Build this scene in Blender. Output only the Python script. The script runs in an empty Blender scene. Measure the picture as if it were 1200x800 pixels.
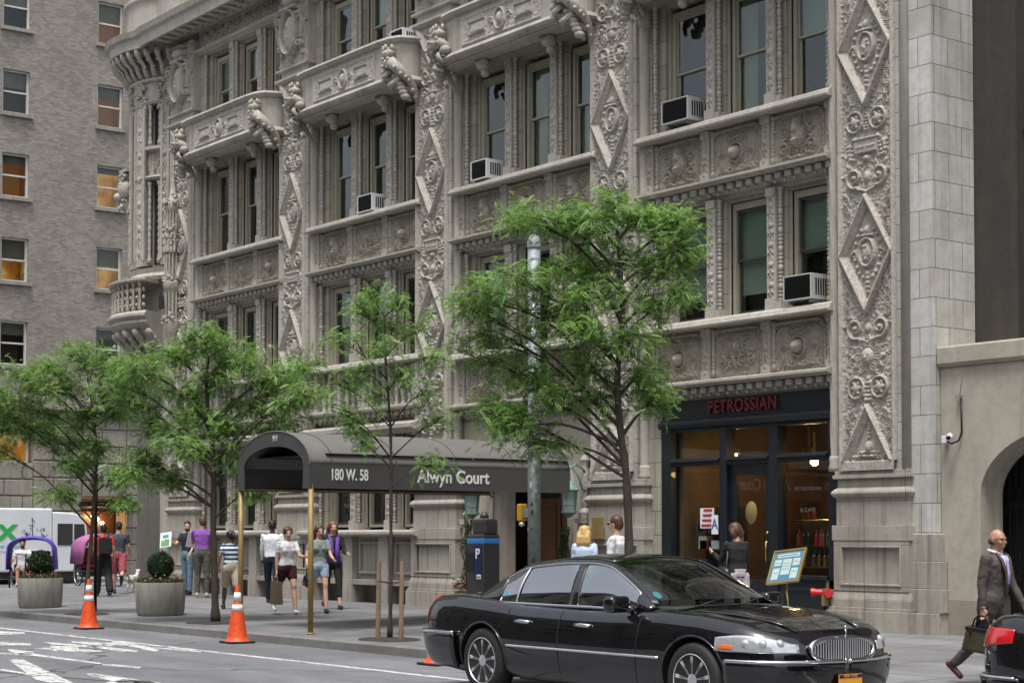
import bpy, math, random
import numpy as np
from mathutils import Vector, Matrix
random.seed(7)
PI = math.pi
SC = bpy.context.scene
COL = SC.collection
R = math.radians

# ------------------------------------------------------------------ helpers
def wloc(o):
    v = Vector((0, 0, 0))
    while o is not None:
        v += o.location; o = o.parent
    return v

def link(name, me, parent=None, world=True):
    o = bpy.data.objects.new(name, me)
    COL.objects.link(o)
    if parent is not None:
        o.parent = parent
        if world:
            w = wloc(parent)
            me.transform(Matrix.Translation(-w))
    return o

class MB:
    def __init__(s):
        s.v = []; s.f = []
    def add(s, vs, fs):
        n = len(s.v); s.v.extend(vs); s.f.extend([tuple(i + n for i in f) for f in fs]); return s
    def box(s, x0, x1, y0, y1, z0, z1):
        vs = [(x0,y0,z0),(x1,y0,z0),(x1,y1,z0),(x0,y1,z0),(x0,y0,z1),(x1,y0,z1),(x1,y1,z1),(x0,y1,z1)]
        return s.add(vs, [(0,3,2,1),(4,5,6,7),(0,1,5,4),(1,2,6,5),(2,3,7,6),(3,0,4,7)])
    def cbox(s, c, d, rot=None):
        vs = []
        for z in (-.5, .5):
            for x, y in ((-.5,-.5),(.5,-.5),(.5,.5),(-.5,.5)):
                p = Vector((x*d[0], y*d[1], z*d[2]))
                if rot is not None: p = rot @ p
                vs.append(tuple(p + Vector(c)))
        return s.add(vs, [(0,3,2,1),(4,5,6,7),(0,1,5,4),(1,2,6,5),(2,3,7,6),(3,0,4,7)])
    def prof(s, pr, x0, x1, m0=0, m1=0):
        """closed profile [(y,z)..] extruded along x; m = mitre (x shifts by m*(yref-y))"""
        n = len(pr); ym = max(p[0] for p in pr)
        vs = [(x0 - m0*(ym-p[0]), p[0], p[1]) for p in pr] + [(x1 + m1*(ym-p[0]), p[0], p[1]) for p in pr]
        fs = [(i, (i+1) % n, n + (i+1) % n, n + i) for i in range(n)]
        fs += [tuple(range(n))[::-1], tuple(range(n, 2*n))]
        return s.add(vs, fs)
    def poly(s, pts, axis, a, b):
        """2D outline extruded along an axis ('x','y','z') from a to b"""
        n = len(pts)
        def mk(p, t):
            return {'x': (t, p[0], p[1]), 'y': (p[0], t, p[1]), 'z': (p[0], p[1], t)}[axis]
        vs = [mk(p, a) for p in pts] + [mk(p, b) for p in pts]
        fs = [(i, (i+1) % n, n + (i+1) % n, n + i) for i in range(n)] + [tuple(range(n))[::-1], tuple(range(n, 2*n))]
        return s.add(vs, fs)
    def tube(s, pts, rad, n=8, cap=True, closed=False, flat=1.0):
        pts = [Vector(p) for p in pts]; m = len(pts)
        if not hasattr(rad, '__len__'): rad = [rad]*m
        base = len(s.v); prev = None
        for i, p in enumerate(pts):
            if closed: t = pts[(i+1) % m] - pts[(i-1) % m]
            else: t = pts[min(i+1, m-1)] - pts[max(i-1, 0)]
            if t.length < 1e-9: t = Vector((0,0,1))
            t.normalize()
            if prev is None:
                a = Vector((0,0,1)) if abs(t.z) < .9 else Vector((1,0,0))
                u = t.cross(a).normalized()
            else:
                u = (prev - t*prev.dot(t))
                u = u.normalized() if u.length > 1e-6 else t.orthogonal().normalized()
            prev = u; w = t.cross(u)
            for k in range(n):
                an = 2*PI*k/n
                s.v.append(tuple(p + (u*math.cos(an) + w*math.sin(an)*flat)*rad[i]))
        rings = m if closed else m-1
        for i in range(rings):
            for k in range(n):
                j = (i+1) % m
                s.f.append((base+i*n+k, base+i*n+(k+1) % n, base+j*n+(k+1) % n, base+j*n+k))
        if cap and not closed:
            s.f.append(tuple(base+k for k in range(n))[::-1])
            s.f.append(tuple(base+(m-1)*n+k for k in range(n)))
        return s
    def lathe(s, pr, c=(0,0,0), n=16, sq=None, axis='z', ang=(0, 2*PI)):
        """profile [(r,h)..]; sq=(sx,sy) squash"""
        base = len(s.v); m = len(pr); full = abs(ang[1]-ang[0]-2*PI) < 1e-6
        k1 = n if full else n+1
        for r, h in pr:
            for k in range(k1):
                a = ang[0] + (ang[1]-ang[0])*k/n
                x, y = r*math.cos(a), r*math.sin(a)
                if sq: x *= sq[0]; y *= sq[1]
                p = {'z': (x, y, h), 'x': (h, x, y), 'y': (x, h, y)}[axis]
                s.v.append((c[0]+p[0], c[1]+p[1], c[2]+p[2]))
        for i in range(m-1):
            for k in range(n):
                k2 = (k+1) % k1
                s.f.append((base+i*k1+k, base+i*k1+k2, base+(i+1)*k1+k2, base+(i+1)*k1+k))
        if full:
            if pr[0][0] > 1e-5: s.f.append(tuple(base+k for k in range(n))[::-1])
            if pr[-1][0] > 1e-5: s.f.append(tuple(base+(m-1)*n+k for k in range(n)))
        return s
    def ball(s, c, r, n=10, rot=None):
        if not hasattr(r, '__len__'): r = (r, r, r)
        base = len(s.v); m = max(4, n*2//3)
        for i in range(m+1):
            ph = -PI/2 + PI*i/m
            for k in range(n):
                a = 2*PI*k/n
                p = Vector((r[0]*math.cos(ph)*math.cos(a), r[1]*math.cos(ph)*math.sin(a), r[2]*math.sin(ph)))
                if rot is not None: p = rot @ p
                s.v.append((c[0]+p.x, c[1]+p.y, c[2]+p.z))
        for i in range(m):
            for k in range(n):
                s.f.append((base+i*n+k, base+i*n+(k+1) % n, base+(i+1)*n+(k+1) % n, base+(i+1)*n+k))
        return s
    def sweep(s, path, pr, closed_prof=True):
        """plan path [(x,y)], profile [(d outwards, z)]; outward = left-hand normal flipped (towards -Y for a path running +X)"""
        m = len(path); n = len(pr); base = len(s.v)
        for i in range(m):
            a = Vector(path[max(i-1, 0)]); b = Vector(path[i]); c = Vector(path[min(i+1, m-1)])
            d1 = (b-a); d2 = (c-b)
            d1 = d1.normalized() if d1.length > 1e-9 else d2.normalized()
            d2 = d2.normalized() if d2.length > 1e-9 else d1
            t = (d1+d2).normalized(); nn = Vector((t.y, -t.x))
            k = 1/max(.35, nn.dot(Vector((d1.y, -d1.x))))
            for d, z in pr:
                s.v.append((b.x+nn.x*d*k, b.y+nn.y*d*k, z))
        q = n if closed_prof else n-1
        for i in range(m-1):
            for j in range(q):
                j2 = (j+1) % n
                s.f.append((base+i*n+j, base+i*n+j2, base+(i+1)*n+j2, base+(i+1)*n+j))
        if closed_prof:
            s.f.append(tuple(base+j for j in range(n))); s.f.append(tuple(base+(m-1)*n+j for j in range(n))[::-1])
        return s
    def xf(s, M, start=0):
        for i in range(start, len(s.v)):
            s.v[i] = tuple(M @ Vector(s.v[i]))
        return s
    def mesh(s, name, mat, smooth=False, auto=None):
        me = bpy.data.meshes.new(name)
        me.from_pydata(s.v, [], s.f)
        import bmesh
        bm = bmesh.new(); bm.from_mesh(me)
        bmesh.ops.recalc_face_normals(bm, faces=bm.faces)
        if auto is not None:
            for f in bm.faces: f.smooth = True
            ca = math.cos(auto)
            for e in bm.edges:
                if len(e.link_faces) == 2 and e.link_faces[0].normal.dot(e.link_faces[1].normal) < ca: e.smooth = False
        elif smooth:
            for f in bm.faces: f.smooth = True
        bm.to_mesh(me); bm.free()
        if mat is not None: me.materials.append(mat)
        return me
    def build(s, name, mat, parent=None, world=True, smooth=False, auto=None, bevel=0):
        o = link(name, s.mesh(name, mat, smooth, auto), parent, world)
        if bevel:
            b = o.modifiers.new('bevel', 'BEVEL'); b.width = bevel; b.segments = 2; b.limit_method = 'ANGLE'; b.angle_limit = R(40)
            b.harden_normals = False
        return o

def tag(o, label=None, cat=None, group=None, kind=None):
    if label: o['label'] = label
    if cat: o['category'] = cat
    if group: o['group'] = group
    if kind: o['kind'] = kind
    return o

def empty(name, loc, rz=0):
    o = bpy.data.objects.new(name, None); COL.objects.link(o)
    o.empty_display_size = .2
    o.location = loc; o.rotation_euler = (0, 0, rz)
    return o

def copy_tree(o, parent=None):
    c = o.copy(); COL.objects.link(c)
    c.parent = parent
    for ch in list(o.children): copy_tree(ch, c)
    return c

def inst(src, name=None, parent=None, loc=None):
    """a copy of one part that shares its mesh"""
    c = src.copy(); COL.objects.link(c)
    if parent is not None: c.parent = parent
    if loc is not None: c.location = loc
    return c

# camera model, used only to turn measured picture positions into world metres
FPX, CX, CY = 2050.0, 600.0, 557.0
TH = math.atan(70/FPX); PSI = math.atan(1567/FPX)
CAM = Vector((0, 0, 1.68))
_F0 = Vector((-math.cos(PSI), math.sin(PSI), 0)); RT = Vector((math.sin(PSI), math.cos(PSI), 0))
FW = Vector((_F0.x*math.cos(TH), _F0.y*math.cos(TH), math.sin(TH)))
UP = Vector((-_F0.x*math.sin(TH), -_F0.y*math.sin(TH), math.cos(TH)))
def ray(x, y): return FW + RT*((x-CX)/FPX) + UP*((CY-y)/FPX)
def at(x, y, Y):
    r = ray(x, y); return CAM + r*(Y/r.y)
def atX(x, y, X):
    r = ray(x, y); return CAM + r*(X/r.x)

# ------------------------------------------------------------------ materials
M = {}
def _nt(name):
    m = bpy.data.materials.new(name); m.use_nodes = True
    nt = m.node_tree; nt.nodes.clear()
    out = nt.nodes.new('ShaderNodeOutputMaterial'); bs = nt.nodes.new('ShaderNodeBsdfPrincipled')
    nt.links.new(bs.outputs[0], out.inputs[0])
    return m, nt, bs, out
def N(nt, t, **k):
    n = nt.nodes.new(t)
    for a, b in k.items():
        if a in n.inputs: n.inputs[a].default_value = b
        else: setattr(n, a, b)
    return n
def ramp(nt, fac, stops, interp='LINEAR'):
    r = nt.nodes.new('ShaderNodeValToRGB'); r.color_ramp.interpolation = interp
    els = r.color_ramp.elements
    while len(els) < len(stops): els.new(.5)
    for e, (p, c) in zip(els, stops):
        e.position = p; e.color = (c[0], c[1], c[2], 1) if hasattr(c, '__len__') else (c, c, c, 1)
    nt.links.new(fac, r.inputs[0]); return r.outputs[0]
def mixc(nt, fac, a, b, mode='MIX'):
    n = nt.nodes.new('ShaderNodeMix'); n.data_type = 'RGBA'; n.blend_type = mode
    for sock, val in ((n.inputs[0], fac), (n.inputs[6], a), (n.inputs[7], b)):
        if hasattr(val, 'links'): nt.links.new(val, sock)
        elif hasattr(val, '__len__'): sock.default_value = (*val[:3], 1)
        else: sock.default_value = val
    return n.outputs[2]
def coords(nt, scale=(1, 1, 1)):
    tc = nt.nodes.new('ShaderNodeTexCoord'); mp = nt.nodes.new('ShaderNodeMapping')
    mp.inputs['Scale'].default_value = scale
    nt.links.new(tc.outputs['Object'], mp.inputs[0]); return mp.outputs[0]
def noise(nt, vec, scale, detail=5, rough=.55):
    n = N(nt, 'ShaderNodeTexNoise'); n.inputs['Scale'].default_value = scale
    n.inputs['Detail'].default_value = detail; n.inputs['Roughness'].default_value = rough
    nt.links.new(vec, n.inputs['Vector']); return n.outputs['Fac']
def bump(nt, bs, h, strength, dist=.01):
    b = N(nt, 'ShaderNodeBump'); b.inputs['Strength'].default_value = strength; b.inputs['Distance'].default_value = dist
    nt.links.new(h, b.inputs['Height']); nt.links.new(b.outputs[0], bs.inputs['Normal']); return b

def simple(name, c, rough=.5, metal=0, c2=None, ns=8, coat=0, bmp=0, bs_=60, spec=.5, emit=None, es=0, streak=False, trans=0, alpha=1):
    m, nt, bs, out = _nt(name)
    bs.inputs['Base Color'].default_value = (*c, 1); bs.inputs['Roughness'].default_value = rough
    bs.inputs['Metallic'].default_value = metal; bs.inputs['Coat Weight'].default_value = coat
    bs.inputs['Coat Roughness'].default_value = .03; bs.inputs['Specular IOR Level'].default_value = spec
    if c2 is not None:
        v = coords(nt, (1, 1, .25) if streak else (1, 1, 1))
        nz = noise(nt, v, ns)
        nt.links.new(mixc(nt, ramp(nt, nz, [(.3, 0), (.7, 1)]), c, c2), bs.inputs['Base Color'])
    if bmp:
        bump(nt, bs, noise(nt, coords(nt), bs_), bmp)
    if emit: bs.inputs['Emission Color'].default_value = (*emit, 1); bs.inputs['Emission Strength'].default_value = es
    if alpha < 1: bs.inputs['Alpha'].default_value = alpha
    M[name] = m; return m

def stone(name, c, blocks=None, soot=0, dirt=.5, mortar=(.16, .15, .135), bmp=.35, warm=(.40, .36, .30)):
    """terracotta / limestone: tone patches, rain streaks of grime, optional jointing"""
    m, nt, bs, out = _nt(name)
    v = coords(nt)
    big = noise(nt, v, .9, 6, .6)
    c2 = tuple(x*.74 for x in c)
    base = mixc(nt, ramp(nt, big, [(.35, 0), (.68, 1)]), c, c2)
    sm = noise(nt, v, 9, 6, .65)
    base = mixc(nt, ramp(nt, sm, [(.45, 0), (.75, .55)]), base, tuple(x*.62 for x in c))
    wn = noise(nt, v, 2.3, 3, .5)
    base = mixc(nt, ramp(nt, wn, [(.55, 0), (.75, .45)]), base, warm)
    # rain streaks: noise stretched along z
    st = noise(nt, coords(nt, (7, 7, .35)), 1.0, 5, .6)
    base = mixc(nt, ramp(nt, st, [(.5, 0), (.72, dirt)]), base, (.13, .12, .105))
    if soot:
        so1 = noise(nt, v, 17, 6, .75); base = mixc(nt, ramp(nt, so1, [(.46, 0), (.62, soot)]), base, (.15, .125, .10))
        so2 = noise(nt, v, 60, 3, .6); base = mixc(nt, ramp(nt, so2, [(.52, 0), (.66, .5)]), base, (.62, .58, .52))
    if blocks:
        bw, bh = blocks
        tc = nt.nodes.new('ShaderNodeTexCoord'); sx = nt.nodes.new('ShaderNodeSeparateXYZ')
        nt.links.new(tc.outputs['Object'], sx.inputs[0])
        ad = N(nt, 'ShaderNodeMath', operation='ADD'); nt.links.new(sx.outputs[0], ad.inputs[0]); nt.links.new(sx.outputs[1], ad.inputs[1])
        cb = nt.nodes.new('ShaderNodeCombineXYZ'); nt.links.new(ad.outputs[0], cb.inputs[0]); nt.links.new(sx.outputs[2], cb.inputs[1])
        bk = N(nt, 'ShaderNodeTexBrick'); nt.links.new(cb.outputs[0], bk.inputs['Vector'])
        bk.inputs['Scale'].default_value = 1; bk.inputs['Brick Width'].default_value = bw; bk.inputs['Row Height'].default_value = bh
        bk.inputs['Mortar Size'].default_value = .006; bk.inputs['Mortar Smooth'].default_value = .2; bk.inputs['Bias'].default_value = 0
        bk.inputs['Color1'].default_value = (1, 1, 1, 1); bk.inputs['Color2'].default_value = (.83, .81, .78, 1)
        bk.inputs['Mortar'].default_value = (*[x*1.6 for x in mortar], 1)
        base = mixc(nt, 1.0, base, bk.outputs['Color'], 'MULTIPLY')
        inv = N(nt, 'ShaderNodeMath', operation='MULTIPLY_ADD'); nt.links.new(bk.outputs['Fac'], inv.inputs[0]); inv.inputs[1].default_value = -1.5
        nt.links.new(sm, inv.inputs[2])
        bump(nt, bs, inv.outputs[0], bmp, .012)
    else:
        bump(nt, bs, noise(nt, v, 38, 4, .6), bmp, .012)
    nt.links.new(base, bs.inputs['Base Color'])
    bs.inputs['Roughness'].default_value = .72; bs.inputs['Specular IOR Level'].default_value = .3
    M[name] = m; return m

def brickwall(name, c1, c2, mortar, bw=.21, bh=.072):
    m, nt, bs, out = _nt(name)
    tc = nt.nodes.new('ShaderNodeTexCoord'); sx = nt.nodes.new('ShaderNodeSeparateXYZ'); nt.links.new(tc.outputs['Object'], sx.inputs[0])
    ad = N(nt, 'ShaderNodeMath', operation='ADD'); nt.links.new(sx.outputs[0], ad.inputs[0]); nt.links.new(sx.outputs[1], ad.inputs[1])
    cb = nt.nodes.new('ShaderNodeCombineXYZ'); nt.links.new(ad.outputs[0], cb.inputs[0]); nt.links.new(sx.outputs[2], cb.inputs[1])
    bk = N(nt, 'ShaderNodeTexBrick'); nt.links.new(cb.outputs[0], bk.inputs['Vector'])
    for k, val in (('Scale', 1), ('Brick Width', bw), ('Row Height', bh), ('Mortar Size', .008), ('Mortar Smooth', .3), ('Bias', -.1)):
        bk.inputs[k].default_value = val
    bk.inputs['Color1'].default_value = (*c1, 1); bk.inputs['Color2'].default_value = (*c2, 1); bk.inputs['Mortar'].default_value = (*mortar, 1)
    nz = noise(nt, coords(nt), .55, 5, .6)
    col = mixc(nt, 1.0, bk.outputs['Color'], ramp(nt, nz, [(.3, .8), (.7, 1.12)]), 'MULTIPLY')
    n2 = noise(nt, coords(nt, (1.5, 1.5, 5)), 3.5, 5, .7)
    col = mixc(nt, 1.0, col, ramp(nt, n2, [(.3, .74), (.72, 1.25)]), 'MULTIPLY')
    nt.links.new(col, bs.inputs['Base Color']); bs.inputs['Roughness'].default_value = .85
    bump(nt, bs, bk.outputs['Fac'], -.25, .01)
    M[name] = m; return m

def glassm(name, tint=(.9, .95, .93), refl=.08, rough=.0):
    """thin pane: see-through with a mirror coat that grows at grazing angles"""
    m = bpy.data.materials.new(name); m.use_nodes = True; nt = m.node_tree; nt.nodes.clear()
    out = nt.nodes.new('ShaderNodeOutputMaterial'); tr = N(nt, 'ShaderNodeBsdfTransparent'); tr.inputs[0].default_value = (*tint, 1)
    gl = N(nt, 'ShaderNodeBsdfGlossy'); gl.inputs['Roughness'].default_value = rough; gl.inputs[0].default_value = (.95, .97, 1, 1)
    ge = N(nt, 'ShaderNodeNewGeometry'); dp = N(nt, 'ShaderNodeVectorMath', operation='DOT_PRODUCT'); nt.links.new(ge.outputs['Normal'], dp.inputs[0]); nt.links.new(ge.outputs['Incoming'], dp.inputs[1])
    ab = N(nt, 'ShaderNodeMath', operation='ABSOLUTE'); nt.links.new(dp.outputs['Value'], ab.inputs[0])
    om = N(nt, 'ShaderNodeMath', operation='SUBTRACT'); om.inputs[0].default_value = 1; nt.links.new(ab.outputs[0], om.inputs[1])
    pw = N(nt, 'ShaderNodeMath', operation='POWER'); nt.links.new(om.outputs[0], pw.inputs[0]); pw.inputs[1].default_value = 4
    ad = N(nt, 'ShaderNodeMath', operation='MULTIPLY_ADD'); ad.inputs[1].default_value = .85; ad.inputs[2].default_value = refl; ad.use_clamp = True
    nt.links.new(pw.outputs[0], ad.inputs[0])
    wv = noise(nt, coords(nt), 1.7, 2, .5); b = N(nt, 'ShaderNodeBump'); b.inputs['Strength'].default_value = .05; b.inputs['Distance'].default_value = .02
    nt.links.new(wv, b.inputs['Height']); nt.links.new(b.outputs[0], gl.inputs['Normal'])
    mx = N(nt, 'ShaderNodeMixShader'); nt.links.new(ad.outputs[0], mx.inputs[0]); nt.links.new(tr.outputs[0], mx.inputs[1]); nt.links.new(gl.outputs[0], mx.inputs[2])
    nt.links.new(mx.outputs[0], out.inputs[0]); M[name] = m; return m

TC = (.465, .435, .385)
stone('terracotta', TC, dirt=.40)
stone('terracotta_relief', (.49, .455, .40), dirt=.28, bmp=.4, soot=.55)
stone('spandrel_relief', (.40, .355, .29), dirt=.35, bmp=.4, soot=.5)
stone('terracotta_dark', (.33, .285, .23), dirt=.6)
stone('jamb_stone', (.42, .385, .33), blocks=(3.0, .42), dirt=.35)
stone('terracotta_blocks', (.61, .60, .57), blocks=(.62, .43), dirt=.33)
stone('terracotta_joints', (.53, .51, .465), blocks=(3.0, .42), dirt=.33)
stone('rope_stone', (.46, .42, .36), dirt=.35)
stone('limestone_blocks', (.36, .34, .30), blocks=(1.25, .62), dirt=.45)
stone('base_stone', (.42, .39, .34), blocks=(1.6, 2.2), dirt=.65)
stone('stucco', (.46, .42, .35), dirt=.22, bmp=.15, warm=(.42, .38, .30))
stone('dark_wall', (.060, .054, .048), dirt=.12, warm=(.09, .07, .05))
brickwall('grey_brick', (.30, .268, .235), (.19, .168, .145), (.25, .23, .205), .23, .085)
brickwall('tan_brick', (.22, .19, .155), (.17, .145, .12), (.2, .18, .16))
simple('cream_frame', (.37, .34, .26), .5, c2=(.30, .275, .215), ns=4)
simple('white_frame', (.62, .62, .60), .45, c2=(.5, .5, .48), ns=3)
simple('dark_sash', (.05, .055, .05), .4)
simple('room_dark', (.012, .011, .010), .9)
simple('room_brown', (.07, .04, .02), .9)
simple('curtain', (.33, .31, .27), .9, c2=(.2, .19, .17), ns=3, streak=True)
simple('blind', (.30, .32, .31), .8)
simple('dull_blind', (.10, .085, .065), .8, c2=(.16, .13, .09), ns=1.5)
glassm('window_glass', tint=(.82, .88, .84), refl=.05)
glassm('shop_glass', refl=.03)
simple('iron_black', (.012, .012, .013), .4, .6)
simple('shop_navy', (.007, .010, .015), .4, c2=(.010, .014, .02), ns=6, coat=.15)
simple('sign_black', (.006, .008, .010), .45)
simple('sign_red', (.13, .010, .012), .5)
simple('brass', (.62, .42, .13), .24, 1)
simple('brass_worn', (.33, .235, .085), .55, .25, c2=(.24, .17, .07), ns=6)
simple('verdigris', (.19, .32, .27), .6, c2=(.10, .17, .15), ns=14, bmp=.2)
simple('lantern_glass', (.22, .26, .25), .15, spec=.8)
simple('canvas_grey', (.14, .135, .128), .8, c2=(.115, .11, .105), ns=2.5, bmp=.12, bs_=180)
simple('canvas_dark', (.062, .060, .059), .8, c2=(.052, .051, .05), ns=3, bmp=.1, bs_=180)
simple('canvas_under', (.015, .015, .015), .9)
simple('letter_white', (.72, .72, .70), .5)
simple('galvanized', (.36, .39, .41), .55, .2, c2=(.23, .26, .27), ns=9, bmp=.1)
simple('grime_metal', (.20, .23, .22), .55, .3, c2=(.09, .10, .09), ns=14)
simple('kiosk_grey', (.055, .055, .055), .4, .3, c2=(.045, .045, .045))
simple('kiosk_blue', (.03, .20, .52), .35)
simple('kiosk_navy', (.006, .022, .085), .3)
simple('yellow_paint', (.75, .42, .015), .4, c2=(.6, .33, .02), ns=10)
simple('concrete', (.30, .29, .255), .85, c2=(.19, .185, .165), ns=7, bmp=.5, bs_=90, streak=True)
simple('planter_soil', (.035, .026, .018), 1, bmp=1, bs_=40)
simple('orange_cone', (.88, .095, .012), .5, c2=(.52, .065, .018), ns=11)
simple('reflective_white', (.78, .78, .76), .35)
simple('cone_rubber', (.02, .02, .02), .75)
simple('bark', (.075, .058, .045), .9, c2=(.035, .027, .02), ns=20, bmp=.9, bs_=45, streak=True)
simple('stake_wood', (.30, .22, .14), .85, c2=(.20, .14, .09), ns=12, streak=True)
simple('skin_light', (.60, .36, .25), .5)
simple('skin_tan', (.42, .23, .15), .5)
simple('skin_dark', (.11, .055, .035), .5)
simple('hair_black', (.010, .008, .007), .5)
simple('hair_brown', (.055, .025, .012), .5, c2=(.09, .045, .02), ns=30)
simple('hair_red', (.19, .075, .035), .5, c2=(.13, .05, .025), ns=30)
simple('hair_blonde', (.62, .42, .17), .5, c2=(.42, .26, .09), ns=30)
simple('cloth_white', (.72, .73, .75), .85, c2=(.64, .65, .69), ns=5, bmp=.25, bs_=9)
simple('cloth_black', (.012, .012, .013), .85)
simple('cloth_navy', (.012, .016, .032), .85)
simple('cloth_slate', (.05, .065, .075), .85)
simple('cloth_grey', (.22, .25, .24), .85)
simple('cloth_red', (.60, .022, .018), .85)
simple('cloth_pink', (.34, .075, .10), .85)
simple('cloth_maroon', (.045, .008, .014), .85)
simple('cloth_purple', (.13, .05, .33), .8)
simple('cloth_violet', (.22, .07, .36), .85)
simple('cloth_khaki', (.40, .34, .26), .85)
simple('cloth_lilac', (.42, .37, .40), .85)
simple('cloth_denim', (.10, .16, .23), .9, c2=(.16, .24, .32), ns=12)
simple('cloth_pale_denim', (.28, .38, .48), .9, c2=(.4, .5, .6), ns=12)
simple('cloth_sky', (.40, .55, .78), .85, c2=(.60, .68, .85), ns=14)
simple('cloth_camo', (.12, .12, .085), .9, c2=(.05, .05, .045), ns=16)
simple('suit_grey', (.075, .062, .058), .8, c2=(.06, .05, .047), ns=30, bmp=.15, bs_=14)
simple('tie_lilac', (.45, .36, .62), .5)
simple('shirt_lilac', (.68, .62, .74), .7)
simple('leather_black', (.012, .012, .014), .35)
simple('leather_ox', (.065, .015, .014), .28)
simple('leather_olive', (.055, .05, .028), .5, c2=(.03, .028, .018), ns=12)
simple('paper_brown', (.17, .13, .08), .8, c2=(.10, .08, .05), ns=9)
simple('paper_white', (.75, .77, .78), .7)
simple('paper_teal', (.06, .30, .30), .6)
simple('paper_green', (.12, .33, .10), .6)
simple('plastic_white', (.70, .71, .70), .4)
simple('ac_grey', (.50, .50, .48), .5, c2=(.38, .38, .36), ns=6)
simple('ac_grille', (.022, .023, .026), .55)
simple('chrome', (.80, .81, .83), .12, 1)
simple('chrome_soft', (.78, .79, .80), .33, .8)
simple('rubber', (.018, .018, .019), .7, bmp=.2, bs_=80)
simple('car_interior', (.03, .03, .032), .8)
simple('car_seat', (.085, .075, .065), .7)
simple('lamp_clear', (.46, .49, .52), .12, .5, c2=(.62, .65, .68), ns=22, coat=1)
simple('lamp_orange', (.80, .16, .02), .2, coat=1)
simple('lamp_red', (.55, .010, .014), .15, coat=1)
simple('plate_orange', (.85, .36, .02), .5)
simple('plate_navy', (.01, .02, .10), .5)
simple('cyan_sticker', (.10, .55, .70), .4)
simple('truck_white', (.74, .76, .78), .35, c2=(.66, .69, .72), ns=2, coat=.3)
simple('truck_green', (.03, .42, .08), .5)
simple('awning_purple', (.10, .055, .50), .6, c2=(.07, .04, .36), ns=5)
simple('awning_pink', (.48, .16, .36), .6, c2=(.36, .11, .28), ns=5)
simple('seat_red', (.42, .01, .012), .5)
simple('fdc_red', (.52, .02, .025), .4)
simple('wood_door', (.10, .042, .016), .4, c2=(.06, .025, .01), ns=5, streak=True)
simple('warm_wall', (.17, .095, .045), .7, c2=(.10, .055, .025), ns=2)
simple('bottle_dark', (.03, .05, .02), .15, coat=.5)
simple('bottle_amber', (.25, .10, .02), .15, coat=.5)
simple('gift_red', (.40, .03, .03), .5)
simple('gift_blue', (.05, .09, .22), .5)
simple('bulb', (1, .8, .5), .5, emit=(1, .62, .28), es=45)
simple('lit_room', (.3, .15, .05), .9, emit=(1.0, .43, .06), es=.16)
_m = M['lit_room'].node_tree; _b = [n for n in _m.nodes if n.type == 'BSDF_PRINCIPLED'][0]
_m.links.new(ramp(_m, noise(_m, coords(_m, (1, 1, .8)), 1.4, 4, .6), [(.33, (.16, .04, .005)), (.5, (.85, .34, .05)), (.66, (1.4, .85, .28))]), _b.inputs['Emission Color'])
simple('dim_room', (.2, .1, .04), .9, emit=(1.0, .38, .12), es=.05)
simple('fur_white', (.62, .58, .52), .9)
simple('flower_pink', (.55, .16, .18), .7)
simple('white_paint_sign', (.75, .78, .80), .5)
simple('letter_blue', (.03, .12, .35), .5)
simple('etched_grey', (.12, .115, .11), .6)
simple('board_blue', (.12, .26, .42), .5)

# car paint: near black with a clear coat
m, nt, bs, out = _nt('black_paint'); bs.inputs['Base Color'].default_value = (.0045, .0045, .006, 1)
bs.inputs['Roughness'].default_value = .3; bs.inputs['Coat Weight'].default_value = 1; bs.inputs['Coat Roughness'].default_value = .015; bs.inputs['Coat IOR'].default_value = 1.75
bs.inputs['Specular IOR Level'].default_value = .1; M['black_paint'] = m
# striped shirt
m, nt, bs, out = _nt('cloth_stripes'); w = N(nt, 'ShaderNodeTexWave', bands_direction='Z'); w.inputs['Scale'].default_value = 3.4
nt.links.new(coords(nt), w.inputs[0]); nt.links.new(ramp(nt, w.outputs['Color'], [(.40, (.02, .04, .10)), (.47, (.35, .48, .62)), (.8, (.62, .68, .72))]), bs.inputs[0])
bs.inputs['Roughness'].default_value = .85; M['cloth_stripes'] = m
# leaves
def leafmat(name, ca, cb, cc):
    m = bpy.data.materials.new(name); m.use_nodes = True; nt = m.node_tree; nt.nodes.clear()
    out = nt.nodes.new('ShaderNodeOutputMaterial'); g = N(nt, 'ShaderNodeNewGeometry')
    c = ramp(nt, g.outputs['Random Per Island'], [(0, ca), (.55, cb), (1, cc)])
    n1 = noise(nt, coords(nt), 1.6, 3, .5); c = mixc(nt, 1.0, c, ramp(nt, n1, [(.35, .7), (.65, 1.25)]), 'MULTIPLY')
    d = N(nt, 'ShaderNodeBsdfPrincipled'); d.inputs['Roughness'].default_value = .42; d.inputs['Specular IOR Level'].default_value = .6
    t = N(nt, 'ShaderNodeBsdfTranslucent'); mx = N(nt, 'ShaderNodeMixShader'); mx.inputs[0].default_value = .38
    nt.links.new(c, d.inputs[0]); t2 = mixc(nt, 1.0, c, (1.2, 1.3, .7), 'MULTIPLY'); nt.links.new(t2, t.inputs[0])
    nt.links.new(d.outputs[0], mx.inputs[1]); nt.links.new(t.outputs[0], mx.inputs[2]); nt.links.new(mx.outputs[0], out.inputs[0]); M[name] = m
leafmat('locust_leaf', (.11, .20, .06), (.17, .29, .085), (.31, .44, .18))
leafmat('locust_leaf_light', (.15, .29, .08), (.23, .39, .11), (.36, .52, .20))
leafmat('shrub_leaf', (.015, .04, .012), (.025, .06, .018), (.05, .09, .025))
leafmat('flowers_mixed', (.04, .08, .02), (.16, .05, .04), (.42, .10, .12))
leafmat('ground_plants', (.03, .07, .02), (.07, .12, .03), (.16, .06, .04))
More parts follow.
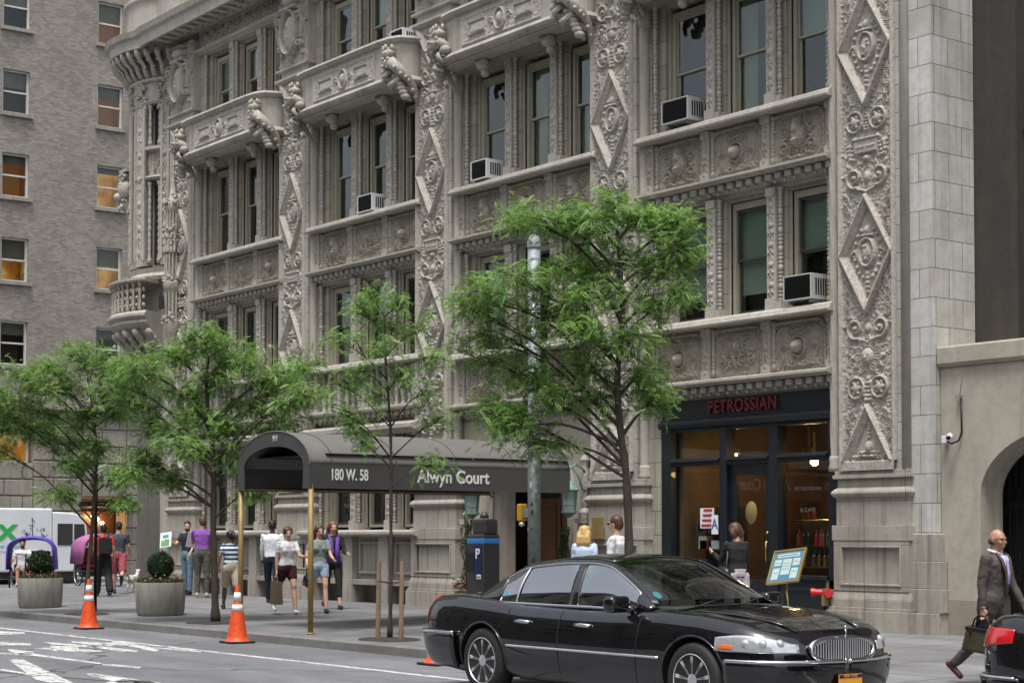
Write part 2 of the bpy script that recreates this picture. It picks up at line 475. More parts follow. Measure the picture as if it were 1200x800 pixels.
# ------------------------------------------------------------------ carved relief as real geometry
class Clay:
    """height field u in [-w/2,w/2], v in [0,h]"""
    def __init__(s, w, h, res):
        s.w, s.h = w, h
        s.nx = int(round(w/res))+1; s.ny = int(round(h/res))+1
        s.u = np.linspace(-w/2, w/2, s.nx); s.vv = np.linspace(0, h, s.ny)
        s.H = np.zeros((s.ny, s.nx)); s.du = s.u[1]-s.u[0]; s.dv = s.vv[1]-s.vv[0]
    def _win(s, x, y, rx, ry):
        i0 = max(0, int((x-rx+s.w/2)/s.du)); i1 = min(s.nx, int((x+rx+s.w/2)/s.du)+2)
        j0 = max(0, int((y-ry)/s.dv)); j1 = min(s.ny, int((y+ry)/s.dv)+2)
        if i0 >= i1 or j0 >= j1: return None
        return i0, i1, j0, j1, s.u[None, i0:i1]-x, s.vv[j0:j1, None]-y
    def dab(s, x, y, r, h, ry=None, base=0):
        ry = ry or r
        q = s._win(x, y, r, ry)
        if q is None: return
        i0, i1, j0, j1, U, V = q
        d = (U/r)**2+(V/ry)**2
        val = np.where(d < 1, base+h*np.sqrt(np.clip(1-d, 0, 1)), -1)
        s.H[j0:j1, i0:i1] = np.maximum(s.H[j0:j1, i0:i1], val)
    def stroke(s, pts, r0, r1, h, mir=True):
        pts = np.array(pts, float)
        seg = np.hypot(*np.diff(pts, axis=0).T); L = np.concatenate([[0], np.cumsum(seg)]); n = max(2, int(L[-1]/(min(r0, r1)*.35+.003)))
        t = np.linspace(0, L[-1], n); xs = np.interp(t, L, pts[:, 0]); ys = np.interp(t, L, pts[:, 1])
        for k in range(n):
            f = k/(n-1); r = r0+(r1-r0)*f
            s.dab(xs[k], ys[k], r, h*(.6+.4*(r/max(r0, r1))))
            if mir: s.dab(-xs[k], ys[k], r, h*(.6+.4*(r/max(r0, r1))))
    def spiral(s, cx, cy, Rr, turns, a0, dr, r, h, mir=True):
        n = 26; pts = []
        for k in range(n):
            f = k/(n-1); a = a0+dr*2*PI*turns*f; q = Rr*(1-.86*f); pts.append((cx+q*math.cos(a), cy+q*math.sin(a)))
        s.stroke(pts, r, r*.6, h, mir)
        s.dab(cx, cy, r*1.5, h*1.2)
        if mir: s.dab(-cx, cy, r*1.5, h*1.2)
        return pts[0]
    def leaf(s, x, y, ang, L, h, mir=True):
        ca, sa = math.cos(ang), math.sin(ang)
        for k in range(6):
            f = k/5; px, py = x+ca*L*f, y+sa*L*f; wv = L*.34*math.sin(PI*min(1, .22+f*.78))
            for sg in (-1, 1):
                q = (px-sa*wv*sg*.7, py+ca*wv*sg*.7)
                s.dab(q[0], q[1], L*.13, h*.8)
                if mir: s.dab(-q[0], q[1], L*.13, h*.8)
            s.dab(px, py, L*.09, h)
            if mir: s.dab(-px, py, L*.09, h)
    def ring(s, cx, cy, rx, ry, t, h, mir=False):
        n = max(16, int(2*PI*max(rx, ry)/(t*.5)))
        for k in range(n):
            a = 2*PI*k/n; x, y = cx+rx*math.cos(a), cy+ry*math.sin(a)
            s.dab(x, y, t, h)
            if mir: s.dab(-x, y, t, h)
    def rect(s, x0, x1, y0, y1, h, ed=.012):
        U = np.minimum(s.u[None, :]-x0, x1-s.u[None, :]); V = np.minimum(s.vv[:, None]-y0, y1-s.vv[:, None])
        d = np.clip(np.minimum(U, V)/ed, 0, 1)
        s.H = np.where(d > 0, np.maximum(s.H, h*d), s.H)
    def frame(s, x0, x1, y0, y1, t, h):
        for a, b, c, d in ((x0, x1, y0, y0+t), (x0, x1, y1-t, y1), (x0, x0+t, y0, y1), (x1-t, x1, y0, y1)): s.rect(a, b, c, d, h)
    def bands(s, D, steps, keep_in=None):
        """D = distance from a line; steps [(dist, height)...] piecewise profile"""
        ds = [q[0] for q in steps]; hs = [q[1] for q in steps]
        val = np.interp(D, ds, hs, left=-1, right=-1)
        mask = (D >= ds[0]) & (D <= ds[-1])
        s.H = np.where(mask, val, s.H)
        return mask
    def diamond(s, cy, hw, hh, half=None):
        """rhombus moulding; half='up' keeps the part above its middle closed by a bar, 'down' the V below"""
        U = np.abs(s.u[None, :]); V = np.abs(s.vv[:, None]-cy)
        nrm = math.hypot(1/hw, 1/hh)
        D = (1-(U/hw+V/hh))/nrm          # inside distance
        if half == 'V': D = np.where(s.vv[:, None] <= cy, D, 9)
        if half == 'A':
            D = np.where(s.vv[:, None] >= cy, np.minimum(D, s.vv[:, None]-cy), -9)
        inner = D > .125
        st = [(0, .0), (.006, .075), (.035, .085), (.05, .06), (.06, .055), (.085, .045), (.092, .03), (.118, .022), (.125, .0)]
        mask = s.bands(D, st)
        return D
    def noise(s, amp, k, seed=1):
        rng = np.random.RandomState(seed)
        for _ in range(k):
            pass
    def buds(s, x0, x1, y0, y1, n, r0, r1, h, rng):
        for _ in range(n):
            x = rng.uniform(x0, x1); y = rng.uniform(y0, y1); r = rng.uniform(r0, r1)
            s.dab(x, y, r, h*rng.uniform(.4, 1)); s.dab(-x, y, r, h*rng.uniform(.4, 1))
    def ground(s, rng, amp=.012):
        """chiselled background: small crumbs everywhere"""
        n = int(s.w*s.h/.0022)
        for _ in range(n):
            x = rng.uniform(0, s.w/2); y = rng.uniform(0, s.h); r = rng.uniform(.012, .03); h = amp*rng.uniform(.3, 1)
            s.dab(x, y, r, h); s.dab(-x, y, r, h)
    def mesh(s, name, mat, k=1.25):
        """in local coords x=u, y = -H (towards -Y), z=v"""
        nx, ny = s.nx, s.ny
        co = np.zeros((ny, nx, 3)); co[..., 0] = s.u[None, :]; co[..., 1] = -s.H*k; co[..., 2] = s.vv[:, None]
        idx = np.arange(nx*ny).reshape(ny, nx)
        q = np.stack([idx[:-1, :-1], idx[:-1, 1:], idx[1:, 1:], idx[1:, :-1]], -1).reshape(-1, 4)
        me = bpy.data.meshes.new(name)
        me.vertices.add(nx*ny); me.vertices.foreach_set('co', co.reshape(-1))
        me.loops.add(q.size); me.loops.foreach_set('vertex_index', q.reshape(-1).astype(np.int32))
        me.polygons.add(len(q)); me.polygons.foreach_set('loop_start', np.arange(0, q.size, 4, dtype=np.int32))
        me.polygons.foreach_set('use_smooth', np.ones(len(q), bool))
        me.update(calc_edges=True); me.validate(); me.materials.append(mat)
        return me

def candelabra(c, y0, y1, rng, half, s=1.0):
    """symmetric grotesque filling between two heights"""
    y = y0
    kinds = ['vase', 'scroll', 'wheel', 'mask', 'scroll', 'plaque', 'wheel']
    k = rng.randint(0, 7)
    while y < y1-.12:
        kd = kinds[k % 7]; k += 1
        hh = min(.46*s, y1-y)
        w = half*.92
        if kd == 'vase':
            c.dab(0, y+hh*.35, w*.24, .055, hh*.22); c.rect(-w*.3, w*.3, y+hh*.52, y+hh*.6, .05); c.rect(-w*.2, w*.2, y+hh*.08, y+hh*.14, .04)
            c.stroke([(0, y), (0, y+hh)], .02, .02, .035, False)
            for q in (.3, .42): c.rect(-w*.26, w*.26, y+hh*q, y+hh*q+.012, .065)
            c.spiral(w*.66, y+hh*.62, w*.27, 1.3, PI*.9, -1, .022, .045); c.leaf(w*.35, y+hh*.1, .7, w*.55, .04)
        elif kd == 'scroll':
            p = c.spiral(w*.55, y+hh*.52, w*.38, 1.5, -PI*.6, 1, .028, .055)
            c.stroke([(0, y), (w*.2, y+hh*.08), (w*.42, y+hh*.12), p], .02, .026, .045)
            for a in (.3, 1.1, 2.0): c.leaf(w*.55+w*.3*math.cos(a), y+hh*.52+w*.3*math.sin(a), a-.3, w*.26, .038)
            c.dab(0, y+hh*.5, w*.13, .05, hh*.2)
        elif kd == 'wheel':
            c.ring(w*.52, y+hh*.5, w*.34, w*.36, .022, .05, True)
            c.dab(w*.52, y+hh*.5, w*.2, .06); c.dab(-w*.52, y+hh*.5, w*.2, .06)
            for a in range(6):
                q = a*PI/3; c.dab(w*.52+w*.2*math.cos(q), y+hh*.5+w*.2*math.sin(q), .028, .055); c.dab(-w*.52-w*.2*math.cos(q), y+hh*.5+w*.2*math.sin(q), .028, .055)
            c.leaf(0, y+hh*.1, PI/2, hh*.7, .045)
        elif kd == 'mask':
            c.dab(0, y+hh*.52, w*.28, .075, hh*.3); c.dab(w*.1, y+hh*.58, .022, .085); c.dab(-w*.1, y+hh*.58, .022, .085)
            c.dab(0, y+hh*.48, .024, .1, .045); c.stroke([(0, y+hh*.36), (w*.1, y+hh*.37)], .012, .01, .085)
            for a in (0, .5, 1.0, 1.5, -.5, -1): c.leaf(w*.26*math.cos(a), y+hh*.52+hh*.26*math.sin(a), a, w*.45, .045)
        else:
            c.rect(-w*.55, w*.55, y+hh*.28, y+hh*.74, .045); c.rect(-w*.63, w*.63, y+hh*.72, y+hh*.82, .062)
            c.rect(-w*.42, w*.42, y+hh*.36, y+hh*.64, .03)
            for q in range(4): c.dab(w*(.07+.1*q), y+hh*.5, .022, .065); c.dab(-w*(.07+.1*q), y+hh*.5, .022, .065)
            c.leaf(w*.66, y+hh*.15, PI/2+.2, hh*.7, .04)
            c.dab(0, y+hh*.12, w*.17, .05, hh*.12)
        y += hh
    c.stroke([(half*.95, y0), (half*.95, y1)], .012, .012, .02)

def pier_clay(w, h, y_mid, seed, res):
    """pilaster face: base A, two diamonds and a V at the top"""
    rng = np.random.RandomState(seed)
    c = Clay(w, h, res)
    half = w/2-.065
    c.ground(rng, .014)
    segs = [(1.02, 2.36), (4.22, 5.48), (7.36, 8.56)]
    for a, b in segs: candelabra(c, a, b, rng, half)
    for yy in (.5, 2.6, 3.8, 5.8, 6.9, 8.9):       # fillets beside the diamonds
        for q in range(5):
            c.leaf(half*.80, yy-.28+q*.14, PI/2+rng.uniform(-.5, .5), .17, .04)
    c.buds(.02, half, 0, h, int(h*42), .012, .024, .034, rng)
    # edge mouldings
    U = w/2-np.abs(c.u[None, :])+0*c.vv[:, None]
    c.bands(U, [(0, .0), (.004, .075), (.03, .075), (.036, .05), (.052, .05), (.06, .0)])
    hw = w/2-.01
    inside = []
    for cy, kind in ((.09, 'A'), (3.28, None), (6.42, None), (9.43, 'V')):
        hh = .92 if kind != 'V' else .84
        D = None
        U = np.abs(c.u[None, :]); V = np.abs(c.vv[:, None]-cy); nrm = math.hypot(1/hw, 1/hh)
        D = (1-(U/hw+V/hh))/nrm
        if kind == 'A': D = np.where(c.vv[:, None] >= cy, D, -9)
        if kind == 'V': D = np.where(c.vv[:, None] <= cy, D, -9)
        c.H = np.where(D > .09, 0, c.H)
        if kind is None:
            c.ring(0, cy+.02, .15, .21, .03, .06); c.dab(0, cy+.02, .12, .05, .18)
            for q in range(9): c.dab(rng.uniform(-.07, .07), cy+rng.uniform(-.1, .12), .025, .07)
            c.rect(-.12, .12, cy+.25, cy+.30, .06); c.dab(0, cy+.36, .05, .06, .08)
            for sg in (-1, 1):
                for q in range(8):
                    a = -1.2+q*.32; c.dab(sg*.25*math.cos(a), cy+.02+.36*math.sin(a)*1.1, .035, .04)
            for q in range(5): c.dab(0, cy-.3-q*.07, .05-.006*q, .045)
            c.spiral(.26, cy-.02, .07, 1.2, 0, 1, .016, .035)
        elif kind == 'A':
            c.dab(0, .35, .07, .06, .1); c.rect(-.11, .11, .2, .23, .06)
            for q in range(4): c.spiral(.07+.075*q, .23-.01*q, .06, 1.1, q, 1, .014, .04)
            for q in range(3): c.dab(0, .5+q*.06, .03, .04)
        else:
            for q in range(6): c.dab(0, cy-.12-q*.1, .1-.012*q, .09)
            c.leaf(.0, cy-.1, 0, .28, .05)
        st = [(0, .03), (.004, .085), (.034, .092), (.046, .066), (.07, .055), (.078, .04), (.105, .03), (.112, .004)]
        m = (D >= 0) & (D <= .112)
        val = np.interp(D, [q[0] for q in st], [q[1] for q in st]); c.H = np.where(m, val, c.H)
        if kind == 'A':
            m = (c.vv[:, None] < cy+.05) & (c.vv[:, None] >= 0) & (U <= 9); c.H = np.where(m, .07, c.H)
    return c

def spandrel_clay(w, h, kind, seed, res=.012):
    rng = np.random.RandomState(seed); c = Clay(w, h, res)
    # arched double frame
    def fr(ins, t, hgt):
        x = w/2-ins; r = .16
        pts = [(x, .03), (x, h-ins-r)] + [(x-r+r*math.cos(a), h-ins-r+r*math.sin(a)) for a in np.linspace(0, PI/2, 7)] + [(0, h-ins)]
        c.stroke(pts, t, t, hgt)
    c.ground(rng, .009)
    fr(.045, .02, .038); fr(.13, .014, .03)
    for q in range(6): c.leaf(.04+q*.075, h-.088, 0 if q % 2 else 3.1, .055, .03)
    for q in range(5): c.leaf(w/2-.085, .1+q*.11, PI/2, .08, .025)
    cy = h*.46; iw = w/2-.18
    if kind == 'ball':
        c.frame(-iw*.72, iw*.72, .09, h-.22, .012, .018)
        c.ring(0, cy, .155, .155, .02, .05); c.ring(0, cy, .195, .19, .012, .03); c.dab(0, cy, .115, .12)
        c.spiral(.12, cy+.25, .06, 1.2, PI, -1, .016, .04); c.spiral(.14, cy-.25, .06, 1.2, PI, 1, .016, .04)
        c.stroke([(0, cy-.28), (.12, cy-.32), (.25, cy-.27), (.33, cy-.3)], .028, .012, .04)
        c.stroke([(0, cy+.27), (.15, cy+.24), (.28, cy+.29)], .02, .01, .03)
        for a in (0, .9, -.9): c.leaf(.26*math.cos(a), cy+.26*math.sin(a), a, .14, .035)
        c.stroke([(iw*.95, .08), (iw*.8, .2), (iw*.98, .35), (iw*.85, .5)], .018, .018, .03)
    elif kind == 'mask':
        c.dab(0, cy+.02, .14, .07, .2); c.dab(0, cy-.06, .1, .1, .07); c.stroke([(0, cy-.07), (.09, cy-.05)], .014, .01, .12)
        for q in range(4): c.dab(0, cy+.12+q*.05, .09-.02*q, .1)
        for a in np.linspace(-1.3, 1.5, 8): c.leaf(.17*math.cos(a), cy+.2*math.sin(a), a, .13, .045)
        for x, y, rr, dd in ((.3, cy+.2, .1, 1), (.3, cy-.16, .11, -1)): c.spiral(x, y, rr, 1.4, PI, dd, .02, .042)
        c.stroke([(0, .09), (.1, .06), (.22, .12), (.34, .09)], .03, .015, .045)
        c.buds(.18, iw, .08, h-.2, 22, .012, .03, .035, rng)
    else:
        for x, y, rr in ((.13, cy-.14, .1), (.34, cy-.12, .085), (.22, cy+.13, .1)): c.spiral(x, y, rr, 1.5, PI*.5, 1, .02, .045)
        c.dab(0, cy+.12, .08, .07, .11); c.leaf(0, cy-.05, PI/2, .22, .05)
        for a in (.2, .9, 1.8): c.leaf(.2, cy, a, .2, .04)
        c.stroke([(iw*.5, cy+.25), (0, cy-.25)], .015, .015, .05)
        c.buds(.05, iw, .08, h-.2, 30, .012, .028, .035, rng)
    return c

def strip_clay(w, h, seed, res=.011):
    rng = np.random.RandomState(seed); c = Clay(w, h, res)
    c.stroke([(w/2-.012, 0), (w/2-.012, h)], .012, .012, .014)
    y = .05; k = 0
    while y < h-.05:
        r = min(.05, w*.3)
        if k % 3 == 0: c.dab(0, y+r, r, .03, r*1.1)
        elif k % 3 == 1: c.leaf(0, y, PI/2, r*2.2, .028)
        else: c.dab(w*.2, y+r*.6, r*.55, .026); c.dab(-w*.2, y+r*.6, r*.55, .026); c.dab(0, y+r*1.4, r*.5, .024)
        y += r*2.1; k += 1
    return c

def cartouche_clay(w, h, seed, res=.014, K=1.0):
    rng = np.random.RandomState(seed); c = Clay(w, h, res)
    c.ground(rng, .02)
    c.dab(0, h*.42, w*.23, .16*K, h*.25); c.ring(0, h*.42, w*.27, h*.29, .035, .17*K)
    c.rect(-w*.3, w*.3, h*.72, h*.77, .15*K); c.dab(0, h*.84, w*.25, .2*K, h*.09)
    for q in range(5): c.dab((q-2)*w*.11, h*.93, .035, .2*K)
    c.spiral(w*.37, h*.62, w*.11, 1.5, PI*.5, -1, .035, .17*K); c.spiral(w*.35, h*.25, w*.1, 1.5, PI*.5, 1, .03, .14*K)
    c.stroke([(w*.46, h*.58), (w*.44, h*.4), (w*.4, h*.3)], .04, .025, .14*K)
    for q in range(6): c.dab(0, h*.42+(.5-rng.rand())*h*.3, .04, .19*K)
    for q in range(5): c.leaf(w*.4, h*(.1+.17*q), PI/2+rng.uniform(-.8, .8), .16, .09*K)
    for q in range(5): c.dab(0, h*.12-q*.03, .05-.006*q, .12*K)
    return c
def frieze_clay(w, h, seed, res=.018):
    rng = np.random.RandomState(seed); c = Clay(w, h, res); c.ground(rng, .012)
    n = int(w/2/.42)
    for q in range(n+1):
        x = .21+q*.42; c.spiral(x, h*.5, .15, 1.5, PI*(q % 2), 1 if q % 2 else -1, .03, .06)
        c.leaf(x+.2, h*.25, PI/2, h*.5, .05)
    return c
# ------------------------------------------------------------------ the ornate building
FY = 20.3
BLD = tag(empty('apartment_building', (-30, FY, 0)), 'ornate pale terracotta apartment building with carved diamond piers, filling the middle of the street', 'building')
ZONES = [-39.6, -33.97, -28.37, -22.74]       # left end of the windows in each bay
ZW = 4.2
PILS = [-41.05, -35.42, -29.81, -24.19]        # pilaster bodies, 1.22 wide
PW = 1.22
def bp(mb, name, mat, **k): return mb.build(name, M[mat], BLD, **k)
def put(me, name, x, y, z, parent=BLD):
    o = bpy.data.objects.new(name, me); COL.objects.link(o); o.parent = parent
    o.location = Vector((x, y, z))-wloc(parent); return o

# core walls (solid behind the carved front)
w = MB()
w.box(-43.6, -16.52, 21.25, 34, 4.6, 20)
w.box(-43.6, -28.9, 21.25, 34, .05, 4.6)
w.box(-24.3, -22.95, 20.75, 34, .05, 4.6); w.box(-18.3, -16.52, 21.29, 34, .05, 4.6)
w.box(-28.9, -24.3, 22.6, 34, .05, 4.6); w.box(-22.95, -18.3, 25.2, 34, .05, 4.6)
bp(w, 'wall', 'terracotta_dark')
# far side of the block around the entrance lobby and the shop
bp(MB().box(-28.9, -24.3, 20.9, 22.6, 3.65, 4.6), 'lobby_ceiling', 'room_brown')

# ---- pilasters
pc = pier_clay(1.08, 9.47, 0, 5, .0125)
me_pier = pc.mesh('carved_panel', M['terracotta_relief'])
me_cart = cartouche_clay(1.22, 1.75, 3).mesh('cartouche', M['terracotta_relief'])
def fluted(r, z0, z1, n=5, tw=0.0, dz=.06, name='colonette', depth=.12, seg=30):
    vs = []; fs = []; m = int((z1-z0)/dz)+1
    for i in range(m):
        z = z0+(z1-z0)*i/(m-1)
        for k in range(seg):
            a = 2*PI*k/seg; q = r*(1-depth*(.5+.5*math.cos(n*a+tw*z)))
            vs.append((q*math.cos(a), q*math.sin(a), z))
    for i in range(m-1):
        for k in range(seg): fs.append((i*seg+k, i*seg+(k+1) % seg, (i+1)*seg+(k+1) % seg, (i+1)*seg+k))
    mb = MB(); mb.v = vs; mb.f = fs; mb.lathe([(r*1.25, z0), (r*1.25, z0+.07), (r*1.05, z0+.12), (r*1.15, z0+.2), (r, z0+.24)], n=16)
    mb.lathe([(r, z1-.3), (r*1.3, z1-.2), (r*1.1, z1-.1), (r*1.5, z1)], n=16)
    return mb.mesh(name, M['rope_stone'], smooth=True)
me_flute = fluted(.095, 2.66, 10.9, 12, 0, .4, depth=.10, seg=36)
me_rope = fluted(.09, 2.66, 10.9, 6, 9.0, .05, name='rope_colonette', depth=.2, seg=24)

def pedestal(x0, x1, name='pedestal', z0=.05, z1=2.66, yb=21.0, right_ext=True):
    """moulded foot of a pilaster with a framed panel"""
    mb = MB()
    path = [(x0, yb), (x0, FY), (x1, FY), (x1, yb)]
    def ring(a, b, d, bulge=None):
        pr = [(-.3, a), (d, a), (d, b), (-.3, b)]
        if bulge: pr = [(-.3, a)]+[(d*.35+bulge*math.sin(PI*t/6), a+(b-a)*t/6) for t in range(7)]+[(-.3, b)]
        mb.sweep(path, pr)
    ring(2.60, z1, .05); ring(2.54, 2.60, .075); ring(2.41, 2.54, .02); ring(2.23, 2.41, .06, .075)
    ring(1.83, 2.23, .035); ring(1.60, 1.83, .085); ring(.60, .72, .10); ring(.55, .60, .125); ring(z0, .55, .15)
    mb.sweep(path, [(-.3, .72), (.095, .72), (.06, .84), (-.3, .84)])
    xa, xb = x0-.06, x1+.06
    mb.box(xa, xb, FY-.02, yb, .84, 1.60)             # recessed field
    f0, f1 = FY-.075, FY-.02
    for a, b, c, d in ((xa, xb, 1.53, 1.60), (xa, xb, .84, .92)): mb.box(a, b, f0, f1-.001, c, d)
    for a, b in ((xa, xa+.14), (xb-.14, xb)): mb.box(a, b, f0, f1-.001, .921, 1.529)
    p = (xa+.14, xb-.14, .92, 1.53)
    for a, b, c, d in ((p[0], p[1], p[2], p[2]+.035), (p[0], p[1], p[3]-.035, p[3])): mb.box(a, b, FY-.095, FY-.0205, c+.001, d-.001)
    for a, b in ((p[0], p[0]+.035), (p[1]-.035, p[1])): mb.box(a+.001, b, FY-.095, FY-.0205, p[2]+.036, p[3]-.036)
    return mb
def pilaster(x, first):
    root = put(None, 'pilaster', x, FY, 0)
    def pr(mb, name, mat, **k): return mb.build(name, M[mat], root, **k)
    b = MB(); b.box(x, x+PW, FY+.004, 21.3, 2.66, 12.13)
    pr(b, 'shaft', 'terracotta_joints')
    put(me_pier, 'carved_panel', x+PW/2, FY, 2.66, root)
    pr(pedestal(x-.02, x+PW+.2), 'pedestal', 'base_stone', bevel=.008)
    path = [(x, 21), (x, FY), (x+PW, FY), (x+PW, 21)]
    c = MB().sweep(path, [(-.3, 12.13), (.03, 12.13), (.12, 12.19), (.12, 12.24), (-.3, 12.26)])
    c.sweep(path, [(-.3, 12.26), (.0, 12.26), (.0, 12.40), (.09, 12.43), (.09, 12.48), (-.3, 12.5)])
    c.sweep(path, [(-.3, 12.5), (.03, 12.5), (.03, 14.2), (-.3, 14.2)])
    pr(c, 'capital', 'terracotta')
    put(me_cart, 'cartouche', x+PW/2, FY-.03, 12.5, root)
    put(me_flute, 'colonette', x+PW+.11, FY+.11, 0, root)
    put(me_rope, 'colonette', x-.10, FY+.16, 0, root)
    return root
for k, x in enumerate(PILS):
    pilaster(x, k == 0)

# ---- the big pier at the right end with its ashlar return
root = put(None, 'corner_pier', -17, FY, 0)
def pr(mb, name, mat, **k): return mb.build(name, M[mat], root, **k)
pr(MB().box(-18.28, -17.02, FY+.004, 21.3, 2.66, 20), 'shaft', 'terracotta_joints')
put(me_pier, 'carved_panel', -17.67, FY, 2.66, root)
o = put(me_pier, 'carved_panel', -17.67, FY, 12.1, root)
pr(pedestal(-18.28, -16.93), 'pedestal', 'base_stone', bevel=.008)
put(me_rope, 'rope_colonette', -18.40, FY+.06, 0, root)
rm = MB().tube([(-16.97, FY+.02, 2.66), (-16.97, FY+.02, 20)], .075, 14)
pr(rm, 'corner_roll', 'terracotta', smooth=True)
pr(MB().box(-16.96, -16.48, FY+.035, 21.3, 1.7, 20), 'ashlar_return', 'terracotta_blocks')
q = MB(); q.poly([(-16.96, 21.3), (-16.96, FY-.06), (-16.36, FY-.06), (-16.28, 21.3)], 'z', .05, .55)
for zz, e in ((.55, .16), (.9, .12), (1.3, .07)):
    q.box(-16.96, -16.48+e, FY+.0-e*.2, 21.3, zz+.002, {.55: .9, .9: 1.3, 1.3: 1.70}[zz])
pr(q, 'plinth', 'base_stone', bevel=.01)

# ---- bays
def prof_box(a, b, c, d): return [(a, c), (b, c), (b, d), (a, d)]
SIL = [(21.2, 0), (20.16, 0), (20.15, .035), (20.2, .05), (20.22, .11), (20.3, .15), (21.2, .15)]
me_ball = spandrel_clay(1.22, .84, 'ball', 1).mesh('carved_panel', M['spandrel_relief'], 1.6)
me_mask = spandrel_clay(1.22, .84, 'mask', 2).mesh('carved_panel', M['spandrel_relief'], 1.6)
me_scro = spandrel_clay(1.22, .84, 'scroll', 4).mesh('carved_panel', M['spandrel_relief'], 1.6)
me_dado = strip_clay(.17, .84, 3).mesh('carved_strip', M['spandrel_relief'])
me_strip = strip_clay(.18, 1.95, 8).mesh('carved_strip', M['terracotta_relief'])
def beads(h, r=.042):
    pr = [(r*1.15, 0), (r*1.15, .1), (r*.7, .12)]; z = .14; k = 0
    while z < h-.12:
        if k % 4 == 3: pr += [(r*.95, z), (r*.95, z+.09), (r*.6, z+.1)]; z += .11
        else: pr += [(r*.55, z), (r*1.05, z+.02), (r*1.05, z+.035), (r*.55, z+.055)]; z += .062
        k += 1
    pr += [(r*.7, h-.1), (r*1.3, h-.03), (r*1.3, h)]
    return MB().lathe(pr, n=10).mesh('bead_colonette', M['terracotta'], smooth=True)
me_bead = beads(1.95)
me_dbead = beads(.80, .036)

def spandrel(x0, zl, kinds, baluster=False, deep=False):
    """zl = underside of the dentils; panel, ledges and sill above"""
    root = put(None, 'spandrel', x0, FY, zl)
    def pr(mb, name, mat, **k): return mb.build(name, M[mat], root, **k)
    a, b = x0-.2, x0+ZW+.2
    z = zl
    m = MB(); m.prof([(21.2, z), (20.5, z), (20.5, z+.06), (20.38, z+.1), (20.38, z+.21), (21.2, z+.21)], a, b)
    m.prof([(21.2, z+.211), (20.24, z+.211), (20.15, z+.25), (20.15, z+.29), (20.27, z+.32), (21.2, z+.32)], a+.05, b-.05)
    m.box(a, b, 20.47, 21.2, z+.321, z+1.225)
    pr(m, 'ledge', 'terracotta')
    d = MB(); n = 21
    for k in range(n):
        cx = a+.12+(b-a-.24)*k/(n-1)
        d.box(cx-.062, cx+.062, 20.29, 20.385, z+.10, z+.195)
        d.ball((cx+.1, 20.37, z+.07), (.03, .04, .035), 6)
    pr(d, 'dentil_course', 'terracotta', bevel=.006)
    s = MB(); s.prof([(p[0]-(.0 if not deep else .06), p[1]+z+1.19) for p in SIL], a+.03, b-.03)
    pr(s, 'sill', 'terracotta', bevel=.004)
    if baluster:
        bl = MB(); nb = 17
        for k in range(nb):
            cx = x0+.15+(ZW-.3)*k/(nb-1)
            if k % 4 == 0: bl.box(cx-.07, cx+.07, 20.30, 20.47, z+.33, z+1.18)
            else: bl.lathe([(.055, z+.33), (.055, z+.37), (.03, z+.42), (.062, z+.58), (.03, z+.78), (.045, z+.9), (.03, z+.95), (.055, z+1.12), (.055, z+1.18)], (cx, 20.38, 0), 10)
        pr(bl, 'balustrade', 'terracotta', auto=R(40))
        pr(MB().prof([(20.47, z-.28), (20.2, z-.28), (20.0, z-.2), (20.0, z-.12), (20.3, z-.03), (20.47, z-.03)], a, b), 'cornice', 'terracotta')
        return root
    zp = z+.335
    for k, kd in enumerate(kinds):
        put({'b': me_ball, 'm': me_mask, 's': me_scro}[kd], 'carved_panel', x0+.70+.04+k*1.38, 20.468, zp, root)
    for k in range(4):
        cx = x0+.0+k*1.4+.03
        t = MB(); t.box(cx-.1, cx+.1, 20.36, 20.468, zp, zp+.12); t.box(cx-.1, cx+.1, 20.36, 20.468, zp+.72, zp+.845); t.box(cx-.085, cx+.085, 20.385, 20.468, zp+.12, zp+.72)
        pr(t, 'dado_pier', 'terracotta', bevel=.005)
        put(me_dado, 'carved_strip', cx, 20.384, zp, root).scale = (.9, 1, 1)
        if k < 3: put(me_dbead, 'bead_colonette', cx+.14, 20.44, zp+.02, root)
    return root

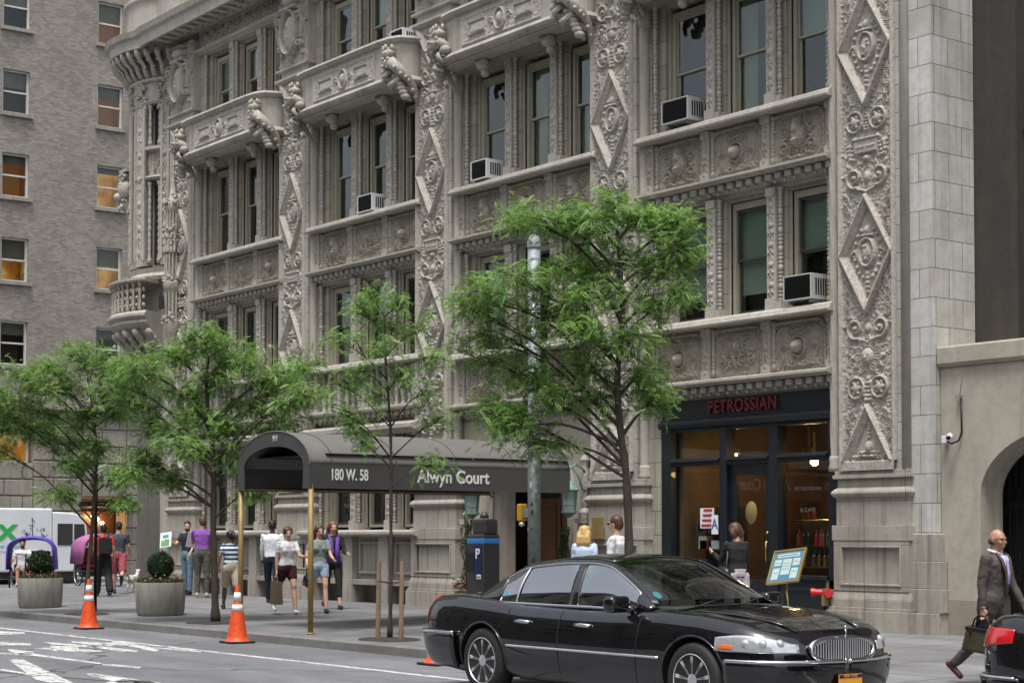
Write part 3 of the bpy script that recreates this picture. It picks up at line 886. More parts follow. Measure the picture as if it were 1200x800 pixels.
# window prototypes -------------------------------------------------------
def window(x, z0, h, wdt, cream='cream_frame', sash='cream_frame', drop=.0, cur=0, parent=BLD, y=20.67):
    """double-hung window; children: the two sashes, panes, the blind and the dark room"""
    f = MB(); t = .075
    f.box(0, t, 0, .13, 0, h); f.box(wdt-t, wdt, 0, .13, 0, h); f.box(t+.001, wdt-t-.001, .001, .13, h-.11, h); f.box(t+.001, wdt-t-.001, -.02, .13, 0, .06)
    f.box(-.05, 0, -.05, .06, 0, h)
    me = f.mesh('window', M[cream])
    root = put(me, 'window', x, y, z0, parent)
    ih = h-.17; mid = .06+ih*.5
    a, b = t+.002, wdt-t-.002
    s = MB(); q = .035
    s.box(a, a+q, .04, .075, mid, h-.112); s.box(b-q, b, .04, .075, mid, h-.112); s.box(a+q, b-q, .041, .075, h-.15, h-.112); s.box(a+q, b-q, .04, .075, mid, mid+.035)
    s.box(a, a+q, .078, .112, .061, mid+.035); s.box(b-q, b, .078, .112, .061, mid+.035); s.box(a+q, b-q, .078, .112, .061, .11); s.box(a+q, b-q, .078, .112, mid-.003, mid+.033)
    l = bpy.data.objects.new('sash', s.mesh('sash', M[sash])); COL.objects.link(l); l.parent = root
    g = MB(); g.box(a+q, b-q, .055, .060, mid+.035, h-.15); up = g.mesh('upper_pane', M['window_glass'])
    g = MB(); g.box(a+q, b-q, .093, .098, .11, mid-.003); lo = g.mesh('lower_pane', M['window_glass'])
    for n_, me_ in (('upper_pane', up), ('lower_pane', lo)):
        o = bpy.data.objects.new(n_, me_); COL.objects.link(o); o.parent = root
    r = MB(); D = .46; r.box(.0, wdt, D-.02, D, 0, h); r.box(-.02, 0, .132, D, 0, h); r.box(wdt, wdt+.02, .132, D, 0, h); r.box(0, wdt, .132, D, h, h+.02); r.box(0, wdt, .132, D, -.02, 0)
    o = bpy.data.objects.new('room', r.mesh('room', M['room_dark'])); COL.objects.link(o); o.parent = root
    if cur:
        c = MB()
        if cur == 1: c.box(a, b, .15, .155, h*.48, h-.1)
        elif cur == 2:
            n = 16
            for k in range(n):
                x0 = a+(b-a)*.42*k/n; c.add([(x0, .17+.02*(k % 2), .05), (x0+(b-a)*.42/n, .17+.02*((k+1) % 2), .05), (x0+(b-a)*.42/n, .17+.02*((k+1) % 2), h-.1), (x0, .17+.02*(k % 2), h-.1)], [(0, 1, 2, 3)])
        else: c.box(a, b, .15, .155, h*.2, h-.1)
        o = bpy.data.objects.new('blind', c.mesh('blind', M['curtain' if cur == 2 else 'blind'])); COL.objects.link(o); o.parent = root
    return root
OPEN = [(.33, 1.08), (1.80, 1.01), (3.20, 1.0)]       # x offset and width of the three lights
protos = {}
def windows_row(x0, z0, h, sash, curs):
    for (dx, wd), c in zip(OPEN, curs):
        key = (round(h, 2), wd, sash, c)
        if key not in protos:
            protos[key] = window(x0+dx, z0, h, wd, 'cream_frame', sash, 0, c)
        else:
            o = copy_tree(protos[key], BLD); o.location = Vector((x0+dx, 20.67, z0))-wloc(BLD)

def mullions(x0, z0, h, full=True):
    root = put(None, 'window_surround', x0, FY, z0)
    def pr(mb, name, mat, **k): return mb.build(name, M[mat], root, **k)
    m = MB()
    # side jambs and the two mullions, stepped back
    for a, b in ((x0-.25, x0+.26), (x0+1.46, x0+1.75), (x0+2.86, x0+3.15), (x0+4.18, x0+ZW+.3)):
        m.box(a, b, 20.56, 21.2, z0, z0+h)
    for a in (x0+.26, x0+1.75, x0+3.15): m.box(a, a+.05, 20.64, 21.2, z0, z0+h)
    m.box(x0-.2, x0+ZW+.2, 20.60, 21.2, z0+h-.06, z0+h+.0)
    m.box(x0-.2, x0+.03, 20.46, 20.559, z0, z0+h)
    pr(m, 'jamb', 'jamb_stone')
    s = h/1.95
    for a in (x0+1.42, x0+2.82):
        k = MB()
        k.box(a, a+.19, 20.43, 20.559, z0, z0+h)
        k.box(a-.015, a+.21, 20.39, 20.429, z0, z0+.2); k.box(a-.01, a+.2, 20.40, 20.429, z0+h-.14, z0+h)
        k.box(a+.2, a+.31, 20.42, 20.559, z0, z0+.14)
        pr(k, 'mullion', 'terracotta', bevel=.006)
    for a in (x0+1.515, x0+2.915):
        o = put(me_strip, 'carved_strip', a, 20.428, z0, root); o.scale = (1, 1, s)
        o = put(me_bead, 'bead_colonette', a+.155, 20.49, z0, root); o.scale = (1, 1, s)
    o = put(me_bead, 'bead_colonette', x0+.1, 20.47, z0, root); o.scale = (1, 1, s)
    o = put(me_bead, 'bead_colonette', x0+ZW-.06, 20.47, z0, root); o.scale = (1, 1, s)
    return root

def balcony(x0):
    z0 = 10.95
    root = put(None, 'balcony', x0, FY, z0)
    def pr(mb, name, mat, **k): return mb.build(name, M[mat], root, **k)
    a, b = x0+.0, x0+ZW+.15
    path = [(a-.02, 20.45), (a+.02, 20.1), (a+.14, 19.86), (a+.34, 19.76)]+[(a+.7+(b-a-1.4)*k/6, 19.72) for k in range(7)]+[(b-.34, 19.76), (b-.14, 19.86), (b-.02, 20.1), (b+.02, 20.45)]
    pr(MB().sweep(path, [(-.5, 0), (-.1, -.02), (.04, .06), (.07, .1), (.03, .17), (-.03, .2), (-.03, .86), (.03, .89), (.09, .95), (.07, 1.0), (-.5, 1.0)]).xf(Matrix.Translation((0, 0, z0))), 'parapet', 'terracotta')
    f = MB(); f.poly(path, 'z', z0+.001, z0+.12); f.box(a, b, 20.2, 21.2, z0-.02, z0+1.0); pr(f, 'floor', 'terracotta_dark')
    c = Clay(2.5, .58, .014); rng = np.random.RandomState(2); c.ground(rng, .01); c.frame(-1.23, 1.23, .02, .56, .03, .03)
    c.frame(-1.0, -.45, .16, .42, .025, .045); c.frame(.45, 1.0, .16, .42, .025, .045); c.rect(.5, .95, .2, .38, .02); c.rect(-.95, -.5, .2, .38, .02)
    c.ring(0, .29, .15, .2, .025, .05); c.dab(0, .29, .09, .07, .13); c.spiral(.27, .29, .08, 1.3, 0, 1, .018, .035)
    put(c.mesh('carved_panel', M['terracotta_relief']), 'carved_panel', (a+b)/2, 19.745, z0+.22, root)
    for q in (a+1.15, b-1.15):
        br = MB(); br.ball((q, 20.1, z0-.1), (.14, .16, .13), 10); br.ball((q, 20.15, z0-.26), (.08, .1, .09), 8); br.ball((q-.09, 20.05, z0-.05), (.08, .1, .07), 8); br.ball((q+.09, 20.05, z0-.05), (.08, .1, .07), 8)
        pr(br, 'pendant', 'terracotta_relief', smooth=True)
    # crowned salamander brackets curling round both ends
    for sg, q in ((1, a+.22), (-1, b-.24)):
        sal = MB(); y0 = 19.78
        pts = [(q+sg*.26, y0+.05, z0+.30), (q+sg*.1, y0-.12, z0+.44), (q-sg*.12, y0-.16, z0+.40), (q-sg*.24, y0-.03, z0+.25), (q-sg*.26, y0+.16, z0+.10), (q-sg*.25, y0+.30, z0-.05), (q-sg*.22, y0+.40, z0-.22), (q-sg*.15, y0+.45, z0-.38)]
        sal.tube(pts, [.06, .12, .13, .11, .09, .07, .05, .025], 10)
        sal.ball((q+sg*.20, y0-.08, z0+.28), (.15, .1, .09), 10); sal.ball((q+sg*.05, y0-.12, z0+.62), (.17, .14, .1), 10)
        for k in range(5):
            an = k*2*PI/5; sal.ball((q+sg*.05+.13*math.cos(an), y0-.12+.1*math.sin(an), z0+.74), (.04, .04, .07), 6)
        for k in range(6):
            sal.ball((q-sg*(.05+.04*k), y0+.02*k, z0+.16-.09*k), (.1, .11, .07), 7)
        for k in range(22):
            pp = Vector(pts[1+k//4]).lerp(Vector(pts[2+k//4]), (k % 4)/4) if k//4 < 6 else Vector(pts[-1]); sal.ball((pp.x+.10*math.sin(k*2.3), pp.y-.10, pp.z+.07*math.cos(k*1.7)), .045, 6)
        sal.tube([(q, y0-.05, z0+.3), (q+sg*.12, y0-.2, z0+.15), (q+sg*.2, y0-.1, z0+.02)], [.06, .05, .03], 8)
        sal.tube([(q-sg*.18, y0, z0+.1), (q-sg*.05, y0-.16, z0-.06), (q+sg*.08, y0-.02, z0-.1)], [.06, .05, .03], 8)
        pr(sal, 'salamander_bracket', 'terracotta_relief', smooth=True)
    return root

KINDS = [('bsb', 'bsb'), ('msb', 'mbm'), ('mbm', 'mbm'), ('mbm', 'bsb')]
for bi, x0 in enumerate(ZONES):
    lo = bi < 2
    spandrel(x0, 3.96+(.14 if lo else 0), KINDS[bi][1], baluster=lo)
    spandrel(x0, 7.30, KINDS[bi][0])
    balcony(x0)
    z2 = 5.30+(.14 if lo else 0)
    windows_row(x0, z2, 7.22-z2, 'dark_sash', [(0, 0, 1), (0, 2, 0), (2, 0, 1), (3, 3, 1)][bi])
    mullions(x0, z2, 7.30-z2)
    windows_row(x0, 8.64, 2.15, 'cream_frame', [(0, 0, 0), (0, 0, 0), (0, 2, 2), (0, 2, 1)][bi])
    mullions(x0, 8.64, 2.31)
    windows_row(x0, 11.95, 1.72, 'cream_frame', [(1, 1, 0), (0, 1, 2), (1, 0, 0), (0, 0, 0)][bi])
    mullions(x0, 11.95, 1.85)
    fz = MB(); fz.prof([(21.2, 13.8), (20.40, 13.8), (20.28, 13.86), (20.28, 13.93), (20.42, 13.98), (20.42, 14.44), (21.2, 14.44)], x0-.2, x0+ZW+.2)
    bp(fz, 'architrave', 'terracotta')
    if bi < 2: put(frieze_clay(4.2, .45, 2).mesh('carved_frieze', M['terracotta_relief']), 'carved_frieze', x0+2.1, 20.418, 13.985)

# ---- ground floor of the two far bays: tall windows over a panelled base
for bi in (0, 1):
    x0 = ZONES[bi]
    root = put(None, 'ground_floor_bay', x0, FY, 0)
    def pr(mb, name, mat, **k): return mb.build(name, M[mat], root, **k)
    a, b = x0-.35, x0+ZW+.05
    m = MB()
    m.box(a, b, 20.44, 21.2, .74, 1.66)
    for xa, xb in ((a, x0+.22), (x0+1.36, x0+1.72), (x0+2.76, x0+3.12), (x0+4.1, b+.05)):
        m.box(xa, xb, 20.28, 20.439, .74, 1.66); m.box(xa, xb, 20.26, 21.2, .05, .739)
    for k, (xa, xb) in enumerate(((x0+.22, x0+1.36), (x0+1.72, x0+2.76), (x0+3.12, x0+4.1))):
        m.box(xa, xb, 20.30, 21.2, .62, .739); m.box(xa, xb, 20.50, 21.2, .05, .18)
        m.box(xa+.12, xb-.12, 20.38, 20.439, .86, .92); m.box(xa+.12, xb-.12, 20.38, 20.439, 1.5, 1.56)
        m.box(xa+.12, xa+.18, 20.38, 20.439, .921, 1.499); m.box(xb-.18, xb-.12, 20.38, 20.439, .921, 1.499)
    pr(m, 'panelled_base', 'base_stone', bevel=.012)
    pr(MB().prof([(21.2, 1.66), (20.2, 1.66), (20.08, 1.71), (20.08, 1.76), (20.3, 1.80), (21.2, 1.80)], a, b+.1), 'water_table', 'terracotta')
    c = MB()
    for xa, xb in ((x0+.22, x0+1.36), (x0+1.72, x0+2.76), (x0+3.12, x0+4.1)): c.box(xa, xb, 20.7, 20.75, .18, .62)
    pr(c, 'cellar_panel', 'concrete')
    windows_row(x0, 1.86, 2.05, 'dark_sash', (0, 0, 0)); mullions(x0, 1.801, 2.19)

# ---- entrance bay: plain stone arch over a dark lobby
x0 = ZONES[2]
root = put(None, 'entrance', x0, FY, 0)
def pr(mb, name, mat, **k): return mb.build(name, M[mat], root, **k)
cx = x0+2.1; r = 1.22; zs = 2.45
outer = [(x0-.22, .05), (x0-.22, 3.97), (x0+ZW+.0, 3.97), (x0+ZW, .05), (cx+r, .05)]
arc = [(cx+r*math.cos(t), zs+r*.9*math.sin(t)) for t in np.linspace(0, PI, 19)]
pr(MB().poly(outer+arc+[(cx-r, .05)], 'y', 20.5, 21.1), 'arch_wall', 'stucco')
am = MB().tube([(cx+r+.02, 20.5, .05)]+[(cx+(r+.02)*math.cos(t), 20.5, zs+(r*.9+.02)*math.sin(t)) for t in np.linspace(0, PI, 25)]+[(cx-r-.02, 20.5, .05)], .07, 8)
am.tube([(cx+1.32*math.cos(t), 20.5, zs+1.24*math.sin(t)) for t in np.linspace(0, PI, 25)], .04, 8)
pr(am, 'archivolt', 'terracotta', smooth=True)
for sx in (x0+.25, x0+ZW-.35):
    cc = MB().lathe([(.12, 2.0), (.13, 2.1), (.06, 2.18), (.09, 2.3), (.07, 2.5), (.11, 2.6), (.09, 2.85), (.06, 2.95), (.1, 3.05), (.04, 3.15)], (sx, 20.42, 0), 12)
    cc.box(sx-.17, sx+.17, 20.3, 20.499, 1.9, 2.0); cc.box(sx-.14, sx+.14, 20.36, 20.499, 1.6, 1.9)
    pr(cc, 'carved_console', 'terracotta_relief', auto=R(40))
lb = MB().box(-28.6, -28.5, 21.1, 22.6, .05, 3.7).box(-24.4, -24.3, 21.1, 22.6, .05, 3.7).box(-28.6, -24.3, 22.5, 22.599, .05, 3.7)
pr(lb, 'lobby_wall', 'room_brown')
dw = MB().box(cx-1.15, cx+1.25, 21.35, 21.45, .2, 3.6); pr(dw, 'door_screen', 'room_dark')
for sg in (-1, 1):
    dd = MB(); xx = cx+sg*.53; dd.box(xx-.5, xx+.5, 21.28, 21.345, .2, 2.4); dd.box(xx-.38, xx-.3, 21.26, 21.279, .3, 2.3); dd.box(xx+.3, xx+.38, 21.26, 21.279, .3, 2.3); dd.box(xx-.299, xx+.299, 21.26, 21.279, .3, .4); dd.box(xx-.299, xx+.299, 21.26, 21.279, 1.0, 1.1); dd.box(xx-.299, xx+.299, 21.26, 21.279, 2.2, 2.3)
    o = pr(dd, 'door', 'wood_door', bevel=.006)
st = MB().box(x0-.2, x0+ZW, 20.15, 21.4, .05, .22); pr(st, 'step', 'base_stone', bevel=.01)

# ---- shop front in the near bay
x0 = ZONES[3]; xa, xb = -22.72, -18.45
SH = put(None, 'storefront', x0, FY, 0)
def pr(mb, name, mat, parent=SH, **k): return mb.build(name, M[mat], parent, **k)
fr = MB(); V = [(-22.46, -22.22), (-21.03, -20.87), (-19.90, -19.70), (-18.62, -18.42)]
for a, b in V: fr.box(a, b, 20.42, 20.64, .2, 3.50)
for k, (a, b) in enumerate(((-22.22, -21.03), (-20.87, -19.90), (-19.70, -18.62))):
    fr.box(a, b, 20.43, 20.62, 2.86, 2.99); fr.prof([(20.43, 2.90), (20.37, 2.92), (20.37, 2.95), (20.43, 2.985)], a+.002, b-.002)
    fr.box(a, b, 20.43, 20.62, 3.44, 3.50)
fr.prof([(20.64, 3.501), (20.36, 3.501), (20.33, 3.56), (20.33, 3.60), (20.42, 3.66), (20.64, 3.66)], -22.46, -18.42)
for a, b in ((-22.22, -21.03), (-19.70, -18.62)):
    fr.box(a, b, 20.44, 20.60, .2, .98); fr.box(a, b, 20.38, 20.60, .981, 1.05)
    fr.box(a+.1, b-.1, 20.415, 20.439, .34, .40); fr.box(a+.1, b-.1, 20.415, 20.439, .80, .86); fr.box(a+.1, a+.16, 20.415, 20.439, .401, .799); fr.box(b-.16, b-.1, 20.415, 20.439, .401, .799)
pr(fr, 'frame', 'shop_navy', bevel=.006)
bp(MB().box(-22.98, -22.462, 20.42, 20.76, .2, 3.97), 'storefront_jamb', 'jamb_stone', bevel=.01); sg_ = MB().box(-22.46, -18.42, 20.46, 20.7, 3.661, 3.97); pr(sg_, 'sign_board', 'sign_black')
for a, b, z0, z1 in ((-22.22, -21.03, 1.05, 2.86), (-19.70, -18.62, 1.05, 2.86), (-22.22, -21.03, 2.99, 3.44), (-20.87, -19.90, 2.99, 3.44), (-19.70, -18.62, 2.99, 3.44)):
    pr(MB().box(a, b, 20.54, 20.546, z0, z1), 'window_pane', 'shop_glass')
dr = MB(); a, b = -20.865, -19.905
dr.box(a, a+.15, 20.50, 20.56, .24, 2.85); dr.box(b-.15, b, 20.50, 20.56, .24, 2.85); dr.box(a+.15, b-.15, 20.50, 20.56, .24, .95); dr.box(a+.15, b-.15, 20.50, 20.56, 2.68, 2.85)
DOOR = pr(dr, 'door', 'shop_navy', bevel=.005)
def sub(mb, name, mat, par, **k):
    return mb.build(name, M[mat], par, **k)
sub(MB().box(a+.15, b-.15, 20.53, 20.535, .95, 2.68), 'door_pane', 'shop_glass', DOOR)
sub(MB().tube([(b-.075, 20.50, 1.25), (b-.075, 20.44, 1.27), (b-.075, 20.43, 1.42), (b-.075, 20.44, 1.57), (b-.075, 20.50, 1.59)], .016, 8).ball((b-.075, 20.48, 1.72), .03, 8), 'handle', 'brass', DOOR, smooth=True)
sub(MB().box(a+.25, a+.45, 20.49, 20.5, .52, .60), 'mail_slot', 'chrome_soft', DOOR)
em = MB().lathe([(.0, 0), (.155, 0), (.165, .01), (.14, .02), (.0, .02)], n=28, axis='y', sq=(.8, 1.15)).xf(Matrix.Translation(((a+b)/2, 20.505, 2.05)))
sub(em, 'emblem', 'brass_worn', DOOR, smooth=True)

def text(s, size, ext=.01, name='lettering', mat='letter_white', parent=None, loc=(0, 0, 0), rot=(PI/2, 0, 0), align='CENTER', sx=1.0, offset=0.0, bevel=0, spacing=1.0):
    cu = bpy.data.curves.new(name, 'FONT'); cu.body = s; cu.size = size; cu.extrude = ext; cu.align_x = align; cu.align_y = 'CENTER'
    cu.offset = offset; cu.space_character = spacing; cu.bevel_depth = bevel
    t = bpy.data.objects.new('tmp', cu); COL.objects.link(t)
    bpy.context.view_layer.update()
    me = bpy.data.meshes.new_from_object(t.evaluated_get(bpy.context.evaluated_depsgraph_get()))
    bpy.data.objects.remove(t)
    me.materials.clear(); me.materials.append(M[mat])
    o = bpy.data.objects.new(name, me); COL.objects.link(o)
    if parent is not None:
        o.parent = parent; o.location = Vector(loc)-wloc(parent)
    else: o.location = loc
    o.rotation_euler = rot; o.scale = (sx, 1, 1)
    return o
text('PETROSSIAN', .30, .02, 'sign_lettering', 'sign_red', SH, (-20.51, 20.44, 3.815), sx=.86, offset=.006, spacing=1.12)
text('PETROSSIAN', .085, .001, 'window_lettering', 'etched_grey', SH, (-19.15, 20.53, 2.42), sx=1.1, spacing=1.1)
text('& CAFE', .10, .001, 'window_lettering', 'etched_grey', SH, (-19.15, 20.53, 2.08), sx=1.0)
ns = MB().box(-21.72, -21.24, 20.50, 20.52, 2.05, 2.38).xf(Matrix.Identity(4))
# window notices and display
sub(MB().box(-21.60, -21.27, 20.522, 20.53, 1.80, 2.14), 'notice', 'paper_white', SH)
for k in range(4): sub(MB().box(-21.57+.02*k, -21.31, 20.515, 20.521, 1.83+k*.085, 1.87+k*.085), 'notice_print', 'gift_red', SH)
sub(MB().box(-21.20, -21.05, 20.40, 20.41, 1.70, 2.02), 'grade_card', 'white_paint_sign', SH)
text('A', .24, .001, 'grade_letter', 'letter_blue', SH, (-21.125, 20.398, 1.86), sx=.9, offset=.004)
# the shop's lit interior
it = MB().box(-22.9, -18.35, 24.9, 25.0, .05, 3.9).box(-22.94, -22.86, 20.66, 25, .05, 3.9).box(-18.36, -18.3, 20.66, 25, .05, 3.9)
sub(it, 'shop_wall', 'warm_wall', SH)
sub(MB().box(-22.9, -18.35, 20.66, 25, .05, .22), 'shop_floor', 'wood_door', SH)
sub(MB().box(-22.9, -18.35, 20.66, 25, 3.86, 3.9), 'shop_ceiling', 'warm_wall', SH)
cs = MB().box(-22.30, -22.12, 20.62, 20.9, 1.05, 3.44); sub(cs, 'inner_post', 'warm_wall', SH)
def shelf(x0, x1, y, zs, rng, kind):
    s = MB()
    for z in zs: s.box(x0, x1, y, y+.3, z-.02, z)
    s.box(x0, x1, y+.28, y+.3, zs[0], zs[-1]+.4)
    sub(s, 'shelf', 'wood_door', SH)
    for mt in (('bottle_dark', 'bottle_amber', 'gift_red') if kind else ('gift_red', 'gift_blue', 'paper_white')):
        g = MB()
        for z in zs:
            x = x0+rng.uniform(.02, .1)
            while x < x1-.1:
                if rng.rand() < .45:
                    if kind: g.lathe([(.035, z), (.035, z+.16), (.012, z+.2), (.012, z+.27)], (x, y+.12, 0), 8)
                    else: hh = rng.uniform(.08, .25); g.box(x, x+rng.uniform(.1, .2), y+.05, y+.2, z, z+hh)
                x += rng.uniform(.08, .16) if kind else rng.uniform(.2, .35)
        sub(g, 'goods', mt, SH)
rng = np.random.RandomState(3)
shelf(-19.75, -18.5, 20.78, (1.18, 1.52), rng, 1); shelf(-19.75, -18.5, 22.4, (1.0, 1.4, 1.8, 2.2), rng, 1)
shelf(-22.05, -21.05, 20.8, (1.12, 1.45, 1.75), rng, 0); shelf(-22.5, -20.2, 23.8, (1.1, 1.5, 1.9), rng, 1)
sub(MB().tube([(-19.7, 20.72, 1.92), (-18.6, 20.72, 1.92)], .012, 8), 'brass_rail', 'brass', SH)
for x, y, z in ((-21.9, 21.6, 3.1), (-21.2, 22.9, 3.0), (-20.3, 21.8, 3.05), (-19.3, 23.2, 2.9), (-19.0, 22.0, 3.0), (-20.5, 24.0, 2.8)):
    lp = MB().lathe([(.02, z+.5), (.02, z+.12), (.10, z+.1), (.13, z), (.0, z)], (x, y, 0), 12); L = sub(lp, 'pendant_lamp', 'brass_worn', SH)
    sub(MB().ball((x, y, z-.03), .07, 8), 'bulb', 'bulb', L, smooth=True)

# ---- rounded corner pavilion
TX, TY, TR = -42.6, 21.9, 1.72
TUR = put(None, 'corner_pavilion', TX, TY, 0)
def pr(mb, name, mat, **k): return mb.build(name, M[mat], TUR, **k)
b = MB().lathe([(TR-.12, .05), (TR-.12, 15)], (TX, TY, 0), 48); pr(b, 'drum', 'terracotta', smooth=True)
bx = MB().box(-41.9, -41.05, 20.45, 21.4, .05, 14.9); pr(bx, 'side_wall', 'terracotta')
def ang_box(a0, a1, r0, r1, z0, z1, mb):
    n = 4; pts = [(TX+r1*math.cos(R(a0+(a1-a0)*k/n)), TY+r1*math.sin(R(a0+(a1-a0)*k/n))) for k in range(n+1)]+[(TX+r0*math.cos(R(a1+(a0-a1)*k/n)), TY+r0*math.sin(R(a1+(a0-a1)*k/n))) for k in range(n+1)]
    return mb.poly(pts, 'z', z0, z1)
s = MB()
for a0, a1 in ((-172, -158), (-146, -132), (-116, -101), (-93, -77), (-60, -52)):
    ang_box(a0, a1, 1.4, TR+.12, 8.75, 13.0, s)
    for e in (0, a1-a0-2.2): ang_box(a0+e, a0+e+2.2, 1.4, TR+.165, 8.9, 12.9, s)
pr(s, 'pilaster_strip', 'terracotta')
for a0, a1 in ((-172, -158), (-146, -132), (-116, -101), (-93, -77), (-60, -52)):
    am_ = R((a0+a1)/2); me_s = me_strip
    o = put(me_strip, 'carved_strip', TX+(TR+.12)*math.cos(am_), TY+(TR+.12)*math.sin(am_), 8.9, TUR); o.rotation_euler = (0, 0, am_+PI/2); o.scale = (1.3, 1.5, 2.05)
def arc_path(r, a0=-180, a1=-48, n=26): return [(TX+r*math.cos(R(a0+(a1-a0)*k/n)), TY+r*math.sin(R(a0+(a1-a0)*k/n))) for k in range(n+1)]
c = MB().sweep(arc_path(TR), [(-.4, 8.35), (.16, 8.35), (.2, 8.45), (.1, 8.55), (.14, 8.68), (-.4, 8.75)])
pr(c, 'string_course', 'terracotta', auto=R(30)); c = MB()
c.sweep(arc_path(TR), [(-.4, 13.0), (.12, 13.0), (.16, 13.06), (.06, 13.12), (.10, 13.55), (.2, 13.6), (.2, 13.66), (-.4, 13.7)])
pr(c, 'string_course', 'terracotta', auto=R(30)); c = MB()
c.sweep(arc_path(TR, -92, -50), [(-.4, 11.0), (.1, 11.0), (.16, 11.06), (.02, 11.14), (.0, 11.75), (.14, 11.8), (.14, 11.88), (-.4, 11.9)])
pr(c, 'string_course', 'terracotta', auto=R(30))
rng = np.random.RandomState(8)
for a0 in (-165, -139, -109, -85, -56):
    cap = MB()
    for q in range(60):
        a = R(a0+rng.uniform(-8, 8)); z = 12.75+rng.rand()*.85; cap.ball((TX+(TR+.12+.12*(z-13.1))*math.cos(a), TY+(TR+.12+.12*(z-13.1))*math.sin(a), z), rng.uniform(.025, .06), 6)
    pr(cap, 'carved_capital', 'terracotta_relief', smooth=True)
for a0 in range(-176, -40, 8):
    cap = MB()
    a = R(a0); P_ = lambda d, z: (TX+(TR+d)*math.cos(a), TY+(TR+d)*math.sin(a), z)
    cap.tube([P_(.08, 13.68), P_(.22, 13.72), P_(.30, 13.84), P_(.36, 13.98), P_(.50, 14.10), P_(.60, 14.22), P_(.62, 14.36)], [.04, .075, .07, .06, .07, .08, .07], 8, flat=.75)
    for q in range(4): a = R(a0+(q % 2*2-1)*1.6); cap.ball(P_(.24+.11*q, 13.76+.15*q), .042, 6)
    pr(cap, 'cornice_bracket', 'terracotta_relief', smooth=True)
# narrow lights between the strips
for a, z0, z1 in ((-68, 8.8, 10.9), (-68, 11.95, 13.0), (-124, 8.8, 12.9)):
    g = MB(); ang_box(a-5, a+5, 1.5, TR-.09, z0, z1, g); pr(g, 'narrow_window', 'room_dark')
    g = MB()
    for e in (-7, 7):
        q = R(a+e); g.lathe([(.045, z0), (.03, z0+.1)]+[(.03+.018*(k % 2), z0+.15+k*.05) for k in range(int((z1-z0-.2)/.05))], (TX+(TR+.02)*math.cos(q), TY+(TR+.02)*math.sin(q), 0), 8)
    pr(g, 'bead_colonette', 'terracotta', smooth=True)
# curved balcony with pierced parapet and corbelled foot
BR = 2.33
def bpth(r): return arc_path(r, -185, -62, 30)
k = MB().sweep(bpth(BR), [(-.9, 8.25), (.0, 8.25), (.06, 8.29), (.06, 8.35), (-.9, 8.36)])
k.sweep(bpth(BR), [(-.9, 7.28), (-.04, 7.28), (.08, 7.36), (.08, 7.42), (.0, 7.50), (-.9, 7.5)])
k.sweep(bpth(BR), [(-.9, 7.05), (-.2, 7.05), (-.05, 7.14), (.02, 7.2), (-.02, 7.279), (-.9, 7.279)])
k.sweep(bpth(BR), [(-1.2, 6.5), (-.75, 6.5), (-.45, 6.75), (-.22, 7.049), (-1.2, 7.049)])
pr(k, 'balcony', 'terracotta', auto=R(30))
par = MB(); ang = -183
while ang < -64:
    q = R(ang); par.lathe([(.05, 7.5), (.06, 7.56), (.03, 7.62), (.06, 7.75), (.03, 7.9), (.055, 8.05), (.03, 8.12), (.06, 8.2), (.06, 8.25)], (TX+(BR-.06)*math.cos(q), TY+(BR-.06)*math.sin(q), 0), 8)
    q2 = R(ang+3)
    for z in (7.65, 7.85, 8.05): par.ball((TX+(BR-.08)*math.cos(q2), TY+(BR-.08)*math.sin(q2), z), (.05, .05, .07), 6)
    ang += 6
pr(par, 'parapet', 'spandrel_relief', smooth=True)
rng = np.random.RandomState(5)
for ang in range(-182, -60, 12):
    q = R(ang); cb = MB()
    P_ = lambda d, z: (TX+(BR-d)*math.cos(q), TY+(BR-d)*math.sin(q), z)
    cb.tube([P_(.06, 7.02), P_(.14, 6.92), P_(.24, 6.88), P_(.36, 6.74), P_(.50, 6.60), P_(.62, 6.40), P_(.66, 6.15)], [.06, .10, .085, .09, .08, .07, .03], 8, flat=.8)
    for t in range(4): q = R(ang+(t % 2*2-1)*2.2); cb.ball(P_(.12+.13*t, 6.96-.15*t), .05, 6)
    pr(cb, 'corbel', 'terracotta_relief', smooth=True)
cb = MB()
for t in range(90):
    q = R(rng.uniform(-180, -70)); z = rng.uniform(5.7, 6.6); cb.ball((TX+(TR-.05)*math.cos(q), TY+(TR-.05)*math.sin(q), z), rng.uniform(.05, .11), 6)
pr(cb, 'carved_foot', 'terracotta_relief', smooth=True)
# gothic niche shaft in front of the first pilaster
nx, ny = -40.75, 20.12
nb = MB()
nb.lathe([(.10, 5.4), (.11, 6.6), (.16, 6.7), (.2, 6.9), (.24, 7.05), (.24, 7.15), (.15, 7.2), (.15, 7.85), (.22, 7.95), (.26, 8.05), (.26, 8.15), (.13, 8.2), (.12, 9.0), (.22, 9.1), (.24, 9.2), (.13, 9.3), (.12, 9.9), (.2, 10.0), (.22, 10.15), (.12, 10.25), (.05, 10.7), (.02, 11.1)], (nx, ny+.08, 0), 8)
for zz, r_, nn in ((7.2, .21, 8), (8.2, .20, 8), (9.3, .17, 8)):
    for t in range(nn):
        a_ = R(-180+t*180/(nn-1)); nb.tube([(nx+r_*math.cos(a_), ny+.08+r_*math.sin(a_), zz), (nx+r_*math.cos(a_), ny+.08+r_*math.sin(a_), zz+.62), (nx+r_*1.05*math.cos(a_), ny+.08+r_*1.05*math.sin(a_), zz+.72)], [.022, .018, .004], 5)
rng = np.random.RandomState(4)
for t in range(70):
    a = R(rng.uniform(-170, -10)); z = rng.choice([7.1, 7.25, 8.1, 8.2, 9.15, 9.3, 9.5, 10.2, 10.35])+rng.uniform(-.05, .08)
    nb.ball((nx+.24*math.cos(a), ny+.08+.24*math.sin(a), z), rng.uniform(.03, .055), 6)
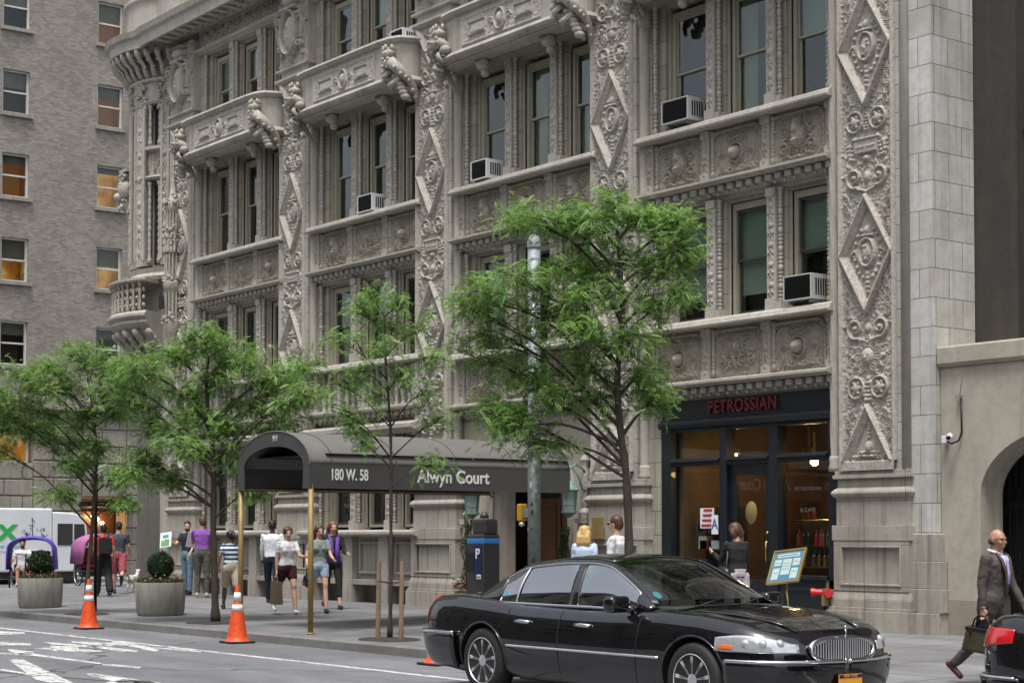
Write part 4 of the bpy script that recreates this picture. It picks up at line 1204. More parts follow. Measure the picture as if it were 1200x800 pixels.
for t in range(8):
    a = R(-170+t*22); nb.lathe([(.035, 8.9), (.05, 9.0), (.03, 9.1), (.045, 9.3), (.01, 9.5)], (nx+.22*math.cos(a), ny+.08+.22*math.sin(a), 0), 7)
pr(nb, 'niche_shaft', 'terracotta_relief', auto=R(50))
for aa in (-96, -74, -63, -47):
    g = MB(); q = R(aa); cx_, cy_ = TX+(TR+.04)*math.cos(q), TY+(TR+.04)*math.sin(q)
    for z0_, z1_ in ((8.8, 10.95), (11.9, 13.0)):
        g.lathe([(.07, z0_), (.07, z0_+.12), (.04, z0_+.16)]+[(.035+.02*(k % 3 == 0), z0_+.2+k*.06) for k in range(int((z1_-z0_-.35)/.06))]+[(.05, z1_-.1), (.075, z1_)], (cx_, cy_, 0), 8)
    pr(g, 'bead_colonette', 'terracotta_relief', smooth=True)
me_ts = spandrel_clay(.9, .84, 'scroll', 14).mesh('carved_panel', M['spandrel_relief'], 1.4)
for aa in (-84, -60):
    q = R(aa)
    for zz in (11.05, 5.7): o = put(me_ts, 'carved_panel', TX+(TR-.02)*math.cos(q), TY+(TR-.02)*math.sin(q), zz, TUR); o.rotation_euler = (0, 0, q+PI/2); o.scale = (.75, 1, .9)
nd = MB()
for dx in (-.02, .42): 
    nd.poly([(nx+dx-.11, 7.45), (nx+dx+.11, 7.45), (nx+dx+.11, 7.75), (nx+dx, 7.9), (nx+dx-.11, 7.75)], 'y', ny-.245 if dx < 0 else 20.26, ny-.2 if dx < 0 else 20.32)
pr(nd, 'niche', 'room_dark')
# beast on the left edge
q = R(-118); g = MB(); gx, gy = TX+(TR+.15)*math.cos(q), TY+(TR+.15)*math.sin(q)
g.ball((gx, gy-.1, 10.95), (.22, .22, .3), 10); g.ball((gx-.12, gy-.2, 10.75), (.16, .2, .14), 8); g.ball((gx, gy-.05, 11.3), (.16, .16, .12), 8); g.ball((gx, gy, 10.5), (.16, .18, .22), 8); g.tube([(gx, gy, 10.5), (gx+.1, gy, 10.2), (gx+.15, gy+.1, 9.95)], [.14, .1, .04], 8); g.box(gx-.2, gx+.25, gy-.2, gy+.3, 11.42, 11.5)
for t in range(40):
    a = rng.uniform(0, 2*PI); z = rng.uniform(10.3, 11.4); g.ball((gx-.03+.19*math.cos(a), gy-.08+.19*math.sin(a), z), rng.uniform(.03, .07), 6)
pr(g, 'carved_beast', 'terracotta_relief', auto=R(60))

# ---- great cornice: sweeps along the front and round the pavilion
path = arc_path(TR-.02, -178, -62, 24)+[(-41.2, 20.3), (-38, 20.3), (-34, 20.3), (-28, 20.3), (-16.4, 20.3)]
c = MB().sweep(path, [(-.5, 14.44), (.08, 14.44), (.16, 14.50), (.60, 14.50), (.62, 14.33), (.70, 14.33), (.72, 14.56), (.80, 14.62), (.84, 14.76), (-.5, 14.8)])
bp(c, 'cornice', 'terracotta', auto=R(30))
d = MB(); X = -40.9
while X < -17:
    d.box(X-.09, X+.09, 19.75, 20.22, 14.38, 14.49); d.ball((X+.2, 20.1, 14.42), (.06, .08, .06), 6); X += .4
bp(d, 'modillion', 'terracotta_relief')
c = MB().sweep(arc_path(TR+.25, -178, -62, 20)+[(-41.0, 19.9), (-30, 19.9)], [(-.4, 14.8), (.02, 14.8), (.06, 14.9), (0, 14.95), (0, 15.7), (.08, 15.76), (.08, 15.85), (-.4, 15.9)])
bp(c, 'attic_parapet', 'terracotta', auto=R(30))
# ------------------------------------------------------------------ ground
def groundmat(name, c, c2, sc, bmpv, bsc, cracks=0, slab=None, gum=0, stains=0):
    m, nt, bs, out = _nt(name); v = coords(nt)
    n1 = noise(nt, v, sc, 7, .65); col = mixc(nt, ramp(nt, n1, [(.32, 0), (.68, 1)]), c, c2)
    n2 = noise(nt, v, 130, 3, .7); col = mixc(nt, 1.0, col, ramp(nt, n2, [(.3, .72), (.7, 1.3)]), 'MULTIPLY')
    n4 = noise(nt, coords(nt, (.12, 1, 1)), 1.3, 4, .6); col = mixc(nt, 1.0, col, ramp(nt, n4, [(.35, .82), (.65, 1.12)]), 'MULTIPLY')
    if gum:
        vo = N(nt, 'ShaderNodeTexVoronoi'); vo.inputs['Scale'].default_value = 2.6; nt.links.new(v, vo.inputs[0])
        col = mixc(nt, ramp(nt, vo.outputs['Distance'], [(.055, .75), (.075, 0)]), col, tuple(x*.45 for x in c))
    if cracks:
        vo = N(nt, 'ShaderNodeTexVoronoi', feature='DISTANCE_TO_EDGE'); vo.inputs['Scale'].default_value = .16
        dn = N(nt, 'ShaderNodeTexNoise'); dn.inputs['Scale'].default_value = 1.2; nt.links.new(v, dn.inputs[0]); vm = N(nt, 'ShaderNodeVectorMath', operation='ADD')
        nt.links.new(v, vm.inputs[0]); nt.links.new(dn.outputs['Color'], vm.inputs[1]); nt.links.new(vm.outputs[0], vo.inputs[0])
        col = mixc(nt, ramp(nt, vo.outputs['Distance'], [(.003, .8), (.007, 0)]), col, (.03, .03, .03))
    if stains:
        n5 = noise(nt, coords(nt, (.5, 1.2, 1)), 2.2, 6, .7); col = mixc(nt, ramp(nt, n5, [(.46, 0), (.64, stains)]), col, tuple(x*.5 for x in c))
        n6 = noise(nt, v, .25, 3, .5); col = mixc(nt, 1.0, col, ramp(nt, n6, [(.4, .86), (.6, 1.1)]), 'MULTIPLY')
    if slab:
        tc = nt.nodes.new('ShaderNodeTexCoord'); bk = N(nt, 'ShaderNodeTexBrick'); nt.links.new(tc.outputs['Object'], bk.inputs[0]); bk.offset = 0
        for k, val in (('Scale', 1), ('Brick Width', slab), ('Row Height', slab), ('Mortar Size', .018), ('Mortar Smooth', .3), ('Bias', 0)): bk.inputs[k].default_value = val
        bk.inputs['Color1'].default_value = (1, 1, 1, 1); bk.inputs['Color2'].default_value = (.86, .86, .87, 1); bk.inputs['Mortar'].default_value = (.33, .33, .33, 1)
        col = mixc(nt, 1.0, col, bk.outputs['Color'], 'MULTIPLY')
    nt.links.new(col, bs.inputs[0]); bs.inputs['Roughness'].default_value = .82
    bump(nt, bs, noise(nt, v, bsc, 4, .6), bmpv, .01); M[name] = m
groundmat('asphalt', (.185, .19, .205), (.145, .15, .163), .8, .5, 90, cracks=1, stains=.35)
groundmat('sidewalk', (.23, .23, .235), (.175, .175, .18), .9, .3, 60, slab=1.52, gum=1, stains=.45)
groundmat('kerb', (.21, .205, .20), (.14, .135, .13), 3, .4, 50)
groundmat('pit_soil', (.05, .042, .035), (.03, .025, .02), 9, 1, 30)
# worn road paint
m, nt, bs, out = _nt('road_paint'); n1 = noise(nt, coords(nt, (.6, 1.6, 1)), 5, 7, .75)
bs.inputs[0].default_value = (.58, .58, .57, 1); bs.inputs['Roughness'].default_value = .6
tr = N(nt, 'ShaderNodeBsdfTransparent'); mx = N(nt, 'ShaderNodeMixShader'); nt.links.new(ramp(nt, n1, [(.49, 0), (.60, 1)]), mx.inputs[0]); nt.links.new(bs.outputs[0], mx.inputs[1]); nt.links.new(tr.outputs[0], mx.inputs[2]); nt.links.new(mx.outputs[0], out.inputs[0]); M['road_paint'] = m

tag(MB().add([(-300, -200, 0), (200, -200, 0), (200, 300, 0), (-300, 300, 0)], [(0, 1, 2, 3)]).build('road', M['asphalt']), kind='structure')
# pavement before the building: falls 0.12 m from the wall to the kerb, rounded at the corner
KY = 13.78; R0 = 3.2; XC = -47.8
def swz(y): return .125+.115*min(1, max(0, (y-KY)/(20.3-KY)))
sw = MB(); outline = [(12, KY)]+[(XC+R0+R0*math.cos(a), KY+R0+R0*math.sin(a)) for a in np.linspace(-PI/2, -PI, 9)]+[(XC, 60)]
# grid strips for the sloped top
ys = [KY, 14.4, 15.2, 16.2, 17.0, 18, 19, 20.3, 60]
def xl(y):
    if y >= KY+R0: return XC
    d = (KY+R0-y); return XC+R0-math.sqrt(max(0, R0*R0-d*d))
vs = []; fs = []
for y in ys: vs += [(xl(y), y, swz(y)), (12, y, swz(y))]
for i in range(len(ys)-1): fs.append((2*i, 2*i+1, 2*i+3, 2*i+2))
tag(MB().add(vs, fs).build('sidewalk', M['sidewalk']), kind='structure')
kb = MB(); kp = outline[::-1]
kp = [(12, KY)]+outline[1:]
kb.sweep(kp[::-1], [(0, -.1), (.17, -.1), (.165, .118), (.15, .132), (0, .132)])
tag(kb.build('kerb', M['kerb'], auto=R(30)), kind='structure')
# far pavement by the brick building
tag(MB().box(-80, -59.2, 8, 80, -.1, .13).build('far_sidewalk', M['sidewalk'], bevel=.02), kind='structure')
tag(MB().box(-90, 40, -9.2, -4.5, -.1, .13).build('opposite_sidewalk', M['sidewalk'], bevel=.02), kind='structure')
# road markings
mk = MB()
def strip(x0, y0, x1, y1, wd, z=.004):
    d = Vector((x1-x0, y1-y0, 0)).normalized(); n = Vector((-d.y, d.x, 0))*wd/2
    mk.add([(x0-n.x, y0-n.y, z), (x1-n.x, y1-n.y, z), (x1+n.x, y1+n.y, z), (x0+n.x, y0+n.y, z)], [(0, 1, 2, 3)])
strip(-40, 11.95, 8, 11.95, .13)
strip(-26.6, 8.3, -21.6, 8.25, .12, .0042); strip(-21.4, 8.25, -19.5, 8.25, .12, .0044)
def blob(px, z=.0046):
    pts = [((CAM+ray(*p)*((0-CAM.z)/ray(*p).z))) for p in px]
    mk.add([(q.x, q.y, z) for q in pts], [tuple(range(len(pts)))])
for b in ([(0, 739), (28, 740.5), (30, 742.5), (0, 743.5)], [(0, 752), (36, 754), (37, 756), (0, 756)], [(8, 760), (39, 763), (40, 766), (24, 767), (12, 763)],
          [(50, 752), (82, 754), (118, 757), (110, 759), (62, 755)], [(84, 751), (134, 753), (137, 755), (128, 757), (84, 753)], [(40, 760), (60, 758), (58, 756), (72, 757), (92, 757), (92, 760), (119, 762), (119, 763.5), (85, 763), (66, 763), (60, 761)],
          [(100, 757), (112, 756), (162, 762), (160, 763.5), (142, 763)], [(130, 751), (142, 751), (174, 757), (178, 759), (188, 761), (182, 763), (168, 761), (164, 759), (136, 755)],
          [(170, 758), (190, 759), (238, 762), (234, 764), (200, 761)], [(10, 773), (26, 772), (86, 800), (60, 800), (42, 796)], [(96, 789), (110, 789), (190, 800), (140, 800)],
          [(124, 799), (150, 796), (170, 797), (200, 803), (130, 803)], [(0, 764.5), (38, 765.5), (118, 776.5), (118, 778), (38, 768), (0, 766)], [(119, 777), (166, 781), (163, 783), (120, 779)]):
    blob(b)
sm_ = MB().tube([(-27.5, 6.9, .001), (-24.0, 7.5, .001), (-20.5, 8.2, .001), (-17.8, 8.9, .001), (-15.5, 9.6, .001)], .022, 5, flat=1)
for i, v_ in enumerate(sm_.v): sm_.v[i] = (v_[0], v_[1], max(-.01, min(.005, v_[2])))
tag(sm_.build('road_seam', M['pit_soil']), kind='structure')
tag(mk.build('road_markings', M['road_paint']), kind='structure')
# tree pits
# ------------------------------------------------------------------ neighbours
NB = tag(empty('garage_building', (-14, 20.5, 0)), 'low cream rendered building with a dark arched gateway behind the man in the suit', 'building')
def pr(mb, name, mat, parent=NB, **k): return mb.build(name, M[mat], parent, **k)
ox, ow, zs, rh = -14.35, 1.42, 2.25, .92
ar = [(ox+ow*math.cos(t), zs+rh*math.sin(t)) for t in np.linspace(0, PI, 25)]
wall = [(-16.46, .05), (-16.46, 4.13), (-6, 4.13), (-6, .05), (ox+ow, .05)]+ar+[(ox-ow, .05)]
pr(MB().poly(wall, 'y', 20.47, 20.86), 'wall', 'stucco')
pr(MB().prof([(20.86, 4.131), (20.43, 4.131), (20.39, 4.18), (20.39, 4.40), (20.41, 4.43), (21.31, 4.47), (21.31, 4.131)], -16.47, -6), 'coping', 'stucco', bevel=.01)
j = MB(); j.box(-16.44, -15.77, 20.44, 20.469, .05, .75); j.box(ox-ow-.0, ox-ow+.002, 20.5, 21.0, .05, .1); pr(j, 'plinth', 'terracotta_dark', bevel=.01)
# reveal of the arch with a thick inner ring
rv = MB(); n = 24
ro = [(ox+ow*math.cos(t), zs+rh*math.sin(t)) for t in np.linspace(0, PI, n+1)]; ri = [(ox+(ow-.07)*math.cos(t), zs+(rh-.07)*math.sin(t)) for t in np.linspace(0, PI, n+1)]
rv.poly(ro+ri[::-1], 'y', 20.80, 20.88); rv.box(ox-ow, ox-ow+.07, 20.80, 20.88, .05, zs); rv.box(ox+ow-.07, ox+ow, 20.80, 20.88, .05, zs)
pr(rv, 'arch_reveal', 'stucco')
pr(MB().box(-16.2, -11, 23.9, 24, .05, 4.2).box(-16.3, -16.2, 20.87, 24, .05, 4.2).box(-11, -10.9, 21.1, 24, .05, 4.2).box(-16.3, -10.9, 21.1, 24, 4.0, 4.12), 'passage', 'room_dark')
g = MB(); x = ox-ow+.02
while x < ox+ow:
    top = zs+rh*math.sqrt(max(0, 1-((x-ox)/ow)**2)); g.tube([(x, 20.97, .15), (x, 20.97, top+.15)], .016, 6); x += .11
for z in (.35, 1.05, 2.1): g.box(ox-ow, ox+ow, 20.95, 20.99, z, z+.05)
for k in range(12):
    cx = ox-ow+.12+k*.24; g.tube([(cx+.08*math.cos(t), 20.94, 1.22+.08*math.sin(t)) for t in np.linspace(0, 2*PI, 12)], .01, 5)
    g.tube([(cx+.1*math.cos(t), 20.94, 2.3+.1*math.sin(t)) for t in np.linspace(0, 2*PI, 12)], .012, 5)
pr(g, 'gate', 'iron_black')
DB = tag(empty('dark_neighbour_building', (-12, 21.6, 0)), 'tall soot-stained brown building rising behind the low cream one at the right edge', 'building')
d = MB().box(-16.50, 6, 21.32, 34, .05, 9).box(-16.50, -15.55, 21.32, 34, 9, 20).box(-15.55, 6, 21.32, 34, 9.02, 20)
d = MB().box(-16.50, -15.72, 21.32, 34, .05, 20).box(-15.72, 6, 21.62, 34, .05, 20).box(-15.72, 6, 21.45, 21.619, 7.62, 7.75)
pr(d, 'wall', 'dark_wall', DB)
pr(MB().box(-15.5, -14.4, 21.58, 21.619, 4.9, 7.4), 'boarded_opening', 'room_dark', DB)

# brick building across the side street
BB = tag(empty('brick_building', (-62, 30, 0)), 'grey brick apartment building across the side street, stone base, lamps glowing in its windows', 'building')
def pr(mb, name, mat, parent=BB, **k): return mb.build(name, M[mat], parent, **k)
cols = [23.83+.02, 27.55]; rows = [20.35+3.18*1, 20.35, 17.17, 14.03, 10.9, 7.93]
rows = [7.93, 11.0, 14.12, 17.22, 20.4, 23.55]
ys_ = [16.4, 20.12, 23.84, 27.56, 31.28, 35.0]
holes = [(y, y+1.04) for y in ys_]
m = MB(); yprev = 8
for a, b in holes: m.box(-63.2, -62, yprev, a, 8.2-1.4, 34); yprev = b
m.box(-63.2, -62, yprev, 60, 6.8, 34)
for a, b in holes:
    zp = 6.8
    for z in rows: m.box(-63.1999, -62.0, a, b, zp, z) if z > zp else None; zp = z+1.62
    m.box(-63.2, -62.0, a, b, zp, 34)
m.box(-80, -63.21, 8, 60, .1, 34)
pr(m, 'brick_wall', 'grey_brick')
lit = {(3, 0): 1, (3, 1): 1, (3, 2): 1, (3, 3): 1, (3, 4): 1, (2, 1): 1, (2, 2): 0, (2, 4): 1, (3, 5): 1, (2, 5): 0}
def bwin(y, z, w_, h, lit_, nm='window'):
    f = MB(); t = .07
    f.box(-62.22, -62.12, y, y+t, z, z+h); f.box(-62.22, -62.12, y+w_-t, y+w_, z, z+h); f.box(-62.22, -62.12, y+t, y+w_-t, z+h-t, z+h); f.box(-62.22, -62.12, y+t, y+w_-t, z, z+t); f.box(-62.23, -62.13, y+t, y+w_-t, z+h*.5-.03, z+h*.5+.03)
    o = pr(f, nm, 'white_frame')
    sub(MB().box(-62.2, -62.19, y+t, y+w_-t, z+t, z+h-t), 'pane', 'shop_glass', o)
    sub(MB().box(-62.12, -61.88, y-.1, y+w_+.1, z-.13, z-.001), 'sill', 'limestone_blocks', o)
    r = MB().box(-63.0, -62.95, y-.02, y+w_+.02, z, z+h).box(-62.95, -62.24, y-.03, y-.001, z, z+h).box(-62.95, -62.24, y+w_, y+w_+.03, z, z+h).box(-62.95, -62.24, y, y+w_, z-.03, z).box(-62.95, -62.24, y, y+w_, z+h, z+h+.03)
    sub(r, 'room', {1: 'lit_room', 3: 'dim_room'}.get(lit_, 'room_brown'), o)
    if lit_ != 2: sub(MB().box(-62.32, -62.31, y, y+w_, z+h*(.45+.4*((y*7.3+z*3.1) % 1)), z+h), 'blind', 'dull_blind', o)
for i, y in enumerate(ys_):
    for k, z in enumerate(rows):
        bwin(y, z, 1.04, 1.62, {(2, 1): 1, (3, 1): 1, (3, 2): 1, (3, 4): 3, (3, 3): 3, (2, 2): 3, (2, 4): 0, (4, 1): 1, (2, 5): 3, (3, 5): 3}.get((i, k), 0))
# stone base of three courses of rusticated blocks
b = MB(); 
def courses(ya, yb, z0, z1, n, off):
    hgt = (z1-z0)/n
    for k in range(n):
        y = ya-(off if k % 2 else 0)
        while y < yb:
            a, c_ = max(y, ya), min(y+1.5, yb)
            if c_-a > .05: b.box(-62.9, -61.86, a+.015, c_-.015, z0+k*hgt+.02, z0+(k+1)*hgt-.02)
            y += 1.5
courses(8, 23.2, .1, 6.3, 10, .7); courses(25.1, 27.0, .1, 6.3, 10, .7); courses(28.8, 60, .1, 6.3, 10, .7); courses(23.2, 25.1, .1, 4.34, 7, .7); courses(27.0, 28.8, 3.1, 6.3, 5, .7)
pr(b, 'stone_base', 'limestone_blocks', bevel=.03)
pr(MB().box(-62.95, -61.95, 8, 60, .1, 6.3) if 0 else MB().box(-62.95, -61.93, 8, 23.2, .1, 6.31).box(-62.95, -61.93, 25.1, 27.0, .1, 6.31).box(-62.95, -61.93, 28.8, 60, .1, 6.31).box(-62.95, -61.93, 23.2, 25.1, .1, 4.34).box(-62.95, -61.93, 27, 28.8, 3.1, 6.31), 'base_joint', 'terracotta_dark')
pr(MB().box(-62.95, -61.62, 8, 60, 6.32, 6.5).box(-62.95, -61.75, 8, 60, 6.5, 6.72).box(-62.95, -61.9, 8, 60, 6.72, 6.8), 'belt_course', 'limestone_blocks', bevel=.03)
bwin(23.3, 4.35, 1.7, 1.9, 1)
e = MB().box(-62.9, -62.85, 27, 28.8, .13, 3.1); pr(e, 'lobby', 'room_brown')
e = MB().box(-62.1, -61.2, 26.9, 28.9, 2.75, 2.95); pr(e, 'door_hood', 'iron_black')
for y, z in ((27.3, 2.2), (27.7, 2.4), (28.1, 2.15), (27.9, 2.3)): pr(MB().ball((-62.5, y, z), .07, 8), 'lobby_lamp', 'bulb', smooth=True)
dr_ = MB().box(-62.8, -62.75, 27.1, 27.85, .13, 2.6).box(-62.8, -62.75, 27.95, 28.7, .13, 2.6); pr(dr_, 'lobby_door', 'wood_door')

# apartment house on this side of the avenue, seen only in windows and paintwork
OB = tag(empty('opposite_building', (-20, -9.2, 0)), 'long tan brick apartment house on the near side of the avenue, seen in reflections', 'building')
m = MB(); oz = [1.2, 4.4, 7.6, 10.8, 14.0]; xs = [(-64+4*k) for k in range(22)]
m.box(-66, 30, -20, -9.9, .1, 17)
zp = .1
for z in oz: m.box(-66, 30, -9.899, -9.2, zp, z); zp = z+1.9
m.box(-66, 30, -9.899, -9.2, zp, 17)
for z in oz:
    xp = -66
    for x in xs: m.box(xp, x, -9.899, -9.201, z, z+1.9); xp = x+1.6
    m.box(xp, 30, -9.899, -9.201, z, z+1.9)
pr(m, 'wall', 'tan_brick', OB)
m = MB()
for z in oz:
    for x in xs: m.box(x-.1, x+1.7, -9.2, -9.02, z-.18, z-.001); m.box(x, x+1.6, -9.6, -9.55, z+.9, z+.98); m.box(x+.76, x+.84, -9.6, -9.55, z, z+.899)
m.prof([(-9.2, 16.5), (-8.8, 16.7), (-8.6, 17.1), (-9.2, 17.1)], -66, 30)
pr(m, 'trim', 'limestone_blocks', OB)
m = MB()
for z in oz: m.box(-66, 30, -9.7, -9.69, z, z+1.9)
pr(m, 'window_panes', 'window_glass', OB)
# ------------------------------------------------------------------ saloon cars
def interp(tab, x):
    xs = [t[0] for t in tab]
    return [float(np.interp(x, xs, [t[i] for t in tab])) for i in range(1, len(tab[0]))] if len(tab[0]) > 2 else float(np.interp(x, xs, [t[1] for t in tab]))
def smooth_poly(pts, n):
    P = [Vector(p) for p in pts]; P = [P[0]*2-P[1]]+P+[P[-1]*2-P[-2]]; out = []
    for i in range(1, len(P)-2):
        for k in range(n):
            t = k/n; a, b, c, d = P[i-1], P[i], P[i+1], P[i+2]
            out.append(.5*((2*b)+(c-a)*t+(2*a-5*b+4*c-d)*t*t+(3*b-a-3*c+d)*t**3))
    out.append(P[-2]); return out

def saloon(name, label, loc, spec):
    root = tag(empty(name, loc), label, 'car')
    def part(mb, n, mat, par=root, **k): return mb.build(n, M[mat], par, world=False, **k)
    half = smooth_poly([(p[0], p[1], 0) for p in spec['plan']], 14)
    L = [0]
    for i in range(1, len(half)): L.append(L[-1]+(half[i]-half[i-1]).length)
    LT = L[-1]; hx = [p.x for p in half]; hy = [p.y for p in half]
    ztop = lambda x: interp(spec['top'], x)
    zbot = lambda x: interp(spec['bot'], x)
    def pl(u):
        x = float(np.interp(u, L, hx)); y = float(np.interp(u, L, hy)); e = .03
        x1 = float(np.interp(min(u+e, LT), L, hx)); y1 = float(np.interp(min(u+e, LT), L, hy)); x0 = float(np.interp(max(u-e, 0), L, hx)); y0 = float(np.interp(max(u-e, 0), L, hy))
        t = Vector((x1-x0, y1-y0)); t.normalize() if t.length else None
        n = Vector((-t.y, t.x))
        if u < .02: n = Vector((-1, 0))
        if u > LT-.02: n = Vector((1, 0))
        return x, y, n
    def S(u, k, sg, off=0):
        x, y, n = pl(u); zb, zt = zbot(x), ztop(x); z = zb+(zt-zb)*k
        ins = interp(spec['sect'], k)-off
        return (x-n.x*ins, sg*max(0, y-n.y*ins), z)
    def u_at(x): return float(np.interp(x, hx, L)) if True else 0
    def Sz(u, z, sg, off=0):
        x, y, n = pl(u); zb, zt = zbot(x), ztop(x); return S(u, (z-zb)/(zt-zb), sg, off)
    # lower body with wheel openings
    nu, nk = 300, 26; wx = spec['wheels']; RW = spec['arch']
    for sg in (-1, 1):
        mb = MB(); P = {}
        for i in range(nu+1):
            for j in range(nk+1):
                p = list(S(LT*i/nu, j/nk, sg))
                if abs(p[1]) > .6:
                    for cx in wx:
                        dx, dz = p[0]-cx, p[2]-.36; d = math.hypot(dx, dz)
                        if abs(d-RW) < .026 and d > .01: p[0] = cx+dx/d*RW; p[2] = .36+dz/d*RW
                P[i, j] = tuple(p)
        idx = {}
        for i in range(nu+1):
            for j in range(nk+1): idx[i, j] = len(mb.v); mb.v.append(P[i, j])
        for i in range(nu):
            for j in range(nk):
                q = [P[i, j], P[i+1, j], P[i+1, j+1], P[i, j+1]]; cx_, cz_ = sum(p[0] for p in q)/4, sum(p[2] for p in q)/4
                if abs(q[0][1]) > .6 and any(math.hypot(cx_-cx, cz_-.36) < RW for cx in wx): continue
                mb.f.append((idx[i, j], idx[i+1, j], idx[i+1, j+1], idx[i, j+1]))
        # roll the shoulder into the hood, deck and waist
        n0 = len(mb.v); m = 8
        for i in range(nu+1):
            x, y, z = P[i, nk]
            for q in range(1, m+1):
                f = 1-q/m; cr = spec['crown']*(1-f*f)
                mb.v.append((x, y*f, z+cr))
        for i in range(nu):
            for q in range(m):
                a = idx[i, nk] if q == 0 else n0+i*m+q-1; b = idx[i+1, nk] if q == 0 else n0+(i+1)*m+q-1
                mb.f.append((a, b, n0+(i+1)*m+q, n0+i*m+q))
        if sg == -1: base = mb
        else: base.add(mb.v, mb.f)
    body = part(base, 'body', 'black_paint', smooth=True)
    un = MB().box(wx[0]+.45, wx[1]-.45, -.8, .8, .19, .26).box(wx[0]-.45, wx[0]+.45, -.55, .55, .2, .7).box(wx[1]-.45, wx[1]+.45, -.55, .55, .2, .7)
    part(un, 'underbody', 'rubber')
    for cx in wx:
        for sg in (-1, 1):
            a = MB(); n = 24; y0 = None
            pts = []
            for k in range(n+1):
                an = -.2+(PI+.4)*k/n; x, z = cx+RW*math.cos(an), .36+RW*math.sin(an)
                if z < .24: z = .24
                yy = Sz(u_at(x), z, sg)[1]; pts.append((x, yy-sg*.005, z))
            part(MB().tube(pts, .012, 6), 'arch_lip', 'black_paint', body, smooth=True)
            v = []; f = []
            for k, p in enumerate(pts): v += [p, (p[0], sg*.52, p[2])]
            f = [(2*k, 2*k+2, 2*k+3, 2*k+1) for k in range(n)]
            a.add(v, f); part(a, 'wheel_well', 'rubber', body)
    # patch helper
    def patch(n, mat, ua, ub, zf0, zf1, sg, off=.006, nu_=24, nk_=8, par=body, thick=.0, both=False):
        mb = MB()
        for s_ in ((sg,) if not both else (-1, 1)):
            b0 = len(mb.v)
            for i in range(nu_+1):
                u = ua+(ub-ua)*i/nu_; a, b = zf0(i/nu_), zf1(i/nu_)
                for j in range(nk_+1): mb.v.append(Sz(u, a+(b-a)*j/nk_, s_, off))
            for i in range(nu_):
                for j in range(nk_): q = b0+i*(nk_+1)+j; mb.f.append((q, q+nk_+1, q+nk_+2, q+1))
        o = part(mb, n, mat, par, smooth=True)
        sm = o.modifiers.new('thick', 'SOLIDIFY'); sm.thickness = max(thick, .004); sm.offset = 0
        return o
    def line(n, mat, us, zs, rad, sg, off=.0, par=body, m=60):
        pts = [Sz(us[0]+(us[1]-us[0])*k/m, zs(k/m), sg, off) for k in range(m+1)]
        return part(MB().tube(pts, rad, 6), n, mat, par, smooth=True)
    K = dict(root=root, part=part, body=body, patch=patch, line=line, u_at=u_at, LT=LT, Sz=Sz, S=S, pl=pl)
    # greenhouse
    gh = spec['house']; ss = [g[0] for g in gh]
    def PQ(s_):
        r = [float(np.interp(s_, ss, [g[i] for g in gh])) for i in range(1, 7)]
        return Vector(r[:3]), Vector(r[3:])
    def side(s_, k, sg, off=0):
        P_, Q_ = PQ(s_); p = P_.lerp(Q_, k); p.y += .035*math.sin(PI*k)+off
        return (p.x, sg*p.y, p.z+off*.3)
    ns = 60
    # smooth the knots
    def sm(i, s_):
        w = .035; return sum(float(np.interp(s_+d*w, ss, [g[i] for g in gh])) for d in (-1, -.5, 0, .5, 1))/5
    def PQ(s_):
        r = [sm(i, s_) if .03 < s_ < .97 else float(np.interp(s_, ss, [g[i] for g in gh])) for i in range(1, 7)]
        return Vector(r[:3]), Vector(r[3:])
    wins = spec['wins']; k0, k1 = .05, .90
    def inwin(s_, k): return any(a < s_ < b for a, b in wins) and k0 < k < k1
    ks = [0, k0]+[k0+(k1-k0)*j/8 for j in range(1, 8)]+[k1, .95, 1.0]
    sv = sorted(set([i/ns for i in range(ns+1)]+[a for w_ in wins for a in w_]))
    mb = MB()
    for sg in (-1, 1):
        b0 = len(mb.v)
        for s_ in sv:
            for k in ks: mb.v.append(side(s_, k, sg))
        for i in range(len(sv)-1):
            for j in range(len(ks)-1):
                if inwin((sv[i]+sv[i+1])/2, (ks[j]+ks[j+1])/2): continue
                q = b0+i*len(ks)+j; mb.f.append((q, q+len(ks), q+len(ks)+1, q+1))
    def across(s_, f, off=0):
        P_, Q_ = PQ(s_); e = Q_; sa, sb = spec['roof']
        y = e.y*f; bul = 0
        if s_ > sb: bul = spec['bulge'][1]*((s_-sb)/(1-sb))**.7
        if s_ < sa: bul = -spec['bulge'][0]*((sa-s_)/sa)
        cr = .045*(1 if sa <= s_ <= sb else max(.25, 1-abs(s_-(sa if s_ < sa else sb))*3))
        return (e.x+bul*(1-f*f)+off*(.5 if s_ > sb else (-.5 if s_ < sa else 0)), y, e.z+cr*(1-f*f)+off)
    nf = 14
    def topgrid(mb, sa, sb, n=16, f0=-1, f1=1, off=0):
        b0 = len(mb.v)
        for i in range(n+1):
            for j in range(nf+1): mb.v.append(across(sa+(sb-sa)*i/n, f0+(f1-f0)*j/nf, off))
        for i in range(n):
            for j in range(nf): q = b0+i*(nf+1)+j; mb.f.append((q, q+nf+1, q+nf+2, q+1))
    sa, sb = spec['roof']; topgrid(mb, sa-.02, sb+.02)
    for a, b in ((sb, .985), (.02, sa)):
        for f0, f1 in ((-1, -.94), (.94, 1)): topgrid(mb, a, b, 16, f0, f1)
    roof = part(mb, 'roof', 'black_paint', smooth=True); so_ = roof.modifiers.new('thick', 'SOLIDIFY'); so_.thickness = .012; so_.offset = 0
    g = MB(); topgrid(g, sb+.015, .97, 16, -.945, .945, .002); part(g, 'windscreen', 'car_glass', smooth=True)
    g = MB(); topgrid(g, .03, sa-.015, 16, -.945, .945, .002); part(g, 'rear_window', 'car_glass', smooth=True)
